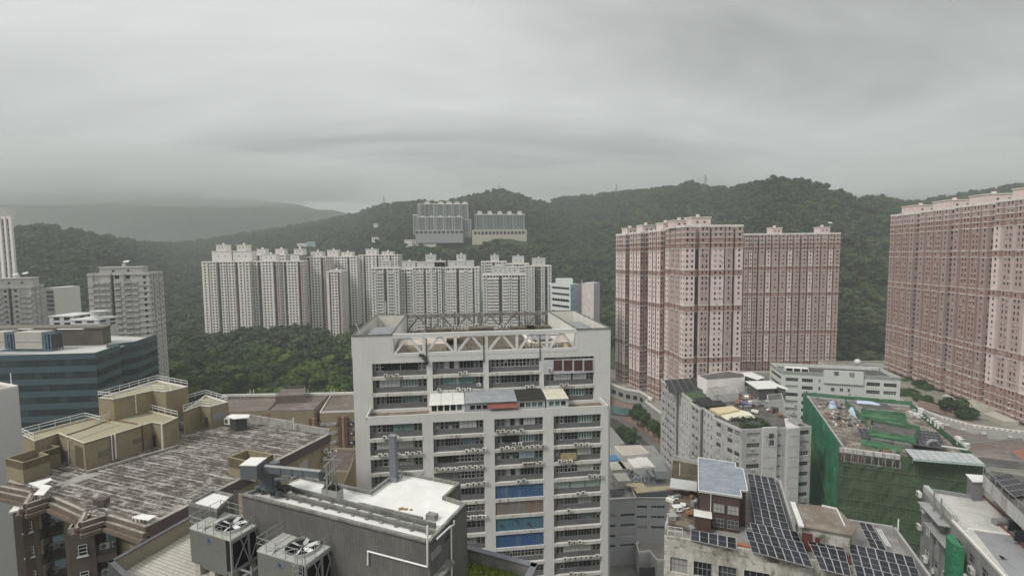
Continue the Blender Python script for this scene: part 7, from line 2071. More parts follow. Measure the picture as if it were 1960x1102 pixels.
# ---- block wrapped in green scaffold netting
ZG = 42.0
def net_mat(name, c1, c2, alpha=0.0):
    m = bpy.data.materials.new(name); m.use_nodes = True; t = m.node_tree; bs = t.nodes['Principled BSDF']; L = t.links.new
    bs.inputs['Roughness'].default_value = .8; bs.inputs['Specular IOR Level'].default_value = .15
    tcn = N(t, 'ShaderNodeTexCoord'); n1 = N(t, 'ShaderNodeTexNoise'); n1.inputs['Scale'].default_value = .16; n1.inputs['Detail'].default_value = 8; n1.inputs['Roughness'].default_value = .65
    mp_ = N(t, 'ShaderNodeMapping'); mp_.inputs['Scale'].default_value = (1, 1, .45); L(tcn.outputs['Object'], mp_.inputs[0]); L(mp_.outputs[0], n1.inputs['Vector'])
    mr = N(t, 'ShaderNodeMapRange'); mr.inputs['From Min'].default_value = .36; mr.inputs['From Max'].default_value = .66; L(n1.outputs['Fac'], mr.inputs['Value'])
    mc = N(t, 'ShaderNodeMix', data_type='RGBA'); L(mr.outputs[0], mc.inputs[0]); mc.inputs[6].default_value = (*c1, 1); mc.inputs[7].default_value = (*c2, 1)
    n2 = N(t, 'ShaderNodeTexNoise'); n2.inputs['Scale'].default_value = 3.0; n2.inputs['Detail'].default_value = 5; L(tcn.outputs['Object'], n2.inputs['Vector'])
    m2 = N(t, 'ShaderNodeMapRange'); m2.inputs['From Min'].default_value = .3; m2.inputs['From Max'].default_value = .7; m2.inputs['To Min'].default_value = .72; m2.inputs['To Max'].default_value = 1.2; L(n2.outputs['Fac'], m2.inputs['Value'])
    mm = N(t, 'ShaderNodeMix', data_type='RGBA', blend_type='MULTIPLY'); mm.inputs[0].default_value = 1; L(mc.outputs[2], mm.inputs[6]); L(m2.outputs[0], mm.inputs[7]); L(mm.outputs[2], bs.inputs['Base Color'])
    bp = N(t, 'ShaderNodeBump'); bp.inputs['Strength'].default_value = .9; bp.inputs['Distance'].default_value = 1.0; L(n1.outputs['Fac'], bp.inputs['Height']); L(bp.outputs[0], bs.inputs['Normal'])
    return m
NETB = net_mat('scaffold_net_bright', (.025, .15, .075), (.05, .21, .115)); NETD = net_mat('scaffold_net_deep', (.045, .078, .045), (.075, .108, .06)); NETP = net_mat('scaffold_net_pale', (.06, .16, .085), (.10, .21, .12))
BAM = mat('bamboo_pole', (.10, .115, .06), var=.3)
ng = thing('building_under_repair', 'low block wrapped in green scaffold netting with a cluttered roof', 'building', (*at_z(1700, 870, ZG).xy, 0))
gpx = [(1538, 754), (1606, 853), (1886, 888), (1745.6, 773)]
G_ = poly_z(gpx, ZG); GA, GB_, GC_, GD = G_
b = MB(); b.prism(offset(ccw(G_), -1.2), 0, ZG - 1.2, 0, 1); b.build('wall', [NC, patchy('roof_debris', (.11, .092, .075), (.29, .26, .225), scale=.45, third=(.07, .062, .055), grain=.3)], ng)
def net(a, c, z0, z1, m, nx=14, nz=12, amp=.25, seed=0, name='scaffold_net', zt=None):
    rg = random.Random(seed); a, c = Vector(a), Vector(c); dd = (c - a); nn = Vector((dd.y, -dd.x)).normalized(); g = []
    for j in range(nz + 1):
        row = []
        for i in range(nx + 1):
            k = amp * rg.uniform(-1, 1) * (0 < i < nx) + .25 * math.sin(math.pi * (j % 2)); zz = z0 + (z1 - z0) * j / nz
            q = a + dd * (i / nx) + nn * (k + .18 * (j % 3 == 1)); row.append((q.x, q.y, zz + rg.uniform(-.15, .15) * (j == nz)))
        g.append(row)
    b = MB()
    for j in range(nz):
        for i in range(nx):
            b.quad(g[j][i], g[j][i + 1], g[j + 1][i + 1], g[j + 1][i])
    o = b.build(name, m, ng); md = o.modifiers.new('thickness', 'SOLIDIFY'); md.thickness = .06
    return o
net(GA, GB_, 0, ZG + .8, NETB, 26, 14, .35, 1)
GM_ = GB_.lerp(GC_, .45)
net(GB_, GM_, 0, ZG - 4.8, NETD, 12, 13, .3, 2); net(GM_, GC_, 0, ZG - .6, NETD, 12, 14, .3, 5)
dg = (GM_ - GB_).normalized(); ng_ = Vector((dg.y, -dg.x)); rg_ = math.atan2(dg.y, dg.x); Lg = (GM_ - GB_).length
b = MB(); m = (GB_ + GM_) / 2 - ng_ * 1.0; b.box((m.x, m.y, ZG - 1.5), (Lg, .7, 1.5), rg_); b.build('roof_edge_beam', NP, ng)
for k in range(9):
    q = GB_ + dg * (Lg * (k + .5) / 9) - ng_ * 1.15; b = MB(); b.box((q.x, q.y, ZG - 3.6), (Lg / 9 - .35, .2, 2.6), rg_); b.build('storey_panel', mat('panel_maroon', (.10, .06, .055), var=.2) if k < 4 else F_DARK, ng)
for k in range(12):
    q = GB_ + dg * (Lg * (k + .3) / 12) - ng_ * .2; b = MB(); b.tube(((q.x, q.y, ZG - 6), (q.x + dg.x * .9 * (-1) ** k, q.y + dg.y * .9 * (-1) ** k, ZG - .6)), .06, 4); b.build('bamboo_pole', mat('bamboo_pale', (.3, .28, .2)), ng)
net(GC_, GD, 0, ZG + .3, NETP, 20, 14, .25, 3); net(GD, GA, 0, ZG + 1.0, NETP, 18, 14, .25, 4)
dd = (GC_ - GB_).normalized(); nn = Vector((dd.y, -dd.x)); rr = math.atan2(dd.y, dd.x); LG = (GC_ - GB_).length
d2 = (GB_ - GA).normalized(); n2_ = Vector((d2.y, -d2.x)); LA = (GB_ - GA).length
for k in range(11):
    z = ZG - 2.2 - 3.6 * k; b = MB(); p, q = GB_ + nn * .55, GC_ + nn * .55; b.tube(((p.x, p.y, z), (q.x, q.y, z)), .08, 5); b.build('bamboo_rail', BAM, ng)
for k in range(17):
    p = GB_ + dd * (LG * k / 16) + nn * .5; b = MB(); b.tube(((p.x, p.y, 0), (p.x + .1, p.y, ZG - .6 + (k % 3) * .5)), .06, 4); b.build('bamboo_pole', BAM, ng)
a_, c_ = GA.lerp(GB_, .35) + n2_ * .5, GB_ + n2_ * .5; b = MB(); b.tube(((a_.x, a_.y, ZG - 12), (c_.x, c_.y, ZG - 27)), .12, 5); b.build('bamboo_brace', BAM, ng)
# roof edge, netted upstands, huts
b = MB()
for a, c, hh in ((GA, GB_, .9), (GA, GD, .7)):
    i_ = (c - a).normalized(); m = (a + c) / 2 + Vector((-i_.y, i_.x)) * (1.4 if a is GA and c is GB_ else -1.4); b.box((m.x, m.y, ZG - .7), ((c - a).length - 2, .5, hh), math.atan2(i_.y, i_.x))
b.build('parapet', NC, ng)
def netbox(px, z, zb, m, sag=0):
    pl = ccw(poly_z(px, z)); o = None
    for i in range(len(pl)):
        net(pl[i], pl[(i + 1) % len(pl)], zb, z, m, 8, 3, .12, 40 + i)
    return pl
hut1 = ccw(poly_z([(1668, 820), (1748, 833), (1757, 815), (1672, 800)], ZG + 3.4)); b = MB(); b.prism(hut1, ZG - 1.2, ZG + 2.6, 0, 1); b.build('stair_house', [NP, RBN], ng)
netbox([(1664, 822), (1752, 836), (1761, 815), (1668, 799)], ZG + 4.0, ZG + 1.6, NETP)
hut2 = ccw(poly_z([(1652, 775), (1712, 780), (1697, 766), (1630, 763)], ZG + 2.6)); b = MB(); b.prism(hut2, ZG - 1.2, ZG + 1.4, 0, 1); b.build('stair_house', [NC, RBN], ng)
netbox([(1648, 786), (1735, 797), (1733, 790), (1650, 781)], ZG + 2.2, ZG - .6, NETP)
for (xa, ya, xb, yb) in ((1618, 764, 1660, 806), (1648, 840, 1728, 856)):
    p, q = at_z(xa, ya, ZG + 1.0).xy, at_z(xb, yb, ZG + 1.0).xy; net(p, q, ZG - 1.2, ZG + 1.2, NETP, 10, 3, .15, 60 + xa)
TARP = patchy('tarpaulin_blue', (.12, .24, .42), (.5, .52, .54), scale=.5, lo=.45, hi=.55)
def tarp(label, px, z, h, m, seed, cat='tarpaulin', name='tarpaulin'):
    rg = random.Random(seed); pl = poly_z(px, z); c = sum(pl, Vector((0, 0))) / 4; b = MB(); n_ = 7; g = []
    for j in range(n_ + 1):
        g.append([(*(pl[0].lerp(pl[1], i / n_)).lerp(pl[3].lerp(pl[2], i / n_), j / n_), z + h * math.sin(math.pi * i / n_) ** .6 * math.sin(math.pi * j / n_) ** .6 + rg.uniform(0, .25)) for i in range(n_ + 1)])
    for j in range(n_):
        for i in range(n_):
            b.quad(g[j][i], g[j][i + 1], g[j + 1][i + 1], g[j + 1][i])
    b.face([(p.x, p.y, z) for p in pl]); return tag(b.build(name, m), label, cat)
tarp('crumpled blue and white tarpaulin on the netted roof near its far left corner', [(1584, 782), (1602, 782), (1600, 768), (1586, 768)], ZG - 1.15, 1.2, TARP, 1)
tarp('pale blue sheet leaning over rubble on the netted roof', [(1622, 790), (1640, 800), (1636, 788), (1626, 783)], ZG - 1.15, 2.0, mat('sheet_pale_blue', (.42, .52, .60), var=.12), 2)
tarp('long pale blue sheet stretched inside the low walls of the netted roof', [(1640, 772), (1688, 776), (1672, 769), (1640, 766.5)], ZG + 1.5, .3, mat('sheet_lilac_blue', (.45, .5, .62), var=.1), 3)
SP_B = solar_mesh(2.2, 1.2)
def array(root, px, z, nx, ny, me, w, h, tilt=8):
    p0, p1, p2, p3 = poly_z(px, z); ang = math.atan2((p1 - p0).y, (p1 - p0).x)
    for j in range(ny):
        for i in range(nx):
            q = p0.lerp(p1, (i + .5) / nx).lerp(p3.lerp(p2, (i + .5) / nx), (j + .5) / ny)
            W_, H_ = (p1 - p0).length / nx * .96, ((p3 - p0).length + (p2 - p1).length) / 2 / ny * .94
            o = place('solar_panel', me, root, (q.x, q.y, z), ang); o.rotation_euler = (R(tilt), 0, ang); o.scale = (W_ / w, H_ / h, 1)
array(ng, [(1647, 835), (1712, 846), (1700, 830), (1640, 818)], ZG + .2, 6, 3, SP_B, 2.2, 1.2)
array(ng, [(1742, 849), (1812, 857), (1795, 828), (1755, 822)], ZG + .6, 6, 5, SP_B, 2.2, 1.2)
array(ng, [(1742, 848), (1770, 852), (1768, 838), (1744, 836)], ZG + 1.0, 3, 2, SP_B, 2.2, 1.2)
CANP = patchy('canopy_sheet', (.40, .42, .42), (.33, .35, .36), scale=.4, third=(.46, .47, .46))
cpl = poly_z([(1731, 858), (1748, 877), (1886, 888), (1862, 868)], ZG + .9)
cn = thing('roof_canopy', 'pale metal canopy over the near right part of the netted block', 'canopy', (*((cpl[0] + cpl[2]) / 2), ZG - 1.2))
for i in range(9):
    a, c, e, g_ = cpl[1].lerp(cpl[2], i / 9 + .004), cpl[1].lerp(cpl[2], (i + 1) / 9 - .004), cpl[0].lerp(cpl[3], (i + 1) / 9 - .004), cpl[0].lerp(cpl[3], i / 9 + .004)
    b = MB(); b.prism([a, c, e, g_], ZG + .8, ZG + .9, 0, 0, True); o = b.build('canopy_sheet', CANP, cn)
b = MB(); a, c = cpl[1], cpl[2]; m = (a + c) / 2; b.box((m.x, m.y, ZG + .5), ((c - a).length, .1, .5), math.atan2((c - a).y, (c - a).x)); b.build('valance', mat('valance_mint', (.38, .47, .44), var=.2, scale=2.0), cn)
b = MB()
for f in (.02, .35, .68, .98):
    p = cpl[0].lerp(cpl[3], f); q = cpl[1].lerp(cpl[2], f) + (p - cpl[1].lerp(cpl[2], f)) * .2; b.tube(((p.x, p.y, ZG - 1.2), (p.x, p.y, ZG + .8)), .1, 5); b.tube(((q.x, q.y, ZG - 1.2), (q.x, q.y, ZG + .8)), .1, 5)
b.build('post', F_GREY, cn)
b = MB(); a_, c_ = at_z(1802, 853, ZG + 1.2), at_z(1852, 860, ZG + 1.2); b.beam(a_, c_, .6, .3); tag(b.build('white_duct', F_WHITE), 'long white duct lying on the netted roof beside the solar panels', 'duct')
p = at_z(1783, 848, ZG + 1.0); b = MB(); b.tube([(p.x - 1.5, p.y, ZG), (p.x - 1.2, p.y, ZG + 1.3), (p.x, p.y, ZG + 1.9), (p.x + 1.4, p.y, ZG + 1.7)], .55, 9); b.build('flue_bend', F_GREY, ng)
clutter(ng, [(1560, 775), (1600, 815), (1660, 825), (1640, 790), (1600, 765)], ZG - 1.15, 85, 31, .25, 1.2, [C_ROOF, NC, CLM[6], F_WHITE, BAM, F_DARK])
clutter(ng, [(1735, 790), (1745, 800), (1800, 812), (1775, 795), (1745, 783)], ZG - 1.15, 30, 32, .3, 1.1, [F_WHITE, F_WHITE, C_ROOF, BAM])
clutter(ng, [(1655, 858), (1725, 872), (1728, 862), (1660, 850)], ZG - 1.2, 14, 33, .4, 1.2, [F_DARK, F_WHITE, C_ROOF, CLM[6]])
for k, (x, y) in enumerate(((1766, 787), (1762, 784), (1786, 803), (1794, 809), (1800, 813), (1834, 839), (1838, 843), (1850, 852))):
    p = at_z(x, y, ZG + .3); b = MB(); b.box((p.x, p.y, ZG - .1), (1.5, 1.1, 1.9), .3); b.box((p.x, p.y, ZG + .9), (1.7, 1.3, .1), .3); b.build('condenser', F_WHITE, ng)

# ---- old block with solar panels in the right foreground
ZS = 68.0
OLD = patchy('render_old_white', (.50, .485, .44), (.24, .22, .19), scale=.35, lo=.47, hi=.63, third=(.10, .085, .065), stretch=(1, 1, .6), bump=.2)
OLDP = patchy('parapet_mouldy', (.42, .41, .37), (.13, .115, .09), scale=.55, lo=.46, hi=.6, third=(.5, .49, .45), bump=.3)
sbz = thing('factory_building', 'old mould stained white block covered with solar panels', 'factory', (*at_z(1500, 1050, ZS).xy, 0))
SA, SB_ = at_z(1271.5, 1026, ZS).xy, at_z(1790, 1111, ZS).xy
S = [SA, SB_, at_z(1714, 1007, ZS).xy, at_z(1612, 991, ZS).xy, at_z(1525, 1018, ZS).xy, at_z(1494, 916.5, ZS).xy, at_z(1428.5, 906, ZS).xy, at_z(1290, 880, ZS - 1).xy]
sd2 = (SB_ - SA).normalized(); sn2 = Vector((sd2.y, -sd2.x)); sr2 = math.atan2(sd2.y, sd2.x)
b = MB(); 
rowsS = [(ZS - 2.6 - 3.6 * k - 2.0, ZS - 2.6 - 3.6 * k) for k in range(12)][::-1]
colsS = px_cols([(1283, 1316), (1328, 1363), (1376, 1411), (1425, 1475), (1490, 1530), (1545, 1585)], 1060, SA, SB_)
wall_windows(sbz, b, SA, SB_, 20, ZS - .9, colsS, rowsS, .35, 4, 2, 0, .1)
pl = ccw(S)
for i in range(len(pl)):
    a, c = pl[i], pl[(i + 1) % len(pl)]
    if (a - SA).length < .01: continue
    vq(b, a, c, 20, ZS - .9)
b.build('wall', OLD, sbz)
RSO = patchy('roof_screed', (.26, .25, .24), (.19, .18, .17), scale=.3, third=(.33, .32, .31))
b = MB(); b.face([(p.x, p.y, ZS - .95) for p in pl]); b.build('roof', RSO, sbz)
b = MB(); m = (SA + SB_) / 2 - sn2 * .15; b.box((m.x, m.y, ZS - .5), ((SB_ - SA).length, .35, 1.15), sr2); b.build('parapet', OLDP, sbz)
b = MB()
for i in range(1, len(S) - 1):
    a, c = S[i], S[i + 1]; d3 = (c - a).normalized(); m = (a + c) / 2 + Vector((-d3.y, d3.x)) * .18; b.box((m.x, m.y, ZS - .45), ((c - a).length, .3, 1.0), math.atan2(d3.y, d3.x))
b.build('parapet', patchy('parapet_plain_grey', (.33, .325, .32), (.26, .255, .25), scale=.6), sbz)
SP_S = solar_mesh(1.1, 2.1)
PAN = ZS + .25
sol = thing('solar_array', 'dark solar panels in ranks over the old white block', 'solar array', (*at_z(1500, 1040, PAN).xy, ZS - .95))
def ranks(px, nx, ny, skip=()):
    p0, p1, p2, p3 = poly_z(px, PAN); ang = math.atan2((p1 - p0).y, (p1 - p0).x)
    for j in range(ny):
        for i in range(nx):
            if (i, j) in skip: continue
            C = lambda u, v: p0.lerp(p1, (i + u) / nx).lerp(p3.lerp(p2, (i + u) / nx), (j + v) / ny)
            q4 = [C(.03, .03), C(.97, .03), C(.97, .97), C(.03, .97)]; zz = [PAN, PAN, PAN + .22, PAN + .22]; b = MB()
            P4 = [Vector((p.x, p.y, z)) for p, z in zip(q4, zz)]; U = Vector((0, 0, .05))
            b.quad(*[p + U * .6 for p in P4], 0); b.quad(*[p for p in P4[::-1]], 1)
            for e in range(4):
                b.beam(P4[e] + U * .5, P4[(e + 1) % 4] + U * .5, .06, .06, 1)
            b.beam(P4[0].lerp(P4[3], .5) + U * .62, P4[1].lerp(P4[2], .5) + U * .62, .025, .02, 1)
            b.build('solar_panel', [SOL, SOLF], sol)
ranks([(1446, 1004), (1513, 1021), (1482, 917), (1430, 908)], 4, 7)
ranks([(1439, 1056), (1557, 1087), (1526, 1020), (1420, 1000)], 7, 3, ((0, 2),))
ranks([(1570, 1089), (1630, 1104), (1612, 1036), (1540, 1024)], 4, 3)
ranks([(1640, 1106), (1775, 1140), (1747, 1068), (1622, 1042)], 7, 3)
ranks([(1665, 1047), (1698, 1055), (1668, 1006), (1643, 1001)], 2, 3)
ranks([(1322, 1034), (1410, 1052), (1409, 1032), (1322, 1016)], 5, 1)
b = MB()
for px_ in ([(1430, 910), (1447, 1006)], [(1430, 1010), (1560, 1040)], [(1560, 1030), (1580, 1092)]):
    b.tube([(*at_z(x, y, ZS - .6).xy, ZS - .6) for x, y in px_], .08, 4)
b.build('rail', SOLF, sol)
# roof house with blue-grey sheet roof
zt = ZS + 4.3
BLG = patchy('roof_blue_grey', (.20, .225, .26), (.28, .30, .33), scale=.5, lo=.4, hi=.65, third=(.13, .14, .155), stretch=(1, 1.6, 1))
rp_ = ccw(poly_z([(1335.5, 874.5), (1336, 938), (1420.5, 950.5), (1418, 938), (1432, 938.5), (1423, 896.5), (1409, 894), (1408.5, 885)], zt))
BRW = mat('wall_maroon_brown', (.075, .05, .042), var=.15)
b = MB(); b.prism(offset(rp_, -.25), ZS - .95, zt - .25, 0); b.build('penthouse', BRW, sbz)
b = MB(); b.prism(rp_, zt - .2, zt - .05, 0, 0, True); b.build('penthouse_roof', BLG, sbz)
b = MB(); b.ring(rp_, .12, zt - .24, zt + .06); b.build('roof_edge', F_WHITE, sbz)
w0, w1 = at_z(1336, 938, zt).xy, at_z(1420.5, 950.5, zt).xy; d3 = (w1 - w0).normalized(); n3_ = Vector((d3.y, -d3.x)); r3 = math.atan2(d3.y, d3.x); Lw = (w1 - w0).length
for f, z in ((.36, 2.2), (.68, 2.2), (.36, .2), (.68, .2)):
    p = w0 + d3 * (Lw * f) + n3_ * -.1; window_at(sbz, (p.x, p.y, ZS - .6 + z), r3, 1.4, 1.2, 3, 2, F_GREY, G_PALE if z > 1 else G_MID)
p = w0 + d3 * (Lw * .3) - n3_ * .05; b = MB(); b.tube(((p.x, p.y, ZS - .9), (p.x, p.y, zt)), .05, 5); b.build('downpipe', WP, sbz)
p = w0 + d3 * (Lw * .12) + n3_ * .6; b = MB(); b.box((p.x, p.y, ZS + .2), (2.0, 1.4, 2.2), r3); b.build('lean_to', BRW, sbz)
b = MB(); b.box((p.x, p.y, ZS + 1.4), (2.3, 1.8, .1), r3); b.build('lean_to_roof', SHEET, sbz)
# messy left part of the roof: white sheet, soil, rubble
flat(sbz, 'roof_sheet', [(1284, 914), (1282, 932), (1334, 938.5), (1334.5, 921)], ZS + 1.2, mat('sheet_grey_white', (.40, .41, .40), var=.1), .15)
SOILR = patchy('roof_soil', (.115, .092, .07), (.17, .145, .115), scale=.5, third=(.30, .27, .24))
flat(sbz, 'roof_slab', [(1288, 880), (1285, 916), (1335, 922), (1336, 889)], ZS + .6, patchy('roof_moss', (.06, .052, .032), (.10, .085, .06), scale=.6), 1.4)
flat(sbz, 'roof_slab', [(1281, 935), (1279, 1000), (1334, 1012), (1336, 942)], ZS - .3, SOILR, .5)
p = at_z(1301, 905, ZS + 1); b = MB(); b.tube(((p.x, p.y, ZS + .6), (p.x, p.y, ZS + 2.6)), .06, 5); b.build('vent_pipe', WP, sbz)
clutter(sbz, [(1282, 945), (1280, 1015), (1330, 1020), (1334, 948)], ZS - .25, 26, 51, .2, .8, [F_WHITE, CLM[6], C_ROOF, F_GREY, BRW])
for x0, y0, x1, y1 in ((1273, 1020, 1278, 1002), (1278, 1022, 1306, 1026)):
    b = MB(); b.railing([(*at_z(x0, y0, ZS).xy, ZS), (*at_z(x1, y1, ZS).xy, ZS)], 1.1, 1.2, .04, (1.0, .5), 4); b.build('railing', F_WHITE, sbz)
# shed with tilted grey roof, maroon doors
hp = poly_z([(1518, 962), (1535, 1006), (1632, 1024), (1640, 1008), (1604, 974), (1573, 967)], ZS + 2.3)
sh = thing('roof_shed', 'stained shed with two maroon doors among the solar panels', 'shed', (*hp[1], ZS - .95))
pl2 = ccw(hp); b = MB(); b.prism(offset(pl2, -.3), ZS - .95, ZS + 2.1, 0); b.build('wall', OLDP, sh)
b = MB(); b.prism(pl2, ZS + 2.12, ZS + 2.3, 0, 0, True); b.build('roof', patchy('shed_roof_brown', (.16, .13, .105), (.24, .215, .18), scale=.4), sh)
b = MB(); a_, c_ = at_z(1517, 961, ZS + 2.35), at_z(1534, 1007, ZS + 2.35); b.beam(a_, c_, .6, .2); a_, c_ = at_z(1573, 967, ZS + 2.4), at_z(1601, 973, ZS + 2.4); b.beam(a_, c_, .2, .2); a_, c_ = at_z(1601, 973, ZS + 2.4), at_z(1617, 1006, ZS + 2.4); b.beam(a_, c_, .15, .15); b.build('roof_edge', F_WHITE, sh)
ha, hb = at_z(1535, 1006, ZS + 2.3).xy, at_z(1632, 1024, ZS + 2.3).xy; d4 = (hb - ha).normalized(); n4_ = Vector((d4.y, -d4.x)); r4_ = math.atan2(d4.y, d4.x)
for x0, x1, t_ in ((1536, 1556, 2.3), (1562, 1570, 2.0)):
    u0, u1 = (on_wall(x0, 1012, ha, hb).xy - ha).dot(d4), (on_wall(x1, 1012, ha, hb).xy - ha).dot(d4); q = ha + d4 * ((u0 + u1) / 2) - n4_ * .25
    b = MB(); b.box((q.x, q.y, ZS - .95 + t_ / 2), (u1 - u0, .12, t_), r4_); b.build('door', mat('door_maroon', (.10, .032, .028), var=.15), sh)
b = MB()
for px_ in ([(1606, 1036), (1622, 1080)], [(1610, 1036), (1628, 1078)]):
    b.tube([(*at_z(x, y, ZS - .4).xy, ZS - .4) for x, y in px_], .1, 5)
b.build('red_pipe', mat('pipe_red', (.25, .05, .045)), sbz)
b = MB(); b.beam(at_z(1412, 1041, ZS + .1), at_z(1436, 1046, ZS + .1), .3, .3); b.build('orange_pipe', mat('pipe_orange', (.34, .12, .06)), sbz)
b = MB()
for k in range(3):
    b.beam(at_z(1677 + k * 4, 1010 + k, ZS - .2), at_z(1697 + k * 4, 1044 + k, ZS - .2), .09, .09)
b.build('ladder_rail', F_WHITE, sbz)
p = at_z(1719, 1011, ZS); b = MB(); b.tube(((p.x, p.y, ZS - .9), (p.x, p.y, ZS + 1.3)), .08, 5); b.build('post', WP, sbz)

# ---- grey block at the lower right corner with a bird on its roof
ZK = 65.0
kb = thing('factory_building', 'grey block with long pale roof terrace in the lower right corner', 'factory', (*at_z(1850, 1000, ZK).xy, 0))
K0, K1 = at_z(1767, 929, ZK).xy, at_z(1935, 1106, ZK).xy
K = [K0, K1, K1 + Vector((26, -9)), at_z(1990, 955, ZK).xy + Vector((4, 0)), at_z(1881, 946.5, ZK).xy]
b = MB(); kd = (K1 - K0).normalized(); kn = Vector((kd.y, -kd.x)); LK = (K1 - K0).length; kr = math.atan2(kd.y, kd.x)
rowsK = [(ZK - 2.4 - 3.6 * k - 1.5, ZK - 2.4 - 3.6 * k) for k in range(12)][::-1]
wall_windows(kb, b, K0, K1, 20, ZK - .9, even(LK, 3.4, 1.9, .8), rowsK, .3, 2, 2, 0, .45)
for a, c in ((K[1], K[2]), (K[2], K[3]), (K[3], K[4]), (K[4], K[0])):
    vq(b, a, c, 20, ZK - .9)
b.build('wall', patchy('render_grey_green', (.25, .255, .245), (.20, .2, .195), scale=.3, stretch=(1, 1, .4)), kb)
b = MB(); b.face([(p.x, p.y, ZK - .9) for p in ccw(K)]); b.build('roof', patchy('terrace_pale', (.46, .45, .415), (.36, .355, .33), scale=.3, third=(.52, .51, .48)), kb)
f1_ = poly_z([(1861, 1012), (1935, 1106), (2050, 1080), (1936, 1024)], ZK - .9); b = MB(); b.face([(p.x, p.y, ZK - .885) for p in ccw(f1_)]); b.build('roof_felt', patchy('terrace_grey', (.25, .255, .26), (.21, .215, .22), scale=.4), kb)
b = MB(); b.beam(at_z(1852, 1011, ZK - .8), at_z(1938, 1023, ZK - .8), .3, .2); b.build('roof_kerb', P_LEDGE, kb)
b = MB(); m = K0.lerp(K1, .2) - kn * .35; b.box((m.x, m.y, ZK - .35), (LK * .4, .7, 1.0), kr); b.build('parapet', NC, kb)
b = MB(); m = K0.lerp(K1, .7) - kn * .1; b.box((m.x, m.y, ZK - .75), (LK * .6, .25, .35), kr); b.build('roof_kerb', P_LEDGE, kb)
b = MB(); a_, c_ = K[0].lerp(K[4], 0), K[4]; m = (a_ + c_) / 2; d5 = (c_ - a_).normalized(); b.box((m.x, m.y, ZK - .6), ((c_ - a_).length, .25, .6), math.atan2(d5.y, d5.x)); b.build('roof_kerb', F_GREY, kb)
b = MB()
for px_ in ([(1882, 948), (1922, 985)], [(1904, 994), (1938, 1023), (1965, 1050)]):
    b.tube([(*at_z(x, y, ZK - .6).xy, ZK - .65) for x, y in px_], .14, 6)
b.build('red_pipe', mat('pipe_dark_red', (.17, .05, .05)), kb)
p = at_z(1916, 992, ZK); b = MB(); b.tube(((p.x - 1, p.y, ZK - .4), (p.x + 1, p.y, ZK - .4)), .5, 10); b.box((p.x + 1.5, p.y, ZK - .4), (1.2, 1, .9)); b.build('pump', F_GREY, kb)
# upper storey at the right, hut at the far corner, gallery
ZU = ZK + 4.0
u_ = poly_z([(1882, 905), (1930, 955), (1990, 1010), (2080, 1010), (1990, 915), (1900, 899)], ZU)
b = MB(); b.prism(u_, ZU - 2.2, ZU - .1, 0, 1, True); b.build('upper_storey', [NP, RBN], kb)
b = MB(); b.prism(offset(ccw(u_), -2.4), ZK - .9, ZU - 2.2, 0); b.build('gallery_wall', mat('gallery_brown', (.11, .10, .085), var=.3), kb)
b = MB(); b.railing([(*at_z(x, y, ZU).xy, ZU - .1) for x, y in ((1882, 905), (1930, 955), (1990, 1010))], 1.2, 2.4, .06, (1.0,), 4); b.build('railing', F_GREY, kb)
for (x, y) in ((1924, 982), (1936, 1000)):
    p = at_z(x, y, ZU - 1.5); b = MB(); b.box((p.x + 1.4, p.y, ZK + .6), (.3, 1.4, 1.4), kr); b.build('window', G_DARK, kb)
array(kb, [(1895, 912), (1940, 950), (1985, 945), (1930, 905)], ZU + .4, 4, 5, SP_B, 2.2, 1.2, 5)
h_ = poly_z([(1848, 906), (1862, 921), (1886, 921.5), (1884, 909)], ZK + 2.4); b = MB(); b.prism(offset(ccw(h_), -.2), ZK - .9, ZK + 2.2, 0); b.build('hut_wall', mat('hut_lilac_grey', (.20, .19, .2)), kb)
b = MB(); b.prism(h_, ZK + 2.22, ZK + 2.4, 0, 0, True); b.build('hut_roof', SHEET, kb)
# ledges, condensers and green net bulge on the flank
for f, z in ((.03, -1.6), (.1, -3.4), (.05, -7), (.16, -11), (.45, -9), (.55, -10), (.72, -4), (.82, -5), (.66, -6)):
    q = K0 + kd * (LK * f) + kn * .45; o = ac_at(kb, (q.x, q.y, ZK + z), kr); o.scale = (1.3, 1.2, 1.2)
for f in (.22, .32):
    q = K0 + kd * (LK * f) + kn * .5; b = MB(); b.tube(((q.x, q.y, ZK - 12), (q.x, q.y, ZK + 1.6)), .12, 5); b.build('scaffold_pole', F_GREY, kb)
for f0_, f1_, z in ((.1, .4, -1.8), (.2, .5, -4.0)):
    q = K0 + kd * (LK * (f0_ + f1_) / 2) + kn * .8; b = MB(); b.box((q.x, q.y, ZK + z), (LK * (f1_ - f0_), 1.5, .15), kr); b.build('canopy', SOLF, kb)
nb = MB(); q = K0 + kd * (LK * .58) + kn * .9
for k in range(10):
    a0, a1 = math.pi * k / 10, math.pi * (k + 1) / 10
    P_ = lambda a, z: tuple((q - kd * 1.9 * math.cos(a) + kn * 1.2 * math.sin(a))) + (z,)
    nb.quad(P_(a0, ZK - 9), P_(a1, ZK - 9), P_(a1, ZK - 1.6), P_(a0, ZK - 1.6))
nb.face([P_(math.pi * k / 10, ZK - 1.6) for k in range(11)])
no = nb.build('scaffold_net', NETB, kb); md = no.modifiers.new('thickness', 'SOLIDIFY'); md.thickness = .05
p = at_z(1918, 1070, ZK - .88); bd_ = thing('bird', 'black bird perched on the grey roof in the lower right corner', 'bird', p)
b = MB()
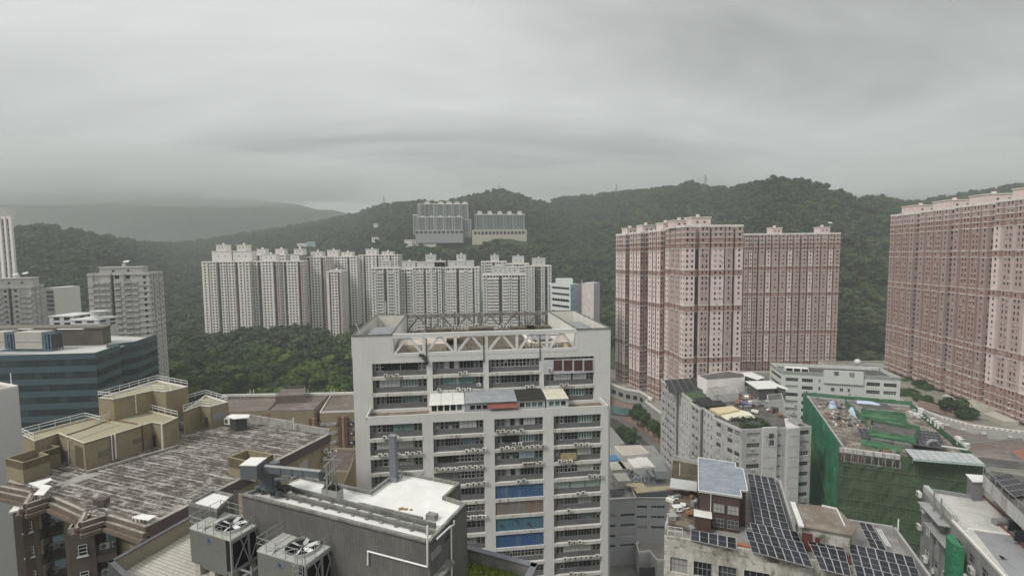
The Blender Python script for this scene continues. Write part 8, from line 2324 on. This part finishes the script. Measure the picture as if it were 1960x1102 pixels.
def ell(b, c, r, n=8, m=6, tilt=0.0):
    vs = []
    for i in range(m + 1):
        th = math.pi * i / m
        for j in range(n):
            f = 2 * math.pi * j / n; x, y, z = r[0] * math.cos(th), r[1] * math.sin(th) * math.cos(f), r[2] * math.sin(th) * math.sin(f)
            vs.append((c[0] + x * math.cos(tilt) - z * math.sin(tilt), c[1] + y, c[2] + x * math.sin(tilt) + z * math.cos(tilt)))
    b.add(vs, [(i * n + j, (i + 1) * n + j, (i + 1) * n + (j + 1) % n, i * n + (j + 1) % n) for i in range(m) for j in range(n)])
BK = mat('feather_black', (.015, .015, .016), rough=.6)
ell(b, (p.x, p.y, p.z + .30), (.36, .15, .15), tilt=-.45); ell(b, (p.x - .28, p.y, p.z + .48), (.12, .1, .1))
b.face([(p.x + .2, p.y - .07, p.z + .2), (p.x + .2, p.y + .07, p.z + .2), (p.x + .68, p.y + .1, p.z + .02), (p.x + .68, p.y - .1, p.z + .02)])
b.face([(p.x - .38, p.y - .03, p.z + .5), (p.x - .38, p.y + .03, p.z + .5), (p.x - .52, p.y, p.z + .46)]); b.build('body', BK, bd_)
for s in (-1, 1):
    b = MB(); b.tube(((p.x, p.y + .06 * s, p.z), (p.x, p.y + .05 * s, p.z + .2)), .02, 4); b.build('leg', BK, bd_)

# ---- low grey building with plant on its roof, right of the central block
ZH = 23.0
hb_ = thing('factory_building', 'low grey factory with ducts, coils and a tan canopy on its roof', 'factory', (*at_z(1225, 955, ZH).xy, 0))
HA, HB, HC = at_z(1140, 957, ZH).xy, at_z(1218.5, 952.5, ZH).xy, at_z(1290, 953, ZH).xy
back = [at_z(1290, 905, ZH).xy, at_z(1250, 852, ZH).xy, at_z(1140, 852, ZH).xy]
b = MB(); fhH = 3.5
rowsH = [(ZH - 5.2 - fhH * k - .95, ZH - 5.2 - fhH * k) for k in range(4)][::-1]
wall_windows(hb_, b, HA, HB, 0, ZH, px_cols([(1165, 1178), (1188, 1215)], 990, HA, HB), rowsH, .35, None, 1, 1, 0)
wall_windows(hb_, b, HB, HC, 0, ZH, px_cols([(1219, 1238.5), (1246.5, 1272.5)], 985, HB, HC), [(r0 + 2.6, r1 + 2.6) for r0, r1 in rowsH[1:]], .35, None, 1, 0, 0)
for a, c in ((HC, back[0]), (back[0], back[1]), (back[1], back[2]), (back[2], HA)):
    vq(b, a, c, 0, ZH)
b.build('wall', [mat('paint_light_grey', (.40, .405, .41), var=.06, streak=.12), mat('paint_mid_grey', (.34, .345, .35), var=.06, streak=.12)], hb_)
b = MB(); b.face([(p.x, p.y, ZH - .7) for p in ccw([HA, HB, HC] + back)]); b.build('roof', RSO, hb_)
b = MB()
for a, c in ((HA, HB), (HB, HC), (HB, at_z(1207, 928, ZH).xy)):
    d6 = (c - a).normalized(); m = (a + c) / 2 + Vector((-d6.y, d6.x)) * .15; b.box((m.x, m.y, ZH - .2), ((c - a).length, .3, .7), math.atan2(d6.y, d6.x))
b.build('parapet', P_LEDGE, hb_)
roof_block(hb_, 'roof_house', [(1176, 853), (1192, 871), (1242, 866), (1225, 851)], ZH + 5.0, ZH - .7, NP, mat('roof_sand', (.40, .37, .31), var=.08), edge=P_LEDGE)
for px_, m_ in (([(1197, 928), (1222, 933), (1238, 932), (1230, 923), (1202, 924)], 0), ([(1213, 934), (1219, 943), (1282, 935.5), (1282, 928)], 0)):
    pl = poly_z(px_, ZH + 1.6); b = MB(); b.prism(pl, ZH + 1.45, ZH + 1.6, 0, 0, True); b.build('tan_canopy', mat('canopy_tan', (.46, .39, .25), var=.1), hb_)
p0, p1 = poly_z([(1218, 944), (1282, 938)], ZH + 1.4); b = MB(); vq(b, p0, p1, ZH - .5, ZH + 1.3); b.build('screen', mat('screen_slate', (.12, .14, .15), var=.3, scale=.8), hb_)
for x, y, w, d in ((1180, 893, 5.5, 7), (1201, 891, 5.5, 7), (1190, 915, 4.5, 6)):
    p = at_z(x, y, ZH + 2); b = MB(); b.box((p.x, p.y, ZH + .9), (w, d, 3.0), .1); b.box((p.x, p.y, ZH + 2.45), (w + .2, d + .2, .12), .1); b.build('air_handler', mat('handler_sand', (.42, .40, .35), var=.08), hb_)
p = at_z(1175, 878, ZH + 1.5); b = MB(); b.box((p.x, p.y, ZH + .8), (6, 5, 2.6), .1); b.build('blue_tank', mat('tank_blue', (.07, .18, .34), var=.15), hb_)
p = at_z(1225, 885, ZH + 3); b = MB(); b.box((p.x, p.y, ZH + 1.4), (8, 10, 4), .1); b.box((p.x + .5, p.y - .5, ZH + 3.5), (3, 8, .3), .1); b.build('air_handler', W_WHITE, hb_)
DUC = mat('duct_galvanised', (.32, .33, .32), rough=.35, metal=.3, var=.1)
for k in range(5):
    a_, c_ = at_z(1243 + k * 4.5, 877, ZH + 2.5), at_z(1256 + k * 5, 905, ZH + 2.5); b = MB(); b.tube([(a_.x, a_.y, ZH + .4), (a_.x, a_.y, ZH + 2.8), (c_.x, c_.y, ZH + 2.8), (c_.x, c_.y - 1, ZH + .8)], .62, 8); b.build('duct', DUC, hb_)
a_, c_, e_ = at_z(1206, 899, ZH + 2.2), at_z(1237, 897, ZH + 2.2), at_z(1252, 912, ZH + 2.2); b = MB(); b.tube([(a_.x, a_.y, ZH + .6), a_, c_, e_, (e_.x, e_.y, ZH + .2)], .55, 8); b.build('duct', DUC, hb_)
COIL = mat('pipe_bright', (.5, .53, .56), rough=.3, var=.1)
rg = random.Random(2)
for k in range(46):
    p = at_z(rg.uniform(1193, 1240), rg.uniform(900, 924), ZH); b = MB(); rr_ = rg.uniform(.6, 1.1); z = ZH + rg.uniform(0, 1.2)
    b.tube([(p.x - rr_, p.y, ZH - .6), (p.x - rr_, p.y, z), (p.x, p.y + .2, z + rr_ * .6), (p.x + rr_, p.y, z), (p.x + rr_, p.y - .5, ZH - .6)], .17, 6); b.build('pipe_bend', COIL if k % 3 else DUC, hb_)
p = at_z(1254, 918, ZH); b = MB(); b.tube(((p.x, p.y, ZH - .6), (p.x, p.y, ZH + 2.0)), .9, 12); b.build('blue_tank', mat('tank_teal_blue', (.08, .17, .25)), hb_)
array(hb_, [(1167, 946), (1197, 944.5), (1193, 935), (1168, 936.5)], ZH + .2, 6, 2, SP_B, 2.2, 1.2)
# forecourt: stepped porch wall
b = MB(); pl = poly_z([(1217, 1040), (1222, 1058), (1243, 1056), (1258, 1074), (1300, 1072), (1300, 1030), (1240, 1028)], 7.5); b.prism(pl, 0, 7.2, 0, 1); b.build('porch', [NP, patchy('porch_floor', (.28, .25, .22), (.22, .2, .18), scale=.4)], hb_)
b = MB(); b.ring(ccw(pl), .3, 7.22, 8.0); b.build('porch_parapet', P_LEDGE, hb_)
for x0, x1, y0, y1 in ((1228, 1246, 1073, 1083), (1262, 1280, 1086, 1100)):
    p = at_z((x0 + x1) / 2, 1064, 7.5); b = MB(); b.box((p.x, p.y - 1.2, 2.4), (5, .4, 4.2)); b.build('garage_door', F_DARK, hb_)
# low wall block between central block and road
lw2 = thing('low_building', 'low grey sheet roofed shed behind the central block beside the road', 'building', (*at_z(1180, 840, 8).xy, 0))
pc = ccw(poly_z([(1120, 870), (1196, 848), (1170, 817), (1120, 808)], 14)); b = MB(); b.prism(pc, 0, 14, 0, 1); b.build('wall', [NC, mat('shed_roof_grey', (.22, .215, .21), var=.1)], lw2)

# ================================================================== podiums, street, brown sheds
PB = mat('podium_brown', (.30, .225, .18), var=.1, streak=.1); PDK = mat('podium_grey', (.27, .26, .245), var=.1, streak=.12)
po = thing('podium_building', 'curved grey and brown podium at the foot of the stepped pink row', 'podium', (*at_z(1220, 745, 16.4).xy, 0))
ZP = 17.6
pp_ = [(1120, 706), (1169.6, 732.7), (1197, 743), (1224, 747), (1245, 759.6), (1235, 766), (1261, 785.5), (1300, 815), (1360, 860)]
P_ = poly_z(pp_, ZP) + [Vector((190, 250)), Vector((190, 352)), Vector((55, 362))]
pl = ccw(P_)
b = MB()
for i in range(len(pl)):
    a, c = pl[i], pl[(i + 1) % len(pl)]; vq(b, a, c, 0, 9, 1); vq(b, a, c, 9, ZP - 1.5, 0)
b.face([(p.x, p.y, ZP - 1.2) for p in pl], 2); b.build('wall', [PDK, PB, patchy('podium_deck', (.22, .22, .17), (.3, .29, .26), scale=.1)], po)
b = MB(); b.prism(offset(pl, .5), 8.6, 9.4, 0, 0, True); b.build('string_course', PDK, po)
b = MB(); b.ring(pl, .5, ZP - 1.3, ZP); b.build('parapet', P_LEDGE, po)
for i in (1, 2, 3):
    a, c = P_[i], P_[i + 1]; d7 = (c - a).normalized(); n7 = Vector((d7.y, -d7.x)); 
    if n7.y > 0: n7 = -n7
    for f in (.2, .7):
        q = a.lerp(c, f) + n7 * .1; b = MB(); b.box((q.x, q.y, 12.6), ((c - a).length * .28, .2, 2.4), math.atan2(d7.y, d7.x)); b.build('window', G_DARK, po)
q = at_z(1188, 784, 4); b = MB(); b.box((q.x, q.y + 1, 3), (12, 2.0, 4.5), -.5); b.build('shopfront', G_TEAL, po)
b = MB(); q = at_z(1245, 762, ZP); b.tube(((q.x, q.y, ZP - 1), (q.x, q.y, ZP + .6)), 1.4, 14); b.build('roof_drum', W_WHITE, po)
ROAD = mat('asphalt', (.055, .053, .05), var=.12, scale=.2)
rd = [(1120, 775), (1177, 800), (1243, 852), (1290, 890), (1320, 1000), (1240, 900), (1205, 862), (1150, 812), (1120, 800)]
b = MB(); b.face([(p.x, p.y, .004) for p in poly_z([(1100, 778), (1182, 803), (1262, 866), (1310, 905), (1240, 905), (1196, 862), (1130, 812), (1100, 800)], 0)]); o = b.build('road', ROAD); o['kind'] = 'structure'
b = MB(); b.prism(poly_z([(1100, 766), (1190, 797), (1270, 856), (1330, 900), (1330, 880), (1260, 805), (1180, 772), (1100, 752)], .15), 0, .15, 0, 0); o = b.build('pavement', mat('pavement_brick', (.20, .13, .105), var=.12)); o['kind'] = 'structure'
MARK = mat('road_paint', (.6, .59, .55))
for k in range(9):
    x = 1196 + k * 7.2; y = 826 + k * 5.6; a_, c_ = at_z(x, y, .008), at_z(x + 3.6, y + 2.8, .008); dd = (c_ - a_).xy.normalized() ; s = Vector((-dd.y, dd.x)) * .12
    b = MB(); b.face([(a_.x + s.x, a_.y + s.y, .008), (c_.x + s.x, c_.y + s.y, .008), (c_.x - s.x, c_.y - s.y, .008), (a_.x - s.x, a_.y - s.y, .008)]); o = b.build('road_marking', MARK); o['kind'] = 'structure'
a_, c_ = at_z(1198, 812, .3), at_z(1266, 866, .3); b = MB(); b.railing([(a_.x, a_.y, .15), (c_.x, c_.y, .15)], 1.1, 2.0, .05, (1.0, .5), 4); tag(b.build('railing', F_GREY), 'pedestrian railing along the road under the street trees', 'railing')
for x, y, s, lab in ((1221, 816, 1.15, 'street tree by the podium, leftmost of the row'), (1229, 821, 1.2, 'street tree by the podium, second of the row'), (1240, 828, 1.2, 'street tree by the podium, third of the row'), (1250, 836, 1.15, 'street tree by the podium, fourth of the row'), (1261, 846, 1.1, 'street tree by the podium, beside the grey factory')):
    p = at_z(x, y, .15); tree('street_tree', lab, p.x, p.y, .15, s, 'street trees by the pink podium', 3)
for k, (x, y) in enumerate(((1188, 840), (1198, 845), (1206, 852), (1196, 832), (1207, 838))):
    p = at_z(x, y, 0); tree('street_tree', 'low dark tree on the near side of the road', p.x, p.y, -2.5, .75, 'low trees on the near side of the road', 0)
# upper estate podium at the right
ZQ = 25.5
qp = poly_z([(1735, 770), (1765, 783), (1800, 797), (1860, 813), (1960, 826), (2060, 836)], ZQ) + [Vector((330, 205)), Vector((330, 345)), Vector((215, 345))]
rq = thing('podium_building', 'curved podium with balustrade under the higher pink estate', 'podium', (*at_z(1860, 813, ZQ).xy, 0))
pl = ccw(qp); b = MB()
for i in range(len(pl)):
    vq(b, pl[i], pl[(i + 1) % len(pl)], 0, ZQ - 5, 1); vq(b, pl[i], pl[(i + 1) % len(pl)], ZQ - 5, ZQ - .9, 0)
b.face([(p.x, p.y, ZQ - .9) for p in pl], 2); b.build('wall', [mat('podium_pale_grey', (.38, .375, .35), var=.08, streak=.12), PB, patchy('podium_garden_deck', (.20, .19, .155), (.27, .255, .22), scale=.1)], rq)
b = MB(); b.ring(pl, .5, ZQ - .1, ZQ + .25); b.ring(pl, .4, ZQ - .95, ZQ - .8); b.build('balustrade_rail', P_LEDGE, rq)
b = MB()
for i in range(len(pl)):
    a, c = pl[i], pl[(i + 1) % len(pl)]; L = (c - a).length
    if (a + c).y / 2 > 260 or (a + c).x / 2 > 300: continue
    d8 = (c - a) / L
    for k in range(int(L / 1.8)):
        q = a + d8 * (k * 1.8 + .9); b.box((q.x, q.y, ZQ - .45), (.8, .35, .75), math.atan2(d8.y, d8.x))
b.build('baluster', P_LEDGE, rq, stuff=True)
for i in range(1, 5):
    a, c = qp[i], qp[i + 1]
    for f in (.25, .75):
        q = a.lerp(c, f); b = MB(); b.box((q.x - .5, q.y - .5, ZQ - 2.8), (1.6, .4, .9), -.4); b.build('wall_lamp', F_WHITE, rq)
g2 = poly_z([(1838, 782), (1870, 800), (1960, 812), (1960, 796), (1880, 780)], ZQ - .6); b = MB(); b.face([(p.x, p.y, ZQ - .6) for p in ccw(g2)]); b.build('garden_court', patchy('court_green_grey', (.24, .26, .21), (.3, .3, .27), scale=.1), rq)
for px_, zt_ in (([(1803, 757), (1832, 771), (1838, 767), (1812, 753)], ZQ + 2.5), ([(1836, 770), (1890, 780), (1960, 780), (1960, 774), (1850, 764)], ZQ + 1.6), ([(1880, 790), (1920, 806), (1950, 806), (1905, 787)], ZQ + 1.2)):
    b = MB(); b.prism(poly_z(px_, zt_), ZQ - .9, zt_, 0, 0); b.build('terrace_block', mat('terrace_sand', (.42, .39, .33), var=.1), rq)
for x, y, s, lab in ((1818, 795, .8, 'round dark tree on the podium terrace, left of three'), (1828, 797, .85, 'round dark tree on the podium terrace, middle of three'), (1858, 801, .65, 'low dark tree on the podium terrace, right of three'), (1735, 757, 1.0, 'dark tree in front of the higher pink estate, beside the pale green office'), (1748, 764, 1.0, 'dark tree in front of the higher pink estate, left of the podium wall'), (1729, 745, 1.1, 'tall dark tree at the corner of the pale green office'), (1790, 787, .55, 'small tree at the start of the balustrade')):
    p = at_z(x, y, ZQ - 1 if x > 1760 else 14); tree('podium_tree', lab, p.x, p.y, p.z - 4.2 * s, s * 1.25, 'trees round the higher pink estate', 0)
# brown roofed sheds in front of it
for px_, z, lab, rm in (([(1835, 850), (1870, 884), (2010, 893), (1955, 838)], 24, 'brown flat roofed shed in front of the curved podium wall', BRF), ([(1780, 805), (1822, 842), (1900, 842), (1860, 822)], 22, 'brown stained low block between the netted block and the podium wall', BRF), ([(1868, 872), (1880, 893), (2000, 905), (1990, 886)], 30, 'dark roofed shed with pale wall at the right picture edge', RBN)):
    pl = ccw(poly_z(px_, z)); c = sum(pl, Vector((0, 0))) / len(pl); r = thing('shed_building', lab, 'shed', (c.x, c.y, 0)); b = MB(); b.prism(pl, 0, z - .3, 0, 1); b.build('wall', [mat('shed_wall_greige', (.34, .33, .29), var=.1, streak=.2), rm], r); b = MB(); b.ring(pl, .3, z - .28, z + .2); b.build('parapet', PDK, r)
    if z == 30:
        a, c = at_z(1868, 872, z).xy, at_z(1880, 893, z).xy
        e0_, e1_ = at_z(1880, 893, z).xy, at_z(2000, 905, z).xy; d9 = (e1_ - e0_).normalized()
        for k in range(4):
            q = e0_ + d9 * (3 + k * 5); window_at(r, (q.x, q.y - .1, z - 3.2), math.atan2(d9.y, d9.x), 2.2, 1.4, 3, 2, F_GREY)
pl = poly_z([(1935, 862), (1960, 882), (2000, 880), (1975, 856)], 25.5); r = thing('shed_building', 'small red roofed shed at the right picture edge', 'shed', (*pl[0], 0)); b = MB(); b.prism(pl, 0, 25.5, 1, 0); b.build('wall', [mat('roof_tile_red', (.26, .11, .085), var=.15), PDK], r)
b = MB(); a_, c_ = at_z(1722, 764, 12), at_z(1770, 782, 12); vq(b, a_.xy, c_.xy, 0, 15); tag(b.build('site_hoarding', mat('hoarding_blue', (.07, .17, .22), var=.2)), 'blue hoarding behind the netted block', 'hoarding')

# planting and low walls at the foot of the higher pink estate
rg = random.Random(77)
for k in range(34):
    px, py = rg.uniform(1722, 1800), rg.uniform(716, 782)
    if py < 716 + (px - 1722) * .55 or py > 760 + (px - 1722) * .42: continue
    p = at_z(px, py, 24)
    tree('podium_tree', 'dense dark tree on the bank below the higher pink estate', p.x, p.y, 17.5, rg.uniform(.5, .95), 'trees of the bank below the higher pink estate', rg.choice((0, 3)))
b = MB(); b.beam(at_z(1758, 772, 27), at_z(1832, 792, 26.5), 1.2, 3.4); tag(b.build('retaining_wall', mat('wall_dusty_brown', (.25, .185, .15), var=.15)), 'dusty brown retaining wall between the bank trees and the balustrade', 'wall')
b = MB(); b.beam(at_z(1870, 776, 26.5), at_z(1990, 806, 26.5), 2.0, 2.6); tag(b.build('planter_wall', mat('wall_sand', (.40, .37, .31), var=.1)), 'pale sand planter wall at the foot of the nearest pink tower', 'wall')
for (px, py, s, lab) in ((1908, 797, .5, 'small shrub by the pale planter wall'), (1842, 799, .7, 'clipped dark hedge tree behind the balustrade')):
    p = at_z(px, py, ZQ); tree('podium_tree', lab, p.x, p.y, ZQ - 4, s, 'trees round the higher pink estate', 3)
